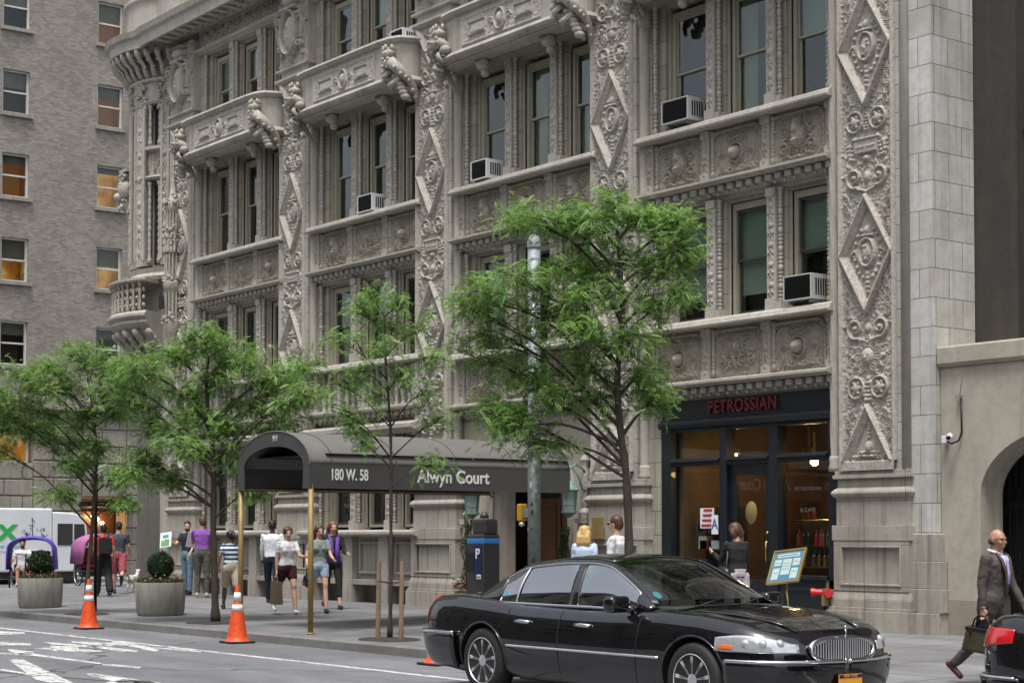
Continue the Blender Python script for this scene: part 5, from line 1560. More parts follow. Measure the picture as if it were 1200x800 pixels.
    for sg in (-1, 1):
        for a, b in wins:
            g = MB(); n, m = 14, 8
            for i in range(n+1):
                for j in range(m+1): g.v.append(side(a+(b-a)*i/n, k0+(k1-k0)*j/m, sg, -.004))
            for i in range(n):
                for j in range(m): q = i*(m+1)+j; g.f.append((q, q+m+1, q+m+2, q+1))
            part(g, 'side_window', 'car_glass_dark', smooth=True)
        a0, b0 = wins[0][0], wins[-1][1]
        lo = [side(a0+(b0-a0)*i/30, k0-.01, sg, .004) for i in range(31)]; hi = [side(b0-(b0-a0)*i/30, k1+.01, sg, .004) for i in range(31)]
        part(MB().tube(lo+hi, .011, 6, closed=True), 'window_trim', 'chrome', smooth=True)
        part(MB().tube(lo, .016, 6), 'belt_trim', 'chrome', smooth=True)
        for (a, b), (c, d) in zip(wins[:-1], wins[1:]):
            s_ = (b+c)/2; part(MB().tube([side(s_, k0+(k1-k0)*j/6, sg, .003) for j in range(7)], .006 if c-b > .03 else .011, 6), 'pillar_trim', 'black_paint' if c-b > .03 else 'chrome_soft', smooth=True)
    # wheels
    def wheel(cx, sg):
        w_ = empty('wheel', (cx, sg*(spec['track']), .36)); w_.parent = root
        t = MB().lathe([(.21, -.10), (.255, -.115), (.315, -.112), (.345, -.085), (.352, -.03), (.352, .03), (.345, .085), (.315, .112), (.255, .115), (.21, .10)], axis='y', n=48)
        part(t, 'tyre', 'rubber', w_, smooth=True)
        o = sg
        r = MB().lathe([(.245, o*.09), (.25, o*.108), (.238, o*.115), (.228, o*.10), (.215, o*.02), (.205, o*-.06)], axis='y', n=48)
        r.lathe([(.075, o*.06), (.075, o*.09), (.06, o*.10), (.0, o*.102)], axis='y', n=24)
        for k in range(spec['spokes']):
            an = 2*PI*k/spec['spokes']+.2
            for d in (-.055, .055):
                c, s2 = math.cos(an+d), math.sin(an+d); c2, s3 = math.cos(an+d*.75), math.sin(an+d*.75)
                r.tube([(.05*c, o*.085, .05*s2), (.15*c, o*.088, .15*s2), (.225*c2, o*.095, .225*s3)], [.016, .013, .012], 6)
            c, s2 = math.cos(an), math.sin(an); r.tube([(.05*c, o*.07, .05*s2), (.222*c, o*.08, .222*s2)], .018, 6)
        part(r, 'rim', 'chrome_soft', w_, auto=R(40))
        part(MB().lathe([(.0, o*.02), (.2, o*.02)], axis='y', n=24), 'brake_disc', 'rubber', w_)
    for cx in wx:
        for sg in (-1, 1): wheel(cx, sg)
    # cabin
    for x in (-1.0, -.05):
        for y in (-.38, .38):
            s_ = MB(); s_.cbox((x, y, .78), (.18, .5, .62), Matrix.Rotation(-.18, 3, 'Y')); s_.cbox((x-.06, y, 1.17), (.1, .24, .16), Matrix.Rotation(-.1, 3, 'Y')); part(s_, 'seat', 'car_seat', bevel=.04)
    part(MB().box(-1.9, 1.2, -.75, .75, .60, .9), 'cabin_floor', 'car_interior')
    return K

glassm('car_glass', tint=(.52, .60, .56), refl=.05)
glassm('car_glass_dark', tint=(.30, .36, .35), refl=.42)
TOWN = dict(
    plan=[(-2.93, 0), (-2.92, .45), (-2.86, .74), (-2.66, .91), (-2.1, .965), (-1.2, .985), (0, .99), (1.3, .985), (1.85, .955), (2.22, .89), (2.42, .74), (2.53, .50), (2.575, .25), (2.585, 0)],
    top=[(-3, .93), (-2.86, .97), (-2.6, 1.015), (-2.2, 1.03), (-1.6, 1.0), (-1.0, .96), (0, .945), (.8, .955), (1.1, .975), (1.6, .95), (2.1, .89), (2.4, .83), (2.62, .79)],
    bot=[(-3, .30), (-2.6, .26), (-2, .21), (2, .21), (2.4, .22), (2.7, .25)],
    sect=[(0, .12), (.06, .075), (.15, .04), (.3, .012), (.5, .0), (.68, .006), (.8, .022), (.9, .05), (.96, .085), (1, .13)],
    crown=.035, wheels=(-1.61, 1.61), arch=.405, track=.855, spokes=9,
    house=[(0, -1.86, .80, .98, -1.95, .70, 1.035), (.12, -1.58, .82, .965, -1.62, .645, 1.22), (.27, -1.22, .835, .955, -1.20, .605, 1.385), (.45, -.6, .845, .95, -.60, .60, 1.44), (.62, 0, .845, .95, -.12, .60, 1.445), (.74, .32, .84, .95, .14, .62, 1.41), (.88, .62, .835, .955, .52, .69, 1.23), (1, .92, .83, .965, .95, .79, 1.0)],
    wins=[(.165, .275), (.285, .535), (.575, .925)], roof=(.27, .70), bulge=(.12, .30))
K = saloon('black_saloon', 'long black saloon car with chrome grille and spoked wheels, whole in view', (-13.33, 11.98, 0), TOWN)
part, patch, line, u_at, Sz, body, root, LT = (K[k] for k in ('part', 'patch', 'line', 'u_at', 'Sz', 'body', 'root', 'LT'))
for sg in (-1, 1):
    # rub strip, bumper strips
    line('rub_strip', 'chrome_soft', (u_at(-1.16), u_at(1.18)), lambda f: .545, .013, sg, .004)
    line('bumper_strip', 'chrome', (0.02, u_at(-2.08)), lambda f: .635, .018, sg, .045)
    line('bumper_strip', 'chrome', (u_at(2.05), LT-.02), lambda f: .565-.01*f, .017, sg, .05)
    patch('rear_bumper', 'black_paint', 0, u_at(-2.08), lambda f: .29-.03*f, lambda f: .625, sg, .035, thick=.03)
    patch('front_bumper', 'black_paint', u_at(2.03), LT, lambda f: .25, lambda f: .56, sg, .04, thick=.03)
    patch('headlight', 'lamp_clear', u_at(1.90), u_at(2.525), lambda f: .645-.012*f, lambda f: .765+.035*math.sin(PI*min(1, f*1.1))-.055*f*f, sg, .010, thick=.01)
    patch('side_marker', 'lamp_orange', u_at(1.945), u_at(2.10), lambda f: .665, lambda f: .705, sg, .018, nu_=6)
    for x in (2.22, 2.36, 2.46):
        p = Sz(u_at(x), .715, sg, -.012); part(MB().ball(p, (.045, .045, .045), 12), 'reflector', 'lamp_clear', smooth=True)
    patch('tail_light', 'lamp_red', u_at(-2.9) if 0 else .62, u_at(-2.72), lambda f: .70, lambda f: .90, sg, .008)
    # door gaps
    for x0, x1 in ((-1.23, -1.16), (-.31, -.31), (.84, .90)):
        pts = [Sz(u_at(x0+(x1-x0)*k/12), .30+.62*k/12, sg, .0015) for k in range(13)]
        if x0 == -1.23: pts = [Sz(u_at(-1.17+.0*k), .84+.02*k, sg, .0015) for k in range(4, -1, -1)]+[Sz(u_at(-1.61+.43*math.cos(a)), .36+.43*math.sin(a), sg, .0015) for a in np.linspace(.9, -.05, 9)]
        part(MB().tube(pts, .0045, 5), 'door_gap', 'rubber', body)
    for x in (-.98, .0-.02):
        h = MB(); a = Sz(u_at(x), .80, sg, .03); b = Sz(u_at(x+.2), .80, sg, .03); m_ = Sz(u_at(x+.1), .805, sg, .045)
        h.tube([Sz(u_at(x-.01), .80, sg, .0), a, m_, b, Sz(u_at(x+.21), .80, sg, .0)], [.015, .018, .02, .018, .015], 8); part(h, 'door_handle', 'chrome', body, smooth=True)
    mr = MB(); mr.cbox((.66, sg*1.04, 1.025), (.15, .26, .16)); o = part(mr, 'mirror', 'black_paint', smooth=True, bevel=.05); o.modifiers['bevel'].segments = 5; part(MB().tube([(.73, sg*.84, .96), (.69, sg*.97, .99)], [.05, .035], 10), 'mirror_arm', 'black_paint', smooth=True)
    p = MB(); p.ball((.74 if sg < 0 else .74, sg*.60, 1.02), (.02, .09, .02), 8)
for sg in (-1, 1):
    part(MB().tube([(1.02, sg*.74, .955), (1.4, sg*.66, .975), (1.8, sg*.57, .95), (2.15, sg*.48, .900), (2.42, sg*.41, .835)], [.012, .03, .034, .03, .012], 8, flat=.5), 'hood_crease', 'black_paint', body, smooth=True)
# grille: chrome surround with upright bars
gp = []
for k in range(25):
    a = 2*PI*k/24; yy = .41*math.copysign(abs(math.cos(a))**.75, math.cos(a)); zz = .665+.125*math.copysign(abs(math.sin(a))**.8, math.sin(a))*(1.0 if math.sin(a) < 0 else .75)
    yy *= 1.0 if math.sin(a) < 0 else 1.0
    x = Sz(LT-abs(yy)*1.005, zz, 1, .03)[0]; gp.append((x, yy, zz))
part(MB().tube(gp[:-1], .022, 8, closed=True), 'grille_surround', 'chrome', smooth=True)
gb = MB(); yy = -.37
while yy < .371:
    hh = .118*max(.12, 1-(abs(yy)/.41)**2.6)**.6; x = Sz(LT-abs(yy)*1.005, .665, 1, .026)[0]
    gb.box(x-.02, x+.012, yy-.0075, yy+.0075, .665-hh, .665+hh*.75); yy += .031
part(gb, 'grille_bars', 'chrome')
bk = MB()
for k in range(24): 
    a0, a1 = gp[k], gp[(k+1) % 24]; bk.add([(a0[0]-.012, a0[1], a0[2]), (a1[0]-.012, a1[1], a1[2]), (2.60, 0, .675)], [(0, 1, 2)])
part(bk, 'grille_backing', 'rubber')
part(MB().tube([(2.60, 0, .755), (2.61, 0, .80), (2.605, 0, .84)], [.008, .006, .004], 6).ball((2.605, 0, .85), (.008, .016, .022), 8), 'hood_ornament', 'chrome', smooth=True)
pl_ = MB().box(2.655, 2.662, -.155, .155, .28, .44); PLT = part(pl_, 'number_plate', 'plate_orange', bevel=.004)
t = text('NEW YORK', .035, .001, 'plate_lettering', 'plate_orange', None, (2.666, 0, .422), (PI/2, 0, PI/2)); t.parent = PLT
part(MB().box(2.662, 2.664, -.15, .15, .405, .438), 'plate_band', 'plate_navy', PLT)
part(MB().lathe([(.0, 0), (.05, 0), (.05, .004), (0, .004)], n=20).xf(Matrix.Translation((.66, -.52, 1.10)) @ Matrix.Rotation(.7, 4, 'Y')), 'windscreen_sticker', 'cyan_sticker')
part(MB().lathe([(.0, 0), (.04, 0), (.04, .004), (0, .004)], n=20, axis='y').xf(Matrix.Translation((-1.38, -.795, 1.05))), 'window_sticker', 'cyan_sticker')
part(MB().box(.32, .34, -.11, .11, 1.33, 1.39), 'rear_view_mirror', 'car_interior', bevel=.01)
part(MB().cbox((.72, -.35, 1.0), (.02, .36, .36), Matrix.Rotation(-.5, 3, 'Y')) if 0 else MB().tube([(.50+.05*math.sin(a), -.38+.17*math.cos(a), 1.0+.14*math.sin(a)) for a in np.linspace(0, 2*PI, 20)][:-1], .012, 6, closed=True), 'steering_wheel', 'car_interior', smooth=True)
part(MB().box(.75, 1.15, -.72, .72, .93, 1.0), 'dashboard', 'car_interior', bevel=.03)
for y in (-.45, .1): part(MB().tube([(1.18, y, 1.012), (1.08, y+.3, 1.055), (1.02, y+.52, 1.075)], [.009, .007, .005], 6), 'wiper', 'rubber', smooth=True)

SED = dict(TOWN); SED.update(
    plan=[(-2.42, 0), (-2.40, .5), (-2.30, .74), (-2.05, .88), (-1.5, .915), (0, .93), (1.3, .92), (1.8, .86), (2.2, .62), (2.4, .3), (2.42, 0)],
    top=[(-2.5, 1.02), (-2.3, 1.05), (-2.0, 1.065), (-1.6, 1.03), (-1.0, .98), (0, .95), (1.0, .97), (1.7, .9), (2.42, .75)],
    bot=[(-3, .32), (-2.1, .26), (-1.6, .2), (1.6, .2), (2.5, .25)], wheels=(-1.36, 1.40), track=.80, spokes=7,
    house=[(0, -1.75, .78, 1.0, -1.85, .66, 1.05), (.12, -1.45, .80, .98, -1.5, .62, 1.22), (.27, -1.1, .81, .965, -1.05, .585, 1.40), (.45, -.55, .82, .955, -.5, .58, 1.45), (.62, 0, .82, .95, 0, .58, 1.45), (.74, .35, .82, .95, .25, .60, 1.40), (.88, .7, .81, .96, .65, .67, 1.2), (1, 1.0, .8, .97, 1.02, .76, 1.0)])
K = saloon('black_rear_saloon', 'black car cut by the right edge, showing its red tail lamp', (-6.35, 12.0, 0), SED)
K['root'].name = 'parked_saloon'
part, patch, line, u_at, Sz, body, root, LT = (K[k] for k in ('part', 'patch', 'line', 'u_at', 'Sz', 'body', 'root', 'LT'))
for sg in (-1, 1):
    patch('tail_light', 'lamp_red', .55, u_at(-1.92), lambda f: .80+.06*f, lambda f: .985-.02*f, sg, .012)
    patch('rear_bumper', 'black_paint', 0, u_at(-1.84), lambda f: .30-.02*f, lambda f: .60, sg, .03, thick=.03)
    line('bumper_strip', 'chrome_soft', (0.02, u_at(-1.88)), lambda f: .60, .010, sg, .038)
    patch('headlight', 'lamp_clear', u_at(1.75), u_at(2.3), lambda f: .62, lambda f: .74, sg, .01)
    mr = MB(); mr.ball((.75, sg*.98, 1.02), (.10, .12, .075), 12); part(mr, 'mirror', 'black_paint', smooth=True)
    for x0 in (-1.05, -.1, .95): part(MB().tube([Sz(u_at(x0), .30+.6*k/8, sg, .0015) for k in range(9)], .0045, 5), 'door_gap', 'rubber', body)
# ------------------------------------------------------------------ people
def cap(mb, a, ra, b, rb, n=10):
    a = Vector(a); b = Vector(b); d = b-a
    if d.length < 1e-5: return mb.ball(a, ra, n)
    t = d.normalized(); pts = []; rs = []
    for q in (-.98, -.8, -.45): pts.append(a+t*ra*q); rs.append(ra*math.sqrt(1-q*q))
    pts.append(a); rs.append(ra)
    for k in (1, 2, 3): pts.append(a+d*k/4); rs.append(ra+(rb-ra)*k/4)
    pts.append(b); rs.append(rb)
    for q in (.45, .8, .98): pts.append(b+t*rb*q); rs.append(rb*math.sqrt(1-q*q))
    return mb.tube(pts, rs, n)
def loft(mb, rings, n=16):
    """rings [(centre, rx, ry, rot)] of ellipses; closed ends"""
    b = len(mb.v)
    for c, rx, ry in rings:
        for k in range(n):
            a = 2*PI*k/n; ca, sa = math.cos(a), math.sin(a)
            ca = math.copysign(abs(ca)**.85, ca); sa = math.copysign(abs(sa)**.85, sa)
            mb.v.append((c[0]+rx*ca, c[1]+ry*sa, c[2]))
    m = len(rings)
    for i in range(m-1):
        for k in range(n): mb.f.append((b+i*n+k, b+i*n+(k+1) % n, b+(i+1)*n+(k+1) % n, b+(i+1)*n+k))
    mb.f.append(tuple(b+k for k in range(n))[::-1]); mb.f.append(tuple(b+(m-1)*n+k for k in range(n)))
    return mb
def remesh(mb, name, mat, parent, vox=.013, it=2, folds=0):
    me = mb.mesh(name+'_src', None); o = bpy.data.objects.new('tmp', me); COL.objects.link(o)
    r = o.modifiers.new('r', 'REMESH'); r.mode = 'VOXEL'; r.voxel_size = vox; r.use_smooth_shade = True
    s = o.modifiers.new('s', 'SMOOTH'); s.factor = .5; s.iterations = it
    if folds:
        tx = bpy.data.textures.new('fold', 'CLOUDS'); tx.noise_scale = .07; dm = o.modifiers.new('d', 'DISPLACE'); dm.texture = tx; dm.strength = folds; dm.mid_level = .5; dm.texture_coords = 'LOCAL'
    bpy.context.view_layer.update()
    m2 = bpy.data.meshes.new_from_object(o.evaluated_get(bpy.context.evaluated_depsgraph_get()))
    bpy.data.objects.remove(o); bpy.data.meshes.remove(me)
    m2.name = name; m2.materials.clear(); m2.materials.append(M[mat])
    q = bpy.data.objects.new(name, m2); COL.objects.link(q); q.parent = parent; return q

def person(label, loc, face, H=1.75, skin='skin_light', hair=('hair_brown', 'short'), legs=((0, 0), (0, 0)), arms=((5, 6, 10), (5, 6, 10)), lean=0, head=(0, 0),
           top=('shirt', 'cloth_white', 'short'), bottom=('trousers', 'cloth_navy'), shoes='leather_black', female=False, vox=.015, glasses=False, group=None, zoff=0, extra=None, fat=1.0, beard=False):
    k = H/1.75; root = tag(empty('person', loc, face), label, 'person', group)
    rt = Matrix.Rotation
    sw = (.165 if female else .195)*fat**.5; hw = .095
    def swing(v, pitch, abd, sg): # pitch forward, abduction outwards
        v = rt(-R(pitch), 3, 'Y') @ Vector(v); return rt(sg*R(abd), 3, 'X') @ v
    J = {}
    Tl = rt(R(lean), 3, 'Y')
    pel = Vector((0, 0, .94))
    up = lambda v: pel + Tl @ (Vector(v)-pel)
    lowest = 9
    for sg, nm, (hp, kn) in ((1, 'L', legs[0]), (-1, 'R', legs[1])):
        hip = pel+Vector((0, sg*hw, -.02)); kd = swing((0, 0, -.43), hp, 1.5, sg); knee = hip+kd; ad = swing((0, 0, -.42), hp-kn, 0, sg); ank = knee+ad
        ft = hp-kn*.75 if kn > 20 else min(8, hp*.5)
        fd = rt(-R(ft), 3, 'Y') @ Vector((1, 0, 0))
        fdn = rt(-R(ft), 3, 'Y') @ Vector((0, 0, -1))
        heel = ank+fdn*.06-fd*.045; toe = ank+fdn*.065+fd*.15
        J['hip'+nm], J['knee'+nm], J['ank'+nm], J['heel'+nm], J['toe'+nm] = hip, knee, ank, heel, toe
        lowest = min(lowest, heel.z-.03, toe.z-.025)
    for sg, nm, (sp, ab, el) in ((1, 'L', arms[0]), (-1, 'R', arms[1])):
        sh = up((0, sg*sw, 1.42)); ud = swing((0, 0, -.285), sp, ab, sg); e = sh+ud; f = swing((0, 0, -.255), sp+el, ab*.4 if el < 60 else -14, sg); wr = e+f
        J['sh'+nm], J['el'+nm], J['wr'+nm], J['fd'+nm] = sh, e, wr, f.normalized()
    hc = up((.02, 0, 1.635)); nk = up((-.01, 0, 1.47))
    RH = rt(R(head[0]), 3, 'Z') @ rt(R(head[1]), 3, 'Y')
    hp_ = lambda x, y, z: hc+RH @ Vector((x, y, z))
    sc = lambda mb: mb.xf(Matrix.Translation((0, 0, (-lowest)*k+zoff)) @ Matrix.Scale(k, 4))
    wf = fat
    # -- body: one continuous skin surface
    b = MB()
    b.ball(hp_(-.008, 0, .015), (.098, .077, .108), 16, RH); b.ball(hp_(.03, 0, -.045), (.062, .056, .07), 12, RH); b.ball(hp_(.052, 0, -.085), (.032, .034, .026), 8, RH)
    cap(b, hp_(.088, 0, .015), .010, hp_(.110, 0, -.022), .015, 8)       # nose
    b.ball(hp_(.086, 0, -.058), (.014, .026, .010), 8, RH)               # lips
    for s in (-1, 1): b.ball(hp_(-.005, s*.079, -.005), (.018, .010, .030), 8, RH); b.ball(hp_(.070, s*.040, -.025), (.024, .024, .022), 8, RH); b.ball(hp_(.082, s*.031, .030), (.012, .026, .009), 8, RH)
    cap(b, hp_(-.02, 0, -.04), .055, nk-Vector((0, 0, .04)), .062, 12)
    tors = [((0, 0, .90), .10, .155), ((0, 0, 1.0), .105, .16 if female else .155), ((0, 0, 1.12), .095, .125 if female else .15), ((0, 0, 1.25), .11, .15 if female else .165), ((0, 0, 1.36), .115, .165 if female else .185), ((0, 0, 1.44), .085, .13), ((0, 0, 1.475), .05, .06)]
    def torso(mb, inf, z0=.86, z1=1.48, wf=wf):
        rs = []
        for c, rx, ry in tors:
            if z0 <= c[2] <= z1:
                u = up(c); rs.append((u, (rx+inf)*wf, (ry+inf)*wf))
        loft(mb, rs)
        if female:
            for s in (-1, 1): mb.ball(up((.075, s*.075, 1.285)), .068+inf*.7, 10)
    torso(b, -.012)
    for nm, sg in (('L', 1), ('R', -1)):
        cap(b, J['sh'+nm], .050*wf, J['el'+nm], .037*wf); cap(b, J['el'+nm], .037*wf, J['wr'+nm], .024)
        d = J['fd'+nm]; w_ = J['wr'+nm]
        fwd = Vector((1, 0, 0))-d*d.x; fwd = fwd.normalized() if fwd.length > .2 else Vector((0, 0, 1)); side_ = d.cross(fwd).normalized()
        palm = w_+d*.055
        cap(b, w_, .023, w_+d*.02, .026, 8)
        for q in range(4):
            o = fwd*((q-1.5)*.019); cap(b, w_+d*.02+o*.7, .014, w_+d*.085+o, .0125, 7)
            inn = -side_*sg*1.0; L1 = (.030, .036, .034, .026)[3-q]
            p1 = w_+d*.088+o; p2 = p1+(d*.92+inn*.25).normalized()*L1*1.15; p3 = p2+(d*.6+inn*.75).normalized()*L1
            cap(b, p1, .0098, p2, .009, 6); cap(b, p2, .009, p3, .0078, 6)
        t0 = w_+d*.03+fwd*.02; t1 = t0+(d*.6+fwd*.75).normalized()*.04; t2 = t1+(d*.95+fwd*.1-side_*sg*.3).normalized()*.032
        cap(b, t0, .013, t1, .011, 6); cap(b, t1, .011, t2, .009, 6)
        cap(b, J['hip'+nm], .085*wf, J['knee'+nm]+Vector((0, 0, .06)), .056*wf, 12); cap(b, J['knee'+nm]+Vector((0, 0, .06)), .056*wf, J['knee'+nm], .050)
        kx = J['knee'+nm]; ax = J['ank'+nm]; md = kx.lerp(ax, .33)-(ax-kx).normalized().cross(Vector((0, 1, 0)))*.012
        cap(b, kx, .048, md, .054*wf); cap(b, md, .054*wf, ax, .034); cap(b, ax, .034, J['heel'+nm], .03, 8); cap(b, J['heel'+nm], .03, J['toe'+nm], .022, 8)
    remesh(sc(b), 'body', skin, root, vox)
    P = lambda mb, n, mat, **kw: sc(mb).build(n, M[mat], root, world=False, smooth=True, **kw)
    e = MB()
    for s in (-1, 1): e.ball(hp_(.084, s*.031, .014), (.010, .014, .009), 8, RH)
    P(e, 'eyes', 'hair_black'); e = MB().ball(hp_(.095, 0, -.058), (.009, .022, .005), 8, RH); P(e, 'mouth', 'gift_red' if female else 'skin_tan')
    if beard: bb = MB(); bb.ball(hp_(.045, 0, -.075), (.055, .060, .045), 12, RH); P(bb, 'beard', hair[0])
    if glasses:
        g = MB()
        for s in (-1, 1):
            if glasses == 'sun': g.ball(hp_(.098, s*.034, .014), (.008, .028, .018), 10, RH)
            else: g.tube([hp_(.102, s*.034+.026*math.cos(a), .012+.018*math.sin(a)) for a in np.linspace(0, 2*PI, 12)][:-1], .0022, 5, closed=True)
            g.tube([hp_(.100, s*.06, .018), hp_(.0, s*.084, .012)], .003, 5)
        g.tube([hp_(.104, -.01, .018), hp_(.104, .01, .018)], .0025, 5)
        P(g, 'glasses', 'iron_black')
    # -- hair
    hm, hs = hair; h = MB()
    if hs != 'bald':
        h.ball(hp_(-.020, 0, .040), (.100, .086, .098), 16, RH); h.ball(hp_(-.045, 0, .0), (.078, .083, .10), 14, RH)
        if hs in ('long', 'ponytail', 'bob'):
            for s in (-1, 1): h.ball(hp_(-.01, s*.055, .045), (.085, .045, .08), 12, RH)
        if hs == 'long':
            for s in (-1, -.5, 0, .5, 1):
                h_ = [hp_(-.05, s*.07, .02), hp_(-.085, s*.075, -.08), hp_(-.085, s*.085, -.17), hp_(-.075, s*.07, -.25)]
                h.tube(h_, [.05, .05, .045, .02], 8)
        if hs == 'bob':
            for s in (-1, -.4, .4, 1): h.tube([hp_(-.03, s*.07, .02), hp_(-.04, s*.085, -.07), hp_(-.03, s*.07, -.13)], [.05, .045, .025], 8)
        if hs == 'ponytail': h.tube([hp_(-.10, 0, .03), hp_(-.15, 0, .02), hp_(-.17, 0, -.06), hp_(-.15, .01, -.15)], [.03, .04, .035, .012], 8)
        if hs == 'bun': h.ball(hp_(-.12, 0, .06), .045, 10)
        if hs == 'cap': h = MB().ball(hp_(-.01, 0, .045), (.103, .088, .088), 14, RH); h.ball(hp_(.09, 0, .055), (.06, .06, .012), 10, RH)
        remesh(sc(h), 'cap' if hs == 'cap' else 'hair', hm, root, vox*.9, 1)
        if hs == 'cap': P(MB().ball(hp_(-.045, 0, .0), (.076, .081, .09), 12, RH), 'hair', 'hair_black')
    elif hm:
        for s in (-1, 1): h.ball(hp_(-.030, s*.036, -.018), (.066, .046, .046), 12, RH)
        P(h, 'hair', hm)
    # -- clothes
    kind, cm, sl = top; c = MB(); inf = {'shirt': .014, 'tee': .010, 'jacket': .028, 'tank': .008}[kind]
    torso(c, inf, .86 if kind != 'jacket' else .8)
    if kind == 'jacket':
        for nm in 'LR': cap(c, J['hip'+nm]+Vector((0, 0, .05)), .13, J['hip'+nm].lerp(J['knee'+nm], .22), .115, 12)
        c.ball(up((0, 0, 1.45)), (.085, .12, .04), 12)
    for nm in 'LR':
        ar = {'jacket': (.070, .056, .043), 'shirt': (.056, .047, .036), 'tee': (.056, .050, .04), 'tank': (.05, .04, .03)}[kind]
        if sl == 'long': cap(c, J['sh'+nm], ar[0], J['el'+nm], ar[1]); cap(c, J['el'+nm], ar[1], J['wr'+nm].lerp(J['el'+nm], .06), ar[2])
        elif sl == 'short': cap(c, J['sh'+nm], ar[0], J['sh'+nm].lerp(J['el'+nm], .55), ar[1]+.004)
        elif sl == 'rolled': cap(c, J['sh'+nm], ar[0], J['el'+nm], ar[1]); cap(c, J['el'+nm], ar[1], J['el'+nm].lerp(J['wr'+nm], .35), ar[2]+.008)
        else: c.ball(J['sh'+nm], .052, 8)
    remesh(sc(c), {'jacket': 'jacket', 'tank': 'top'}.get(kind, 'shirt'), cm, root, vox, 2, .020 if vox < .013 else .018)
    bk, bm_ = bottom; c = MB()
    u0 = pel+Vector((0, 0, .08)); loft(c, [((0, 0, .86), .105*wf, .155*wf), ((0, 0, .95), .122*wf, .172*wf), ((0, 0, 1.05), .112*wf, .148*wf)])
    for nm in 'LR':
        hpj, kj, aj = J['hip'+nm], J['knee'+nm], J['ank'+nm]
        if bk == 'trousers': cap(c, hpj, .108*wf, kj, .075*wf, 12); cap(c, kj, .075*wf, aj+(kj-aj)*.04, .058, 12)
        elif bk == 'shorts': cap(c, hpj, .112*wf, hpj.lerp(kj, .86), .088*wf, 12)
        elif bk == 'hotpants': cap(c, hpj, .110*wf, hpj.lerp(kj, .42), .094*wf, 12)
        elif bk == 'cropped': cap(c, hpj, .104*wf, kj, .068, 12); cap(c, kj, .068, kj.lerp(aj, .55), .056, 12)
        elif bk == 'wide': cap(c, hpj, .112*wf, kj, .095, 12); cap(c, kj, .095, aj+(kj-aj)*.08, .09, 12)
    remesh(sc(c), {'trousers': 'trousers', 'wide': 'trousers', 'cropped': 'trousers'}.get(bk, 'shorts'), bm_, root, vox, 2, .016)
    for nm in 'LR':
        s = MB(); cap(s, J['heel'+nm], .040, J['toe'+nm]+Vector((0, 0, .0)), .033, 10); cap(s, J['ank'+nm].lerp(J['heel'+nm], .4), .042, J['heel'+nm].lerp(J['toe'+nm], .5), .034, 10)
        P(s, 'shoe', shoes)
    if extra: extra(root, J, P, up, hp_, lambda mb: sc(mb), k, -lowest*k+zoff)
    return root
def hand_world(root, J, nm, k, dz):
    p = (J['wr'+nm]+J['fd'+nm]*.10)*k; p.z += dz
    return root.location+Matrix.Rotation(root.rotation_euler.z, 3, 'Z') @ p

def sz(y): return swz(y)
BAGS = []
def px2(px, Y): p = at(px, 650, Y); return (p.x, Y, sz(Y))
W_L, W_R = PI, 0
# far left: the pair with the red shirt and the dark tee, walking away
def backpack(root, J, P, up, hp_, sc, k, dz):
    b = MB(); b.cbox(up((-.19, 0, 1.22)), (.17, .30, .40)); b.cbox(up((-.29, 0, 1.13)), (.07, .22, .18)); b.ball(up((-.2, 0, 1.40)), (.08, .14, .06), 10)
    for s in (-1, 1): b.tube([up((-.12, s*.10, 1.40)), up((0, s*.12, 1.49)), up((.12, s*.12, 1.38)), up((.11, s*.12, 1.2)), up((-.10, s*.12, 1.05))], .018, 6)
    sc(b); o = b.build('backpack', M['cloth_black'], None, auto=R(60), bevel=.03); o.location = root.location; o.rotation_euler = root.rotation_euler
    tag(o, 'black backpack worn by the person in the red shirt', 'backpack')
p1 = px2(121, 18.0)
person('person in red shirt and black trousers walking away with a black backpack', p1, PI-.2, 1.74, 'skin_tan', ('hair_black', 'short'), ((14, 4), (-14, 12)), ((12, 10, 20), (-12, 10, 15)), 0, (0, 0), ('tee', 'cloth_red', 'short'), ('wide', 'cloth_black'), extra=backpack)
p2 = px2(139, 18.9)
person('person in dark grey tee and pink shorts walking a dog', p2, PI-.5, 1.80, 'skin_light', ('cloth_navy', 'cap'), ((16, 5), (-18, 60)), ((-8, 12, 20), (8, 10, 25)), 0, (10, 5), ('tee', 'cloth_slate', 'short'), ('shorts', 'cloth_pink'))
# couple with leaflets leaning by the wall
def leaflet(lbl, mt, yo):
    def f(root, J, P, up, hp_, sc, k, dz):
        c = hand_world(root, J, 'R' if yo < 0 else 'L', k, dz)
        b = MB(); b.cbox((0, 0, 0), (.012, .30, .38)); b.cbox((.010, .03, .02), (.008, .22, .14))
        o = b.build('leaflet', M['paper_white'], None); o.location = c; o.rotation_euler = (.15, -.35, root.rotation_euler.z+.2)
        q = MB().box(.008, .014, -.12, .10, -.16, .0).build('picture', M[mt], o, world=False); q = MB().box(.0145, .018, -.08, .08, .04, .12).build('picture', M['paper_green' if mt != 'paper_green' else 'paper_teal'], o, world=False)
        tag(o, lbl, 'leaflet')
    return f
person('bearded person in navy tee and jeans holding a green leaflet against the wall', px2(220, 19.5), -1.2, 1.74, 'skin_light', ('hair_black', 'short'), ((3, 0), (-3, 2)), ((12, 8, 25), (35, 8, 75)), 0, (40, 8), ('tee', 'cloth_navy', 'short'), ('trousers', 'cloth_denim'), shoes='cloth_black', beard=True, extra=leaflet('green and white leaflet held by the bearded person in navy', 'paper_green', -1), zoff=.03)
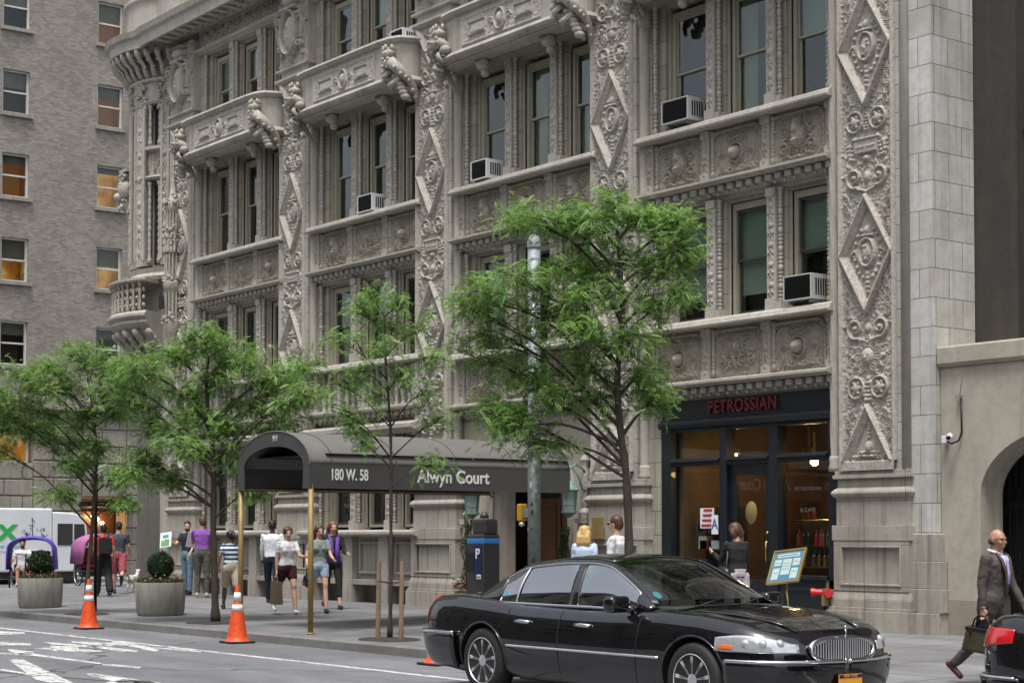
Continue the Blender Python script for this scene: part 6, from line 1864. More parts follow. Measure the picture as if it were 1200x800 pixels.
person('tall person in bright purple tee and camouflage trousers seen from behind', px2(237, 19.2), 2.6, 1.84, 'skin_tan', ('hair_brown', 'short'), ((6, 10), (-2, 0)), ((30, 6, 70), (5, 6, 20)), 3, (20, 10), ('tee', 'cloth_violet', 'short'), ('trousers', 'cloth_camo'), shoes='cloth_khaki', extra=leaflet('teal and white leaflet held by the person in purple', 'paper_teal', 1), zoff=.03)
# walkers under the canopy
def bagfn(name, label, cat, mat, build, nm='R'):
    def f(root, J, P, up, hp_, sc, k, dz):
        h = hand_world(root, J, nm, k, dz); b = build(); o = b.build(name, M[mat], None, smooth=False, auto=R(50), bevel=.0); o.location = h; o.rotation_euler = (0, 0, root.rotation_euler.z)
        tag(o, label, cat)
    return f
person('person in striped blue and white tee with khaki shorts stepping to the left', px2(271, 17.1), PI-.25, 1.60, 'skin_dark', ('hair_black', 'ponytail'), ((22, 8), (-16, 30)), ((-25, 25, 15), (10, 12, 30)), 3, (10, 20), ('tee', 'cloth_stripes', 'short'), ('shorts', 'cloth_khaki'), female=True, fat=1.12)
person('person in white dress shirt and dark trousers walking away past the base wall', px2(319, 19.0), 2.5, 1.78, 'skin_dark', ('hair_black', 'short'), ((16, 5), (-15, 15)), ((12, 6, 15), (-10, 8, 15)), 0, (0, 8), ('shirt', 'cloth_white', 'long'), ('trousers', 'cloth_navy'))
def tote():
    b = MB(); n = 8
    b.add([(-.20, -.06, -.55), (.20, -.06, -.55), (.20, .06, -.55), (-.20, .06, -.55), (-.17, -.05, -.12), (.17, -.05, -.12), (.17, .05, -.12), (-.17, .05, -.12)], [(0, 3, 2, 1), (4, 5, 6, 7), (0, 1, 5, 4), (1, 2, 6, 5), (2, 3, 7, 6), (3, 0, 4, 7)])
    b.tube([(-.08, 0, -.13), (-.06, 0, -.03), (0, 0, .01), (.06, 0, -.03), (.08, 0, -.13)], .008, 6); return b
person('person in white polo shirt and maroon shorts carrying a brown shopping bag', px2(336, 16.9), -.15+PI+PI, 1.66, 'skin_light', ('hair_brown', 'ponytail'), ((18, 6), (-16, 32)), ((28, 10, 60), (-6, 8, 12)), 3, (-5, 14), ('tee', 'cloth_white', 'short'), ('hotpants', 'cloth_maroon'), shoes='cloth_white', female=True, fat=1.08, extra=bagfn('shopping_bag', 'large brown patterned shopping bag hanging from the hand of the person in white polo', 'bag', 'paper_brown', tote))
def handbag():
    b = MB(); b.ball((0, 0, -.24), (.19, .08, .13), 14); b.box(-.17, .17, -.06, .06, -.34, -.24); b.tube([(-.12, 0, -.15), (-.07, 0, -.02), (0, 0, .01), (.07, 0, -.02), (.12, 0, -.15)], .01, 6); return b
person('person in grey top and pale denim shorts carrying a black handbag', px2(374, 17.5), -.35, 1.68, 'skin_light', ('hair_brown', 'long'), ((16, 4), (-14, 25)), ((22, 10, 50), (10, 20, 35)), 0, (10, 10), ('tee', 'cloth_grey', 'short'), ('hotpants', 'cloth_pale_denim'), female=True, extra=bagfn('handbag', 'black handbag swinging beside the pale denim shorts', 'bag', 'leather_black', handbag, 'R'))
def shawl(root, J, P, up, hp_, sc, k, dz):
    b = MB()
    for s in (-1, 1): b.tube([up((-.02, s*.08, 1.50)), up((.12, s*.07, 1.40)), up((.15, s*.05, 1.15)), up((.14, s*.09, .92))], [.03, .04, .045, .05], 8, flat=.4)
    P(b, 'scarf', 'cloth_purple')
person('person with auburn hair in black clothes, white collar and purple scarf', px2(390, 18.4), -.3, 1.74, 'skin_light', ('hair_red', 'long'), ((14, 4), (-12, 20)), ((20, 10, 60), (10, 8, 40)), 0, (0, 8), ('shirt', 'cloth_black', 'long'), ('cropped', 'cloth_black'), female=True, extra=shawl)
# behind the car
person('person with blonde hair in pale blue shirt behind the car roof, seen from behind', px2(685, 17.2), 2.2, 1.62, 'skin_light', ('hair_blonde', 'long'), ((10, 4), (-10, 14)), ((8, 8, 12), (-6, 8, 12)), 0, (0, 5), ('shirt', 'cloth_sky', 'long'), ('trousers', 'cloth_denim'), female=True)
person('person in white shirt and sunglasses standing behind the thin tree', px2(723, 16.4), -2.6, 1.76, 'skin_light', ('hair_brown', 'short'), ((4, 0), (-4, 2)), ((6, 10, 10), (6, 10, 15)), 0, (-10, 5), ('shirt', 'cloth_white', 'long'), ('trousers', 'cloth_navy'), glasses='sun', fat=1.08)
def shoulderbag(root, J, P, up, hp_, sc, k, dz):
    b = MB(); b.ball((0, 0, 0), (.20, .09, .14), 14); b.box(-.18, .18, -.07, .07, -.15, -.02)
    h = up((.10, .20, .95))*k; h.z += dz
    o = b.build('shoulder_bag', M['leather_black'], None, auto=R(50)); o.location = root.location+Matrix.Rotation(root.rotation_euler.z, 3, 'Z') @ h; o.rotation_euler = (0, .1, root.rotation_euler.z)
    s = up((0, .14, 1.46))*k; s.z += dz; s = s-h
    MB().tube([(-.12, 0, .1), (s.x-.06, s.y*.9, s.z*.9), (s.x, s.y, s.z), (s.x+.06, s.y*.9, s.z*.9), (.12, 0, .1)], .011, 6).build('strap', M['stake_wood'], o, world=False, smooth=True)
    tag(o, 'soft black leather shoulder bag on a tan strap, worn outside the shop door', 'bag')
person('person in black sweater and pale lilac trousers facing the shop door', px2(864, 18.2), 2.85, 1.64, 'skin_light', ('hair_brown', 'bob'), ((10, 3), (-10, 12)), ((25, 8, 95), (20, 14, 85)), 4, (5, 18), ('shirt', 'cloth_black', 'long'), ('trousers', 'cloth_lilac'), female=True, extra=shoulderbag, vox=.013)
def suitx(root, J, P, up, hp_, sc, k, dz):
    b = MB(); b.add([up((.135, -.06, 1.43)), up((.135, .06, 1.43)), up((.165, .03, 1.15)), up((.165, -.03, 1.15)), up((.10, -.07, 1.47)), up((.10, .07, 1.47))], [(0, 1, 2, 3), (4, 5, 1, 0)])
    P(b, 'shirt_front', 'shirt_lilac')
    b = MB().tube([up((.08, 0, 1.475)), up((.02, .065, 1.50)), up((-.06, .05, 1.515)), up((-.09, 0, 1.52)), up((-.06, -.05, 1.515)), up((.02, -.065, 1.50)), up((.08, -.005, 1.475))], .018, 8); P(b, 'collar', 'shirt_lilac')
    b = MB().tube([up((.125, 0, 1.455)), up((.155, 0, 1.40)), up((.178, 0, 1.28)), up((.180, 0, 1.15))], [.022, .018, .030, .024], 8, flat=.4); P(b, 'tie', 'tie_lilac')
    for s in (-1, 1):
        b = MB().tube([up((.06, s*.085, 1.50)), up((.135, s*.085, 1.42)), up((.172, s*.055, 1.30)), up((.172, s*.012, 1.13)), up((.158, s*.01, 1.0))], [.018, .028, .030, .016, .008], 8, flat=.45); P(b, 'lapel', 'suit_grey')
    for s, nm in ((1, 'L'), (-1, 'R')):
        w = J['wr'+nm]; d = J['fd'+nm]; b = MB().tube([w-d*.03, w+d*.012], .036, 10); P(b, 'cuff', 'shirt_lilac')
    h = hand_world(root, J, 'R', k, dz)
    b = MB(); b.add([(-.20, -.09, -.38), (.20, -.09, -.38), (.20, .09, -.38), (-.20, .09, -.38), (-.17, -.05, -.13), (.17, -.05, -.13), (.17, .05, -.13), (-.17, .05, -.13)], [(0, 3, 2, 1), (4, 5, 6, 7), (0, 1, 5, 4), (1, 2, 6, 5), (2, 3, 7, 6), (3, 0, 4, 7)])
    o = b.build('briefcase', M['leather_olive'], None, bevel=.03); o.location = h; o.rotation_euler = (.1, .12, root.rotation_euler.z)
    for s in (-1, 1): MB().tube([(-.10, s*.04, -.15), (-.08, s*.03, -.04), (-.04, s*.01, .0), (.04, s*.01, .0), (.08, s*.03, -.04), (.10, s*.04, -.15)], .010, 6).build('handle', M['leather_black'], o, world=False, smooth=True)
    MB().box(-.175, .175, -.062, .062, -.16, -.125).build('flap', M['leather_black'], o, world=False, bevel=.01)
    for s in (-1, 1): MB().box(s*.1-.015, s*.1+.015, -.078, -.062, -.19, -.15).build('buckle', M['brass'], o, world=False)
    tag(o, 'soft olive leather briefcase carried by the man in the brown suit', 'bag')
person('balding person in brown-grey suit and lilac tie striding right with a briefcase', px2(1164, 15.0), .12, 1.60, 'skin_tan', ('hair_brown', 'bald'), ((19, 5), (-18, 30)), ((14, 6, 18), (-8, 7, 12)), 3, (-6, 3), ('jacket', 'suit_grey', 'long'), ('trousers', 'suit_grey'), shoes='leather_ox', glasses=True, vox=.011, extra=suitx)
# dog on its lead
dg = tag(empty('dog', (*at(156, 690, 19.6).to_tuple()[:2], sz(19.6)), PI-.9), 'small white dog on a lead beside the base wall', 'dog')
b = MB(); loft(b, [((0, 0, .30), .20, .075), ((0, 0, .36), .22, .085), ((0, 0, .42), .19, .07)]); 
b.ball((.10, 0, .35), (.12, .085, .10), 12); b.ball((-.14, 0, .36), (.10, .075, .085), 12)
cap(b, (.17, 0, .38), .055, (.26, 0, .50), .045); b.ball((.29, 0, .53), (.07, .055, .055), 10); cap(b, (.32, 0, .52), .032, (.39, 0, .50), .022)
for s in (-1, 1):
    b.ball((.27, s*.05, .56), (.025, .012, .035), 6)
    cap(b, (.14, s*.055, .32), .04, (.13, s*.055, .17), .022); cap(b, (.13, s*.055, .17), .022, (.15, s*.055, .02), .018)
    cap(b, (-.17, s*.05, .33), .055, (-.13, s*.055, .22), .035); cap(b, (-.13, s*.055, .22), .032, (-.20, s*.055, .13), .02); cap(b, (-.20, s*.055, .13), .02, (-.18, s*.055, .02), .018)
cap(b, (-.22, 0, .40), .022, (-.32, 0, .50), .012)
remesh(b, 'body', 'fur_white', dg, .012)
MB().ball((.405, 0, .505), .012, 6).build('nose', M['rubber'], dg, world=False)
ld = MB().tube([at(147.5, 664, 19.1), at(150, 676, 19.3), at(154, 683, 19.5)], .008, 5).build('dog_lead', M['iron_black'], None, smooth=True)
tag(ld, 'thin dark lead running from the walker in pink shorts to the dog', 'lead')
# ------------------------------------------------------------------ trees and planting
def frond_template(rng, n=9, L=.17, w=.030):
    """a feathery compound leaf: pairs of leaflets on a drooping stalk"""
    vs = []; fs = []
    for k in range(n):
        f = (k+.5)/n; x = L*f; z = -.035*(f*f)*1.6; ll = w*(.75+.6*math.sin(PI*f))
        for s in (-1, 1):
            b = len(vs); a = .95; hw = .0075
            tx, ty = x+ll*math.cos(a), s*ll*math.sin(a); mx_, my = x+ll*.5*math.cos(a), s*ll*.5*math.sin(a); nx_, ny = -math.sin(a)*hw, s*math.cos(a)*hw
            vs += [(x, 0, z), (mx_+nx_, my+ny, z+.002), (tx, ty, z-.010), (mx_-nx_, my-ny, z+.002)]; fs.append((b, b+1, b+2, b+3))
    return np.array(vs), np.array(fs)
def leaf_mesh(name, mats, pts, dirs, rng, scale=(.8, 1.5), tpl=None):
    tv, tf = tpl; nv = len(tv); N_ = len(pts)
    V = np.zeros((N_*nv, 3)); F = np.zeros((N_*len(tf), 4), int)
    for i in range(N_):
        d = dirs[i]; d = d/np.linalg.norm(d); u = np.array([0, 0, 1.])+rng.normal(0, .35, 3); y = np.cross(u, d); y /= np.linalg.norm(y)+1e-9; z = np.cross(d, y)
        s = rng.uniform(*scale); V[i*nv:(i+1)*nv] = pts[i]+(tv[:, :1]*d+tv[:, 1:2]*y+tv[:, 2:3]*z)*s
        F[i*len(tf):(i+1)*len(tf)] = tf+i*nv
    me = bpy.data.meshes.new(name); me.vertices.add(len(V)); me.vertices.foreach_set('co', V.reshape(-1)); me.loops.add(F.size); me.loops.foreach_set('vertex_index', F.reshape(-1).astype(np.int32))
    me.polygons.add(len(F)); me.polygons.foreach_set('loop_start', np.arange(0, F.size, 4, dtype=np.int32)); 
    for m_ in mats: me.materials.append(M[m_])
    if len(mats) > 1:
        mi = (rng.rand(N_) < .3).astype(np.int32).repeat(len(tf)); me.polygons.foreach_set('material_index', mi)
    me.update(calc_edges=True); me.validate(); return me

def street_tree(label, px, Y, base_z, trunk, blobs, seed, dens=1.0, tr=.055, droop=.35, branches=True, mats=('locust_leaf', 'locust_leaf_light'), fs=(.5, 1.0)):
    """trunk [(dx, z)] along the picture's right-vector in metres; blobs [(dx, z, rx, rz)] leaf clouds"""
    rng = np.random.RandomState(seed); p = at(px, 650, Y); base = Vector((p.x, Y, base_z))
    root = tag(empty('street_tree', base), label, 'tree')
    Rv = np.array(RT); Dv = np.array(_F0)
    def W(dx, z, dd=0): return Vector(base)+RT*dx+_F0*dd+Vector((0, 0, z))
    tp = [W(dx, z, rng.uniform(-.03, .03) if i else 0) for i, (dx, z) in enumerate(trunk)]
    sp = smooth_poly(tp, 5); m = len(sp)
    tb = MB().tube(sp, [tr*(1.25 if i < 2 else 1)*(1-.62*i/m)+.004*math.sin(i*1.7) for i in range(m)], 10)
    tb.build('trunk', M['bark'], root, smooth=True)
    cr = MB(); P = []; D = []
    top0 = trunk[-1]
    for bi, (dx, z, rx, rz) in enumerate(blobs):
        dd = rng.uniform(-1, 1)*min(.9, rx*1.0)
        c = W(dx, z, dd)
        # a limb from the trunk to the cloud, with twigs
        cand = [q for q in sp if q.z < c.z+.25 and q.z > sp[0].z+.40*(sp[-1].z-sp[0].z)+rng.uniform(0, .5)] or [q for q in sp if q.z > sp[0].z+.38*(sp[-1].z-sp[0].z)][:1]
        j = min(cand, key=lambda q: abs((c.z-q.z)-.75*(Vector((c.x, c.y, 0))-Vector((q.x, q.y, 0))).length))
        ctr = j.lerp(c, .5)+Vector((0, 0, .10*(c-j).length))+Vector(rng.normal(0, .04, 3))
        limb = smooth_poly([j, ctr, c], 6); cr.tube(limb, [max(.005, tr*.42*(1-.85*i/len(limb))) for i in range(len(limb))], 6)
        nt_ = int(6+rx*11)
        for t in range(nt_):
            o = limb[rng.randint(len(limb)//2, len(limb))]; v = rng.normal(0, 1, 3); v /= np.linalg.norm(v)
            e = Vector(c)+Vector(((Rv*v[0]+Dv*v[1])*rx*rng.uniform(.4, 1.25)).tolist())+Vector((0, 0, v[2]*rz*rng.uniform(.3, 1.15)))
            mid = o.lerp(e, .55)+Vector((0, 0, .05)); tw = smooth_poly([o, mid, e], 4)
            cr.tube(tw, [.007*(1-.75*i/len(tw))+.0015 for i in range(len(tw))], 4, cap=False)
            outd = np.array(e-c); outd[2] *= .3
            # sprays along the twig
            for q in range(int(dens*rng.uniform(9, 16))):
                f = rng.uniform(.15, 1.12); k = min(len(tw)-1, int(f*len(tw))); pt = np.array(tw[k])+rng.normal(0, .085, 3)
                az = rng.uniform(0, 2*PI); dr = np.array([math.cos(az), math.sin(az), 0])*1.2+outd/(np.linalg.norm(outd)+1e-6)*.8+np.array([0, 0, .25-droop-rng.uniform(0, .55)+(.4 if rng.rand() < .3 else 0)])
                for h in range(3): P.append(pt+rng.normal(0, .05, 3)); D.append(dr+rng.normal(0, .45, 3))
    cr.build('branches', M['bark'], root, smooth=True)
    me = leaf_mesh('foliage', mats, P, D, rng, fs, TPL)
    o = bpy.data.objects.new('foliage', me); COL.objects.link(o); o.parent = root; me.transform(Matrix.Translation(-base))
    return root, len(P)
TPL = frond_template(np.random.RandomState(1))
def rel(px0, Y, pts):
    """picture measurements to metres beside the trunk"""
    b = at(px0, 650, Y); z_ = (b-CAM).dot(FW); out = []
    for q in pts:
        w_ = CAM+ray(q[0], q[1])*z_; dx = (w_-CAM).dot(RT)-(b-CAM).dot(RT); s_ = z_/FPX
        out.append((dx, w_.z)+tuple(v*s_ for v in q[2:]))
    return out
# the big tree in front of the shop
pit = .13
T = rel(735, 14.4, [(738, 720), (737, 640), (734, 560), (727, 500), (724, 440), (730, 380), (728, 320), (724, 270)])
T[0] = (T[0][0], 0)
B = rel(735, 14.4, [(722, 240, 26, 18), (690, 262, 40, 22), (755, 255, 30, 22), (650, 258, 46, 18), (610, 252, 28, 10), (720, 300, 46, 26), (660, 310, 52, 26), (775, 300, 30, 24), (800, 255, 20, 14), (808, 290, 16, 22),
      (600, 330, 48, 24), (560, 345, 34, 18), (700, 350, 52, 28), (640, 365, 52, 26), (580, 385, 44, 22), (545, 410, 30, 18), (765, 350, 30, 28), (800, 340, 16, 26), (730, 395, 44, 26), (680, 420, 52, 26), (620, 440, 46, 22), (575, 480, 40, 18), (640, 470, 52, 22), (700, 465, 40, 20), (755, 440, 30, 26), (770, 475, 20, 24), (590, 505, 24, 14), (625, 520, 12, 26), (545, 360, 20, 10), (680, 385, 40, 20)])
B = [(a, z-pit, c*.95, d*.95) for a, z, c, d in B]; T = [(a, max(0, z-pit)) for a, z in T]
_, n1 = street_tree('large leafy locust tree in front of the shop, its crown spreading left over the awning', 735, 14.4, pit, T, B, 11, 1.05, .06)
# the staked sapling
T = rel(457, 14.4, [(457, 750), (458, 690), (458, 620), (458, 560), (457, 500), (452, 430), (450, 370)]); T[0] = (T[0][0], pit)
B = rel(457, 14.4, [(430, 345, 24, 12), (470, 350, 24, 14), (420, 365, 22, 12), (455, 380, 30, 14), (400, 400, 24, 12), (450, 410, 34, 16), (495, 385, 24, 22), (510, 420, 20, 22), (420, 435, 26, 14), (470, 440, 26, 12), (395, 450, 22, 10), (500, 460, 24, 18), (440, 465, 24, 12), (390, 480, 16, 12), (515, 490, 22, 12), (425, 520, 14, 8), (510, 545, 26, 10), (410, 500, 14, 8)])
B = [(a, z-pit, c*.8, d*.8) for a, z, c, d in B]; T = [(a, max(0, z-pit)) for a, z in T]
street_tree('thin young locust tree tied between two wooden stakes', 457, 14.4, pit, T, B, 5, .5, .034, fs=(.5, .95))
# the two on the left
T = rel(251, 14.6, [(253, 730), (252, 680), (250, 620), (250, 560), (248, 520), (243, 480), (240, 440)]); T[0] = (T[0][0], pit)
B = rel(251, 14.6, [(240, 400, 46, 13), (200, 412, 44, 14), (285, 420, 40, 16), (160, 430, 34, 14), (320, 440, 34, 18), (345, 470, 26, 22), (250, 440, 54, 20), (190, 455, 52, 18), (300, 470, 44, 22), (150, 470, 34, 14), (230, 485, 52, 18), (270, 505, 44, 16), (180, 500, 40, 14), (330, 500, 26, 16), (215, 525, 38, 14), (165, 535, 26, 10), (285, 540, 24, 12), (190, 560, 26, 10), (300, 575, 16, 14), (155, 555, 24, 8), (350, 430, 26, 12), (365, 460, 18, 16), (130, 445, 36, 12)])
B = [(a, z-pit, c*.92, d*.95) for a, z, c, d in B]; T = [(a, max(0, z-pit)) for a, z in T]
street_tree('dense wide locust tree between the concrete planter and the end of the awning', 251, 14.6, pit, T, B, 21, 1.15, .07, fs=(.55, 1.1))
T = rel(103, 14.3, [(100, 721), (103, 680), (107, 620), (110, 570), (113, 535), (110, 500)]); T[0] = (T[0][0], pit)
B = rel(103, 14.3, [(100, 418, 44, 10), (60, 428, 40, 12), (140, 430, 34, 12), (20, 440, 34, 14), (0, 462, 34, 18), (75, 455, 44, 16), (120, 460, 34, 16), (35, 475, 40, 16), (95, 490, 38, 14), (0, 500, 30, 12), (140, 480, 24, 14), (60, 515, 32, 12), (110, 525, 30, 12), (30, 500, 30, 10), (80, 545, 28, 9), (-30, 470, 30, 18), (130, 560, 24, 8), (70, 578, 20, 7), (-20, 520, 24, 12), (150, 590, 16, 8)])
B = [(a, z-pit, c*.92, d*.95) for a, z, c, d in B]; T = [(a, max(0, z-pit)) for a, z in T]
street_tree('leftmost locust tree, its trunk rising behind the orange cone beside the planter', 103, 14.3, pit, T, B, 31, 1.0, .05, fs=(.55, 1.1))
# second stem and the sign bracket on it
# tree pits
for px, Y, lab in ((251, 14.6, 'soil pit around the dense tree by the awning'), (103, 14.3, 'soil pit around the leftmost tree'), (457, 14.4, 'soil pit around the staked sapling'), (735, 14.4, 'soil pit under the big tree, behind the car')):
    c = at(px, 650, Y); r = 0
    m = MB(); n = 22; rr = np.random.RandomState(px)
    ring = [(c.x+.62*math.cos(2*PI*k/n)*(1+.06*rr.randn()), Y-.03+.42*math.sin(2*PI*k/n)*(1+.06*rr.randn())) for k in range(n)]
    ring = [(x, max(13.92, y)) for x, y in ring]
    m.add([(x, y, swz(y)+.006) for x, y in ring]+[(c.x, Y, swz(Y)+.035)], [(k, (k+1) % n, n) for k in range(n)])
    tag(m.build('tree_pit', M['pit_soil'], smooth=True), lab, 'tree pit', 'soil pits around the street trees')
# fallen leaves and litter along the kerb
m = MB(); rng = np.random.RandomState(2)
for k in range(170):
    x = rng.uniform(-34, -14); y = 13.60-abs(rng.normal(0, .12)); a = rng.uniform(0, PI); s = rng.uniform(.008, .03)
    if rng.rand() < .3: y = rng.uniform(13.98, 16)
    z = .008 if y < 13.7 else swz(y)+.006
    m.add([(x+s*math.cos(a), y+s*math.sin(a), z), (x+s*.4*math.cos(a+1.6), y+s*.4*math.sin(a+1.6), z+.004), (x-s*math.cos(a), y-s*math.sin(a), z), (x+s*.4*math.cos(a-1.6), y+s*.4*math.sin(a-1.6), z+.002)], [(0, 1, 2, 3)])
tag(m.build('kerb_litter', M['stake_wood']), 'scattered dry leaves and crumbs of litter along the kerb', 'litter', kind='stuff')
# stakes
for px, lb in ((443, 'left wooden stake of the pair beside the young tree'), (470, 'right wooden stake of the pair beside the young tree')):
    c = at(px, 700, 14.4)
    s = MB().tube([(c.x, 14.4, .1), (c.x+.01, 14.4, .7), (c.x, 14.42, 1.30)], [.038, .036, .034], 8); o = s.build('tree_stake', M['stake_wood'], None, auto=R(40))
    o = tag(o, lb, 'stake', 'stakes of the young tree')
a, b, t = at(443, 672, 14.4), at(470, 672, 14.4), at(458, 680, 14.4)
m = MB()
m.tube([(a.x, 14.36, 1.0), (t.x, 14.35, .97), (b.x, 14.36, 1.0), (b.x, 14.45, 1.0), (t.x, 14.46, .96), (a.x, 14.45, 1.0)], .006, 5, closed=True)
tag(m.build('tree_tie', M['iron_black'], smooth=True), 'thin wire tie looped between the two wooden stakes', 'tie')

# ------------------------------------------------------------------ planters
def leafball(pts_fn, n, seed, mat, name, parent, base, s=.02):
    rng = np.random.RandomState(seed); V = []; F = []
    for k in range(n):
        p = np.array(pts_fn(rng)); d = rng.normal(0, 1, 3); d /= np.linalg.norm(d); e = np.cross(d, rng.normal(0, 1, 3)); e /= np.linalg.norm(e); q = s*rng.uniform(.6, 1.4); b = len(V)
        V += [tuple(p+d*q), tuple(p+e*q*.5), tuple(p-d*q), tuple(p-e*q*.5)]; F.append((b, b+1, b+2, b+3))
    return MB().add(V, F).build(name, M[mat], parent, world=True)
def planter(px, Y, lab, seed):
    c = at(px, 700, Y); z = swz(Y)-.01; root = tag(empty('planter', (c.x, Y, z)), lab, 'planter', 'concrete planters along the pavement')
    b = MB().lathe([(.38, 0), (.43, .02), (.455, .08), (.47, .35), (.475, .62), (.465, .64), (.44, .64), (.43, .58), (0, .58)], (c.x, Y, z), 40); b.build('pot', M['concrete'], root, auto=R(35))
    MB().lathe([(.44, .57), (.2, .62), (0, .64)], (c.x, Y, z), 24).build('soil', M['planter_soil'], root, smooth=True)
    def ball(r):
        v = r.normal(0, 1, 3); v /= np.linalg.norm(v); v *= 1+.14*math.sin(4*v[0]+seed)*math.cos(5*v[2]+2*v[1]); return (c.x+v[0]*.25*r.uniform(.7, 1.08), Y+v[1]*.25*r.uniform(.7, 1.08), z+.96+v[2]*.26*r.uniform(.75, 1.08))
    leafball(ball, 4200, seed, 'shrub_leaf', 'bush', root, c, .02)
    MB().ball((c.x, Y, z+.91), (.2, .2, .21), 12).tube([(c.x, Y, z+.58), (c.x, Y, z+.8)], .02, 6).build('bush_core', M['shrub_leaf'], root, smooth=True)
    def low(r):
        a = r.uniform(0, 2*PI); q = .45*math.sqrt(r.rand()); return (c.x+q*math.cos(a), Y+q*math.sin(a), z+.62+abs(r.normal(0, .05)))
    leafball(low, 2200, seed+1, 'ground_plants', 'low_plants', root, c, .022)
    def fl(r):
        a = r.uniform(0, 2*PI); q = .42*math.sqrt(r.rand()); return (c.x+q*math.cos(a), Y+q*math.sin(a), z+.70+abs(r.normal(0, .045)))
    leafball(fl, 110, seed+2, 'flower_pink', 'flowers', root, c, .02)
planter(47, 14.75, 'grey concrete planter with a round bush, in front of the purple pedicab', 3)
planter(188, 15.1, 'grey concrete planter with a round bush, beside the dense tree', 8)
# entrance topiaries
for px, Y, lb, hh in ((548, 19.7, 'dark slender evergreen in a tub left of the entrance, behind the parking machine', 1.75), (661, 19.7, 'dark twisted evergreen in a tub right of the entrance, below the green lantern', 1.45)):
    c = at(px, 650, Y); z = swz(Y); root = tag(empty('entrance_plant', (c.x, Y, z)), lb, 'plant')
    MB().lathe([(.17, 0), (.22, .05), (.25, .38), (.27, .4), (.24, .42), (.0, .4)], (c.x, Y, z), 20).build('tub', M['concrete'], root, auto=R(35))
    def col(r):
        f = r.rand(); q = (.15+.04*math.sin(f*14))*(1-.5*f)*r.uniform(.6, 1.05); a = r.uniform(0, 2*PI); return (c.x+q*math.cos(a)+.03*math.sin(f*9), Y+q*math.sin(a), z+.45+f*hh*.8)
    leafball(col, 2400, px, 'shrub_leaf', 'foliage', root, c, .016)
    MB().tube([(c.x, Y, z+.3), (c.x, Y, z+.4+hh*.75)], [.05, .02], 6).build('stem', M['bark'], root)
    def low(r):
        a = r.uniform(0, 2*PI); q = .30*math.sqrt(r.rand()); return (c.x+q*math.cos(a), Y+q*math.sin(a), z+.42+abs(r.normal(0, .10)))
    leafball(low, 500, px+1, 'flowers_mixed', 'flowers', root, c, .026)
print('fronds', n1)
# ------------------------------------------------------------------ awning over the entrance
X0, X1, Y0, Y1 = -26.05, -23.72, 14.15, 19.4
AW = tag(empty('entrance_awning', ((X0+X1)/2, Y0, swz(Y0))), 'long grey barrel awning on brass posts reaching from the entrance to the kerb', 'awning')
cx = (X0+X1)/2; rw = (X1-X0)/2; zb, ze, zt = 2.42, 2.80, 3.36
def arch(r, h, n=22, z0=ze): return [(cx+r*math.cos(t), z0+h*math.sin(t)) for t in np.linspace(0, PI, n+1)]
def pr(mb, name, mat, parent=AW, **k): return mb.build(name, M[mat], parent, **k)
o_ = arch(rw, zt-ze); ys2 = np.linspace(Y0, Y1, 14)
m = MB()
for y in ys2:
    sag = .012*abs(math.sin((y-Y0)*PI/1.24)); m.v += [(p[0], y, p[1]-sag*(1 if 0 < i < len(o_)-1 else 0)) for i, p in enumerate(o_)]
w_ = len(o_)
for i in range(len(ys2)-1):
    for k in range(w_-1): m.f.append((i*w_+k, (i+1)*w_+k, (i+1)*w_+k+1, i*w_+k+1))
top = pr(m, 'canvas_roof', 'canvas_grey', smooth=True); sd = top.modifiers.new('t', 'SOLIDIFY'); sd.thickness = .012; sd.offset = -1
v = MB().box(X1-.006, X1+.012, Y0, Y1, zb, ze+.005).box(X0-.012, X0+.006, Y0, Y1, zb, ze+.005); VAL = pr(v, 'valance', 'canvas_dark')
# front bow: outer arch minus the opening
inn = arch(rw-.20, zt-ze-.22, 22, ze-.02)
fr = [(X1, zb+.02)]+o_+[(X0, zb+.02), (X0+.20, zb+.02)]+inn[::-1]+[(X1-.20, zb+.02)]
fr2 = [(X1+.01, zb)]+[(p[0], p[1]+.01) for p in o_]+[(X0-.01, zb)]
q = MB(); n = len(o_)
F0 = [(X1, zb)]+o_+[(X0, zb)]; F1 = [(X1-.22, zb)]+inn+[(X0+.22, zb)]
for yy in (Y0-.014, Y0): q.v += [(p[0], yy, p[1]) for p in F0]+[(p[0], yy, p[1]) for p in F1]
L_ = len(F0)
for k in range(L_-1):
    q.f += [(k, k+1, L_+k+1, L_+k), (2*L_+k, 3*L_+k, 3*L_+k+1, 2*L_+k+1), (k, 2*L_+k, 2*L_+k+1, k+1), (L_+k, L_+k+1, 3*L_+k+1, 3*L_+k)]
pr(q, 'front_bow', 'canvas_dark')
pr(MB().tube([(p[0], Y0-.012, p[1]+.004) for p in o_], .012, 6), 'piping', 'canvas_grey')
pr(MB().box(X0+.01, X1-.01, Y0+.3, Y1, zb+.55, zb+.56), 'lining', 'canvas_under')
for y in np.linspace(Y0+.05, Y1-.05, 6): pr(MB().tube([(p[0]*1+0, y, p[1]-.02) for p in arch(rw-.02, zt-ze-.02)], .014, 6), 'hoop', 'brass_worn')
for x in (X0+.03, X1-.03):
    pr(MB().tube([(x, Y0+.03, swz(Y0)), (x, Y0+.03, zb+.06)], .043, 12).lathe([(.065, 0), (.065, .02), (.045, .03)], (x, Y0+.03, swz(Y0)), 12), 'post', 'brass_worn', smooth=True)
    pr(MB().tube([(x, Y0, zb+.03), (x, Y1, zb+.03)], .016, 8), 'rail', 'brass_worn')
for y in ys2[1::3]: pr(MB().tube([(p[0]+(.008 if p[0] > cx else -.008), y, p[1]-.010) for p in o_], .009, 5), 'seam', 'canvas_dark')
text('911', .135, .003, 'lettering', 'letter_white', AW, (cx+.08, Y0-.018, 3.245), sx=.85)
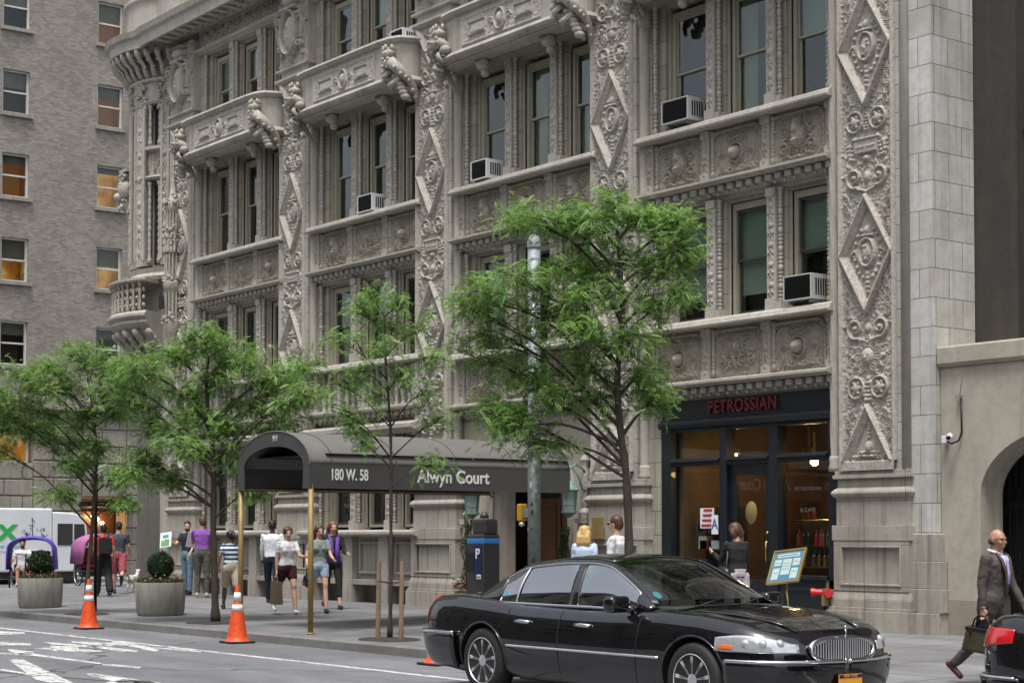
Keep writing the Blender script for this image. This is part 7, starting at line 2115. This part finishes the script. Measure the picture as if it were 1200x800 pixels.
text('180 W. 58', .25, .003, 'lettering', 'letter_white', AW, (X1+.016, 14.86, 2.635), (PI/2, 0, PI/2), sx=.66, offset=.005)
text('Alwyn Court', .30, .003, 'lettering', 'letter_white', AW, (X1+.016, 16.9, 2.64), (PI/2, 0, PI/2), sx=.92, offset=.005)

# ------------------------------------------------------------------ lanterns
def lantern(px, Y, lab):
    c = at(px, 600, Y); z = 2.02
    root = tag(empty('wall_lantern', (c.x, Y, z)), lab, 'lantern', 'green copper lanterns flanking the entrance')
    def q(mb, n, mt, **k): return mb.build(n, M[mt], root, **k)
    X, y = c.x, Y
    q(MB().lathe([(.125, .06), (.15, .07), (.15, .1), (.12, .1)], (X, y, z), 8).lathe([(.19, .46), (.20, .48), (.15, .52), (.13, .58), (.07, .64), (.03, .66), (.02, .74), (.04, .76), (0, .78)], (X, y, z), 12).lathe([(.0, -.03), (.05, 0), (.12, .06)], (X, y, z), 8), 'cap', 'verdigris', auto=R(35))
    q(MB().lathe([(.115, .10), (.145, .46)], (X, y, z), 8), 'glass', 'lantern_glass')
    f = MB()
    for k in range(8):
        a = 2*PI*k/8; f.tube([(X+.12*math.cos(a), y+.12*math.sin(a), z+.1), (X+.15*math.cos(a), y+.15*math.sin(a), z+.47)], .010, 5)
    for hgt, r in ((.22, .13), (.34, .14)): f.tube([(X+r*math.cos(a), y+r*math.sin(a), z+hgt) for a in np.linspace(0, 2*PI, 9)][:-1], .006, 4, closed=True)
    q(f, 'cage', 'verdigris')
    q(MB().tube([(X, y, z+.74), (X, y, z+.86), (X, y+.15, z+.95), (X, y+.3, z+.88), (X, 20.5, z+.7)], .022, 8).tube([(X, y+.05, z+.9), (X, y+.2, z+.75), (X, y+.32, z+.5), (X, 20.5, z+.42)], .014, 6).lathe([(.0, 20.46), (.10, 20.46), (.10, 20.5)], (X, 0, z+.6), 12, axis='y'), 'bracket', 'verdigris', smooth=True)
lantern(553, 20.0, 'green copper lantern on the wall left of the entrance, half under the awning')
lantern(667, 20.0, 'green copper lantern on the wall right of the entrance, beside the pier')
o = MB().box(-24.02, -23.72, 20.16, 20.185, 1.62, 2.0).build('plaque', M['brass_worn'], None, bevel=.004); o.location = (0, 0, 0); tag(o, 'dull brass wall plaque on the pier beside the entrance', 'plaque')

# ------------------------------------------------------------------ pole, parking machine
c = at(626, 600, 14.3); X = c.x; PL = tag(empty('street_pole', (X, 14.3, .13)), 'thick grey steel street pole with a domed cap, rising in front of the entrance', 'pole')
MB().lathe([(.083, .13), (.083, 5.52)], (X, 14.3, 0), 24).build('shaft', M['galvanized'], PL, smooth=True)
MB().lathe([(.0865, .13), (.0865, 2.7)], (X, 14.3, 0), 24).build('sleeve', M['grime_metal'], PL, smooth=True)
MB().lathe([(.095, 5.5), (.095, 5.56), (.09, 5.60), (.06, 5.66), (0, 5.69)], (X, 14.3, 0), 24).build('cap', M['galvanized'], PL, auto=R(35))
MB().lathe([(.16, .13), (.16, .16), (.10, .22), (.088, .4)], (X, 14.3, 0), 20).build('base', M['grime_metal'], PL, auto=R(35))
c = at(612.5, 600, 14.25)
YB = tag(empty('signal_box', (c.x, 14.22, 1.85)), 'small yellow crossing button box fixed to the grey pole', 'button box')
MB().box(c.x-.05, c.x+.045, 14.18, 14.30, 1.87, 2.10).build('housing', M['yellow_paint'], YB, bevel=.02)
MB().ball((c.x+.04, 14.2, 1.83), (.045, .04, .03), 10).build('button', M['chrome_soft'], YB, smooth=True)
MB().box(c.x+.03, X-.02, 14.22, 14.26, 1.92, 2.05).build('bracket', M['galvanized'], YB)
# scratches of tape and stickers on the pole
rng = np.random.RandomState(3); 
for k in range(9):
    a = R(rng.uniform(-120, -20)); z = rng.uniform(.9, 2.4); s_ = MB(); h = rng.uniform(.03, .09); w2 = rng.uniform(.2, .5)
    for t in range(5): aa = a+w2*t/4; s_.v += [(X+.088*math.cos(aa), 14.3+.088*math.sin(aa), z), (X+.088*math.cos(aa), 14.3+.088*math.sin(aa), z+h)]
    s_.f = [(2*t, 2*t+2, 2*t+3, 2*t+1) for t in range(4)]; s_.build('sticker', M[['kiosk_grey', 'paper_white', 'concrete'][k % 3]], PL)
c = at(566, 650, 13.98); X = c.x; KM = tag(empty('parking_machine', (X, 13.98, .13)), 'dark grey parking payment machine with a blue band and white P', 'parking meter')
MB().box(X-.17, X+.19, 13.83, 14.13, .13, 1.70).build('cabinet', M['kiosk_grey'], KM, bevel=.03)
MB().box(X-.09, X+.19, 13.86, 14.10, 1.69, 1.90).build('head', M['kiosk_grey'], KM, bevel=.03); MB().lathe([(.06, 1.91), (.06, 1.95), (.03, 1.99), (0, 2.0)], (X+.03, 13.98, 0), 12).build('aerial', M['kiosk_grey'], KM, smooth=True)
MB().box(X-.173, X+.193, 13.827, 14.133, 1.55, 1.66).build('blue_band', M['kiosk_blue'], KM, bevel=.03)
MB().box(X+.02, X+.17, 13.822, 13.829, 1.15, 1.54).build('panel', M['kiosk_navy'], KM)
text('P', .19, .003, 'lettering', 'letter_white', KM, (X+.095, 13.817, 1.43), offset=.004)
MB().box(X+.08, X+.17, 13.815, 13.821, 1.10, 1.16).build('notice', M['paper_white'], KM); MB().box(X+.09, X+.16, 13.811, 13.814, 1.12, 1.135).build('notice_print', M['gift_red'], KM)
MB().box(X-.14, X+.0, 13.822, 13.829, 1.2, 1.45).build('screen', M['sign_black'], KM)

# ------------------------------------------------------------------ cones
def cone(px, py, lab, first=None):
    p = CAM+ray(px, py)*(-CAM.z/ray(px, py).z)
    if first:
        o = copy_tree(first); o.location = (p.x, p.y, 0); tag(o, lab); return o
    root = tag(empty('traffic_cone', (p.x, p.y, 0)), lab, 'traffic cone', 'orange traffic cones along the kerb')
    z = lambda f: .035+.86*f; r = lambda f: .165-.135*f
    def q(mb, n, mt, **k): return mb.build(n, M[mt], root, world=False, **k)
    q(MB().box(-.21, .21, -.21, .21, .004, .035), 'base', 'cone_rubber', bevel=.01)
    q(MB().lathe([(.20, .035), (r(0), .06)]+[(r(f), z(f)) for f in (.1, .3, .5, .7, .9, 1.0)]+[(.02, z(1.0)+.005), (.015, z(.9))], n=28), 'body', 'orange_cone', auto=R(50))
    for a, b in ((.54, .66), (.73, .88)): q(MB().lathe([(r(a)+.003, z(a)), (r(b)+.003, z(b))], n=28), 'reflective_band', 'reflective_white', smooth=True)
    return root
c0 = cone(278, 753, 'orange cone with white bands in front of the dense tree')
cone(104, 736.5, 'orange cone with white bands at the foot of the leftmost tree', c0)
cone(514, 778.5, 'orange cone half hidden behind the rear bumper of the black saloon', c0)

# ------------------------------------------------------------------ menu stand, standpipe, wall camera
X, Y = -18.25, 19.1; z = swz(Y); MS = tag(empty('menu_stand', (X, Y, z)), 'brass menu stand with a slanted glazed board outside the shop', 'menu stand')
MB().tube([(X+.06, Y, z), (X-.02, Y, z+.86)], .018, 10).lathe([(.15, 0), (.15, .015), (.04, .03)], (X+.06, Y, z), 20).build('post', M['brass'], MS, smooth=True)
T_ = Matrix.Translation((X, Y, 1.22)) @ Matrix.Rotation(-.10, 4, 'Y') @ Matrix.Rotation(-.45, 4, 'X')
def ms(mb, n, mt, **k): return mb.xf(T_).build(n, M[mt], MS, **k)
f = MB(); f.box(-.33, .33, -.02, .02, -.28, -.25).box(-.33, .33, -.02, .02, .25, .28).box(-.33, -.30, -.02, .02, -.25, .25).box(.30, .33, -.02, .02, -.25, .25); ms(f, 'frame', 'brass', bevel=.005)
ms(MB().box(-.30, .30, -.005, .01, -.25, .25), 'backing', 'board_blue')
s_ = MB()
for a, b, c_, d in ((-.22, .22, .15, .21), (-.26, -.12, .02, .12), (-.09, .09, -.14, .12), (.12, .26, .0, .12), (-.26, -.12, -.21, -.02), (.12, .26, -.21, -.04)): s_.box(a, b, -.009, -.006, c_, d)
ms(s_, 'menu_card', 'paper_white')
for a, b, c_, d in ((-.19, .19, .175, .185), (-.07, .07, .05, .056), (-.07, .07, .0, .006), (-.07, .07, -.05, -.044), (-.24, -.14, .06, .066), (.14, .24, .06, .066), (-.24, -.14, -.1, -.094), (.14, .24, -.1, -.094)): ms(MB().box(a, b, -.011, -.0092, c_, d), 'menu_print', 'letter_blue')
ms(MB().box(-.30, .30, -.016, -.014, -.25, .25), 'glazing', 'shop_glass')
X, Y = -18.52, 20.25; SP = tag(empty('standpipe', (X, Y, .9)), 'fire standpipe with two red caps on a brass body low beside the pier', 'standpipe')
b = MB().tube([(X, Y+.25, .78), (X, Y, .78)], .07, 14).tube([(X, Y, .60), (X, Y, .86)], .075, 14); b.box(X-.16, X+.16, Y+.17, Y+.2, .60, .98); b.build('body', M['brass_worn'], SP, auto=R(35))
for s in (-1, 1):
    MB().tube([(X, Y, .80), (X+s*.13, Y-.10, .80)], .055, 12).lathe([(0, 0)], (0, 0, 0), 3).build('outlet', M['fdc_red'], SP, smooth=True) if 0 else MB().tube([(X, Y, .80), (X+s*.13, Y-.10, .80)], .055, 12).build('outlet', M['fdc_red'], SP, auto=R(35))
    MB().tube([(X+s*.13, Y-.10, .80), (X+s*.18, Y-.14, .80)], .07, 12).build('cap', M['fdc_red'], SP, auto=R(35))
c = at(1117, 514, 20.42); X, z = c.x, c.z; SC_ = tag(empty('security_camera', (X, 20.4, z)), 'security camera with a round lens on the cream wall, beside its conduit', 'camera')
MB().ball((X+.04, 20.30, z+.02), .065, 14).build('dome', M['chrome_soft'], SC_, smooth=True)
MB().tube([(X+.05, 20.27, z+.02), (X+.07, 20.22, z+.0)], .03, 12).build('lens', M['iron_black'], SC_, smooth=True)
MB().box(X-.17, X-.09, 20.36, 20.45, z-.06, z+.05).build('junction_box', M['plastic_white'], SC_, bevel=.01)
MB().tube([(X-.1, 20.40, z-.03), (X, 20.38, z-.07), (X+.1, 20.42, z-.03), (X+.13, 20.45, z+.1), (X+.12, 20.45, z+.62)], .014, 8).build('conduit', M['iron_black'], SC_, smooth=True)
MB().tube([(X+.12, 20.42, z+.6), (X+.22, 20.35, z+.85)], .008, 6).build('aerial', M['galvanized'], SC_)
MB().box(X+.06, X+.13, 20.38, 20.44, z+.58, z+.63).build('bracket', M['galvanized'], SC_)

# ------------------------------------------------------------------ air conditioners
def aircon(x, y, z, w_, h, lab, mat='ac_grey'):
    root = tag(empty('air_conditioner', (x, y, z)), lab, 'air conditioner', 'window air conditioners on the ornate building')
    def q(mb, n, mt, **k): return mb.build(n, M[mt], root, world=False, **k)
    d = .42
    b = MB(); t = .022
    for a in ((0, t, 0, h), (w_-t, w_, 0, h)): b.box(a[0], a[1], 0, d, a[2], a[3])
    b.box(t, w_-t, 0, d, 0, t); b.box(t, w_-t, 0, d, h-t, h); q(b, 'casing', mat, bevel=.006)
    q(MB().box(t, w_-t, .03, d, t, h-t), 'core', 'ac_grille')
    g = MB(); zz = t+.03
    while zz < h-t-.02: g.box(t, w_-t, .008, .024, zz, zz+.008); zz += .032
    q(g, 'grille', 'iron_black')
    s = MB()
    for k in range(5): s.box(w_+.001, w_+.006, .1+.055*k, .13+.055*k, .07, h-.07)
    q(s, 'side_vent', 'ac_grille')
    q(MB().box(.06, .10, .06, d, -.05, 0).box(w_-.10, w_-.06, .06, d, -.05, 0), 'bracket', 'galvanized')
    return root
aircon(-22.22, 20.22, 8.73, .66, .40, 'grey window air conditioner highest and nearest the right, third floor above the shop')
aircon(-19.37, 20.22, 5.38, .60, .40, 'grey louvred window air conditioner just above the shop sign, beside the big pier')
aircon(-27.78, 20.20, 8.66, .52, .38, 'pale air conditioner in the first window right of the middle diamond pier', 'plastic_white')
aircon(-31.95, 20.20, 8.63, .58, .37, 'white air conditioner in the middle window of the bay above the awning', 'plastic_white')
aircon(-30.30, 19.95, 11.93, .48, .24, 'pale blue-white air conditioner partly hidden behind the upper balcony', 'plastic_white')

# ------------------------------------------------------------------ pedicabs
def pedicab(px, Y, lab, col, s=1.0, rz=PI/2):
    c = at(px, 680, Y); z0 = .0 if c.x < XC else swz(Y)
    root = tag(empty('pedicab', (c.x, Y, z0), rz), lab, 'pedicab'); 
    def q(mb, n, mt, **k): return mb.build(n, M[mt], root, world=False, **k)
    def wh(x, y, r=.33):
        o = q(MB().tube([(x+r*math.cos(a), y, r+r*math.sin(a)) for a in np.linspace(0, 2*PI, 29)][:-1], .022, 8, closed=True), 'wheel', 'rubber', smooth=True)
        m = MB().tube([(x+(r-.03)*math.cos(a), y, r+(r-.03)*math.sin(a)) for a in np.linspace(0, 2*PI, 29)][:-1], .012, 6, closed=True)
        for k in range(14): a = 2*PI*k/14; m.tube([(x, y, r), (x+(r-.03)*math.cos(a), y, r+(r-.03)*math.sin(a))], .003, 4)
        m.tube([(x, y-.04, r), (x, y+.04, r)], .025, 8); m.build('rim', M['chrome_soft'], o, world=False, smooth=True)
    wh(-.35, .52); wh(-.35, -.52); wh(1.35, 0, .32)
    f = MB(); f.tube([(1.35, .0, .32), (1.25, 0, .75), (1.15, 0, 1.0)], .02, 8); f.tube([(1.22, 0, .8), (.65, 0, .35), (-.35, 0, .33)], .022, 8); f.tube([(1.2, 0, .88), (.6, 0, .8), (.65, 0, .35)], .02, 8)
    f.tube([(1.1, -.28, 1.05), (1.16, -.1, 1.02), (1.16, .1, 1.02), (1.1, .28, 1.05)], .013, 6); f.tube([(-.35, -.52, .33), (-.35, .52, .33)], .018, 8); f.tube([(.05, -.45, .42), (-.7, -.45, .42), (-.7, .45, .42), (.05, .45, .42)], .018, 8, closed=True)
    q(f, 'frame', 'iron_black', smooth=True)
    q(MB().ball((.58, 0, .88), (.15, .08, .04), 10), 'saddle', 'leather_black', smooth=True)
    q(MB().box(-.55, .0, -.42, .42, .50, .62), 'bench', 'seat_red', bevel=.04); q(MB().cbox((-.58, 0, .86), (.10, .84, .48), Matrix.Rotation(-.15, 3, 'Y')), 'backrest', 'seat_red', bevel=.04)
    q(MB().box(-.60, .30, -.46, .46, .40, .46).box(-.78, -.62, -.48, .48, .40, .75), 'floor', 'kiosk_grey', bevel=.02)
    # hood: an open-fronted tunnel, lying across the seat
    n = 12; m = MB()
    prof_ = [(.50*math.cos(t)*1.12, 1.02+.42*math.sin(t)**.6) for t in np.linspace(0, PI, n+1)]; prof_ = [(.58, .62)]+prof_+[(-.58, .62)]
    for x, e in ((.25, 0), (-.05, .03), (-.4, .03), (-.78, -.04)):
        for (y, z) in prof_: m.v.append((x-(.15 if z < .7 and x > 0 else 0), y, z+e*(z > 1)))
    w2 = len(prof_)
    for i in range(3):
        for k in range(w2-1): m.f.append((i*w2+k, i*w2+k+1, (i+1)*w2+k+1, (i+1)*w2+k))
    o = q(m, 'hood', col, smooth=True); sd = o.modifiers.new('t', 'SOLIDIFY'); sd.thickness = .04; sd.offset = 0
    return root
pedicab(36, 19.6, 'pedicab with a bright purple hood parked before the white truck', 'awning_purple', rz=R(-28)).scale = (1.15, 1.15, 1.12)
pedicab(117, 21.2, 'pedicab with a pink hood and red seat parked behind the leftmost tree', 'awning_pink', rz=R(-2))
c = at(29, 660, 19.45)
pp = person('bearded person in white tee sitting in the purple pedicab', (c.x+.10, 19.35, 0), R(-28), 1.72, 'skin_tan', ('hair_black', 'short'), ((80, 75), (82, 70)), ((25, 8, 55), (28, 8, 55)), 4, (0, 8), ('tee', 'cloth_white', 'short'), ('shorts', 'cloth_grey'), shoes='cloth_white', beard=True, zoff=.16)

# ------------------------------------------------------------------ box truck across the side street
TX_ = -58.0; TK = tag(empty('delivery_truck', (TX_-1, 22, 0)), 'white delivery van with a green X on its side, parked across the side street', 'truck')
def pr(mb, name, mat, parent=TK, **k): return mb.build(name, M[mat], parent, **k)
pr(MB().box(TX_-2.1, TX_, 16.5, 24.25, .42, 2.62), 'cargo_box', 'truck_white', bevel=.06)
cabp = [(24.26, .42), (24.26, 2.50), (25.0, 2.47), (25.35, 2.38), (25.5, 2.1), (25.6, 1.4), (25.72, 1.1), (25.75, .42)]
cb_ = MB(); cb_.poly([(p[0], p[1]) for p in cabp], 'x', TX_-2.05, TX_-.03); pr(cb_, 'cab', 'truck_white', bevel=.05)
pr(MB().poly([(24.45, 1.35), (24.45, 2.08), (24.98, 2.08), (24.98, 1.35)], 'x', TX_-.03, TX_-.02), 'cab_window', 'car_glass_dark'); pr(MB().poly([(25.05, 1.35), (25.05, 2.08), (25.42, 2.08), (25.5, 1.35)], 'x', TX_-.03, TX_-.02), 'cab_window', 'car_interior')
pr(MB().box(TX_-.028, TX_-.012, 24.44, 24.99, 1.34, 2.09), 'window_surround', 'car_interior')
pr(MB().box(TX_-2.0, TX_-.1, 16.6, 25.6, .2, .42), 'chassis', 'rubber')
pr(MB().box(TX_, TX_+.012, 16.52, 24.2, 1.14, 1.17).box(TX_, TX_+.012, 24.05, 24.08, .45, 2.55), 'trim', 'plastic_white')
for y in (18.2, 24.9):
    pr(MB().lathe([(0, -.12), (.26, -.12), (.36, -.1), (.38, 0), (.36, .1), (.26, .12), (0, .12)], (TX_-.2, y, .38), 24, axis='x'), 'wheel', 'rubber', smooth=True)
m = MB().tube([(TX_+.05, 25.35, 1.3), (TX_+.22, 25.4, 1.35)], .015, 6).box(TX_+.15, TX_+.3, 25.38, 25.42, 1.3, 1.6); pr(m, 'mirror', 'iron_black')
text('X', .72, .006, 'lettering', 'truck_green', TK, (TX_+.012, 22.62, 1.76), (PI/2, 0, PI/2), sx=1.25, offset=.03)
text('er Direct', .20, .004, 'lettering', 'cyan_sticker', TK, (TX_+.012, 22.75, 1.32), (PI/2, 0, PI/2))
text('o', .22, .004, 'lettering', 'kiosk_grey', TK, (TX_+.012, 22.15, 2.2), (PI/2, 0, PI/2))
m = MB(); rng = np.random.RandomState(9)
for k in range(26):
    y = rng.uniform(23.15, 24.0); z = rng.uniform(1.6, 2.2-abs(y-23.5)*.6); a = rng.uniform(0, PI); l = rng.uniform(.05, .14); m.tube([(TX_+.008, y, z), (TX_+.008, y+l*.5*math.cos(a)+.02, z+l*.5*math.sin(a)), (TX_+.008, y+l*math.cos(a), z+l*math.sin(a))], .012, 4, flat=.5)
m.tube([(TX_+.008, 23.5, 2.3), (TX_+.008, 23.52, 1.7)], .014, 4); pr(m, 'plant_drawing', 'kiosk_navy')
# stop-light fixture strapped to the leftmost tree's neighbour pole
c = at(112, 650, 14.9); X = c.x; LP = tag(empty('sign_post', (X, 14.9, .14)), 'thin dark sign post beside the leftmost tree with a yellow tag', 'post')
MB().tube([(X, 14.9, .14), (X+.01, 14.9, 3.3)], .035, 10).build('shaft', M['iron_black'], LP, smooth=True)
MB().box(X-.13, X-.05, 14.85, 14.93, 1.85, 2.1).build('yellow_tag', M['yellow_paint'], LP, bevel=.02)
MB().box(X-.6, X-.36, 14.86, 14.88, 2.28, 2.64).build('sign_plate', M['paper_white'], LP, bevel=.004) if 0 else None
# ------------------------------------------------------------------ camera and light
cd = bpy.data.cameras.new('camera'); cam = bpy.data.objects.new('camera', cd); COL.objects.link(cam)
cam.location = CAM
Mx = Matrix((RT, UP, -FW)).transposed().to_4x4(); cam.rotation_euler = Mx.to_euler()
cd.sensor_width = 36; cd.lens = 36*FPX/1200; cd.shift_x = 0; cd.shift_y = (557-400)/1200; cd.clip_end = 1000; cd.clip_start = .1
SC.camera = cam
W = bpy.data.worlds.new('World'); SC.world = W; W.use_nodes = True
nt = W.node_tree; bg = nt.nodes['Background']; sky = nt.nodes.new('ShaderNodeTexSky'); sky.sky_type = 'NISHITA'; sky.sun_disc = False
SUN_E, SUN_A = R(70), R(-50)      # elevation; azimuth of the sun measured from +X towards +Y
sky.sun_elevation = SUN_E; sky.sun_rotation = PI/2-SUN_A
sky.air_density = 1.0; sky.dust_density = 4.0; sky.ozone_density = .6
hs = nt.nodes.new('ShaderNodeHueSaturation'); hs.inputs['Saturation'].default_value = .35
nt.links.new(sky.outputs[0], hs.inputs['Color']); nt.links.new(hs.outputs[0], bg.inputs[0]); bg.inputs[1].default_value = .115
sl = bpy.data.lights.new('sun', 'SUN'); sl.energy = 1.5; sl.angle = R(16); sl.color = (1, .975, .94)
so = bpy.data.objects.new('sun', sl); COL.objects.link(so)
dv = Vector((math.cos(SUN_E)*math.cos(SUN_A), math.cos(SUN_E)*math.sin(SUN_A), math.sin(SUN_E)))
so.rotation_euler = dv.to_track_quat('Z', 'Y').to_euler(); so.location = dv*60
SC.view_settings.view_transform = 'Standard'; SC.view_settings.look = 'None'; SC.view_settings.exposure = .98; SC.view_settings.gamma = 1
SC.cycles.use_denoising = True
SC.cycles.max_bounces = 8; SC.cycles.transparent_max_bounces = 16; SC.cycles.glossy_bounces = 4
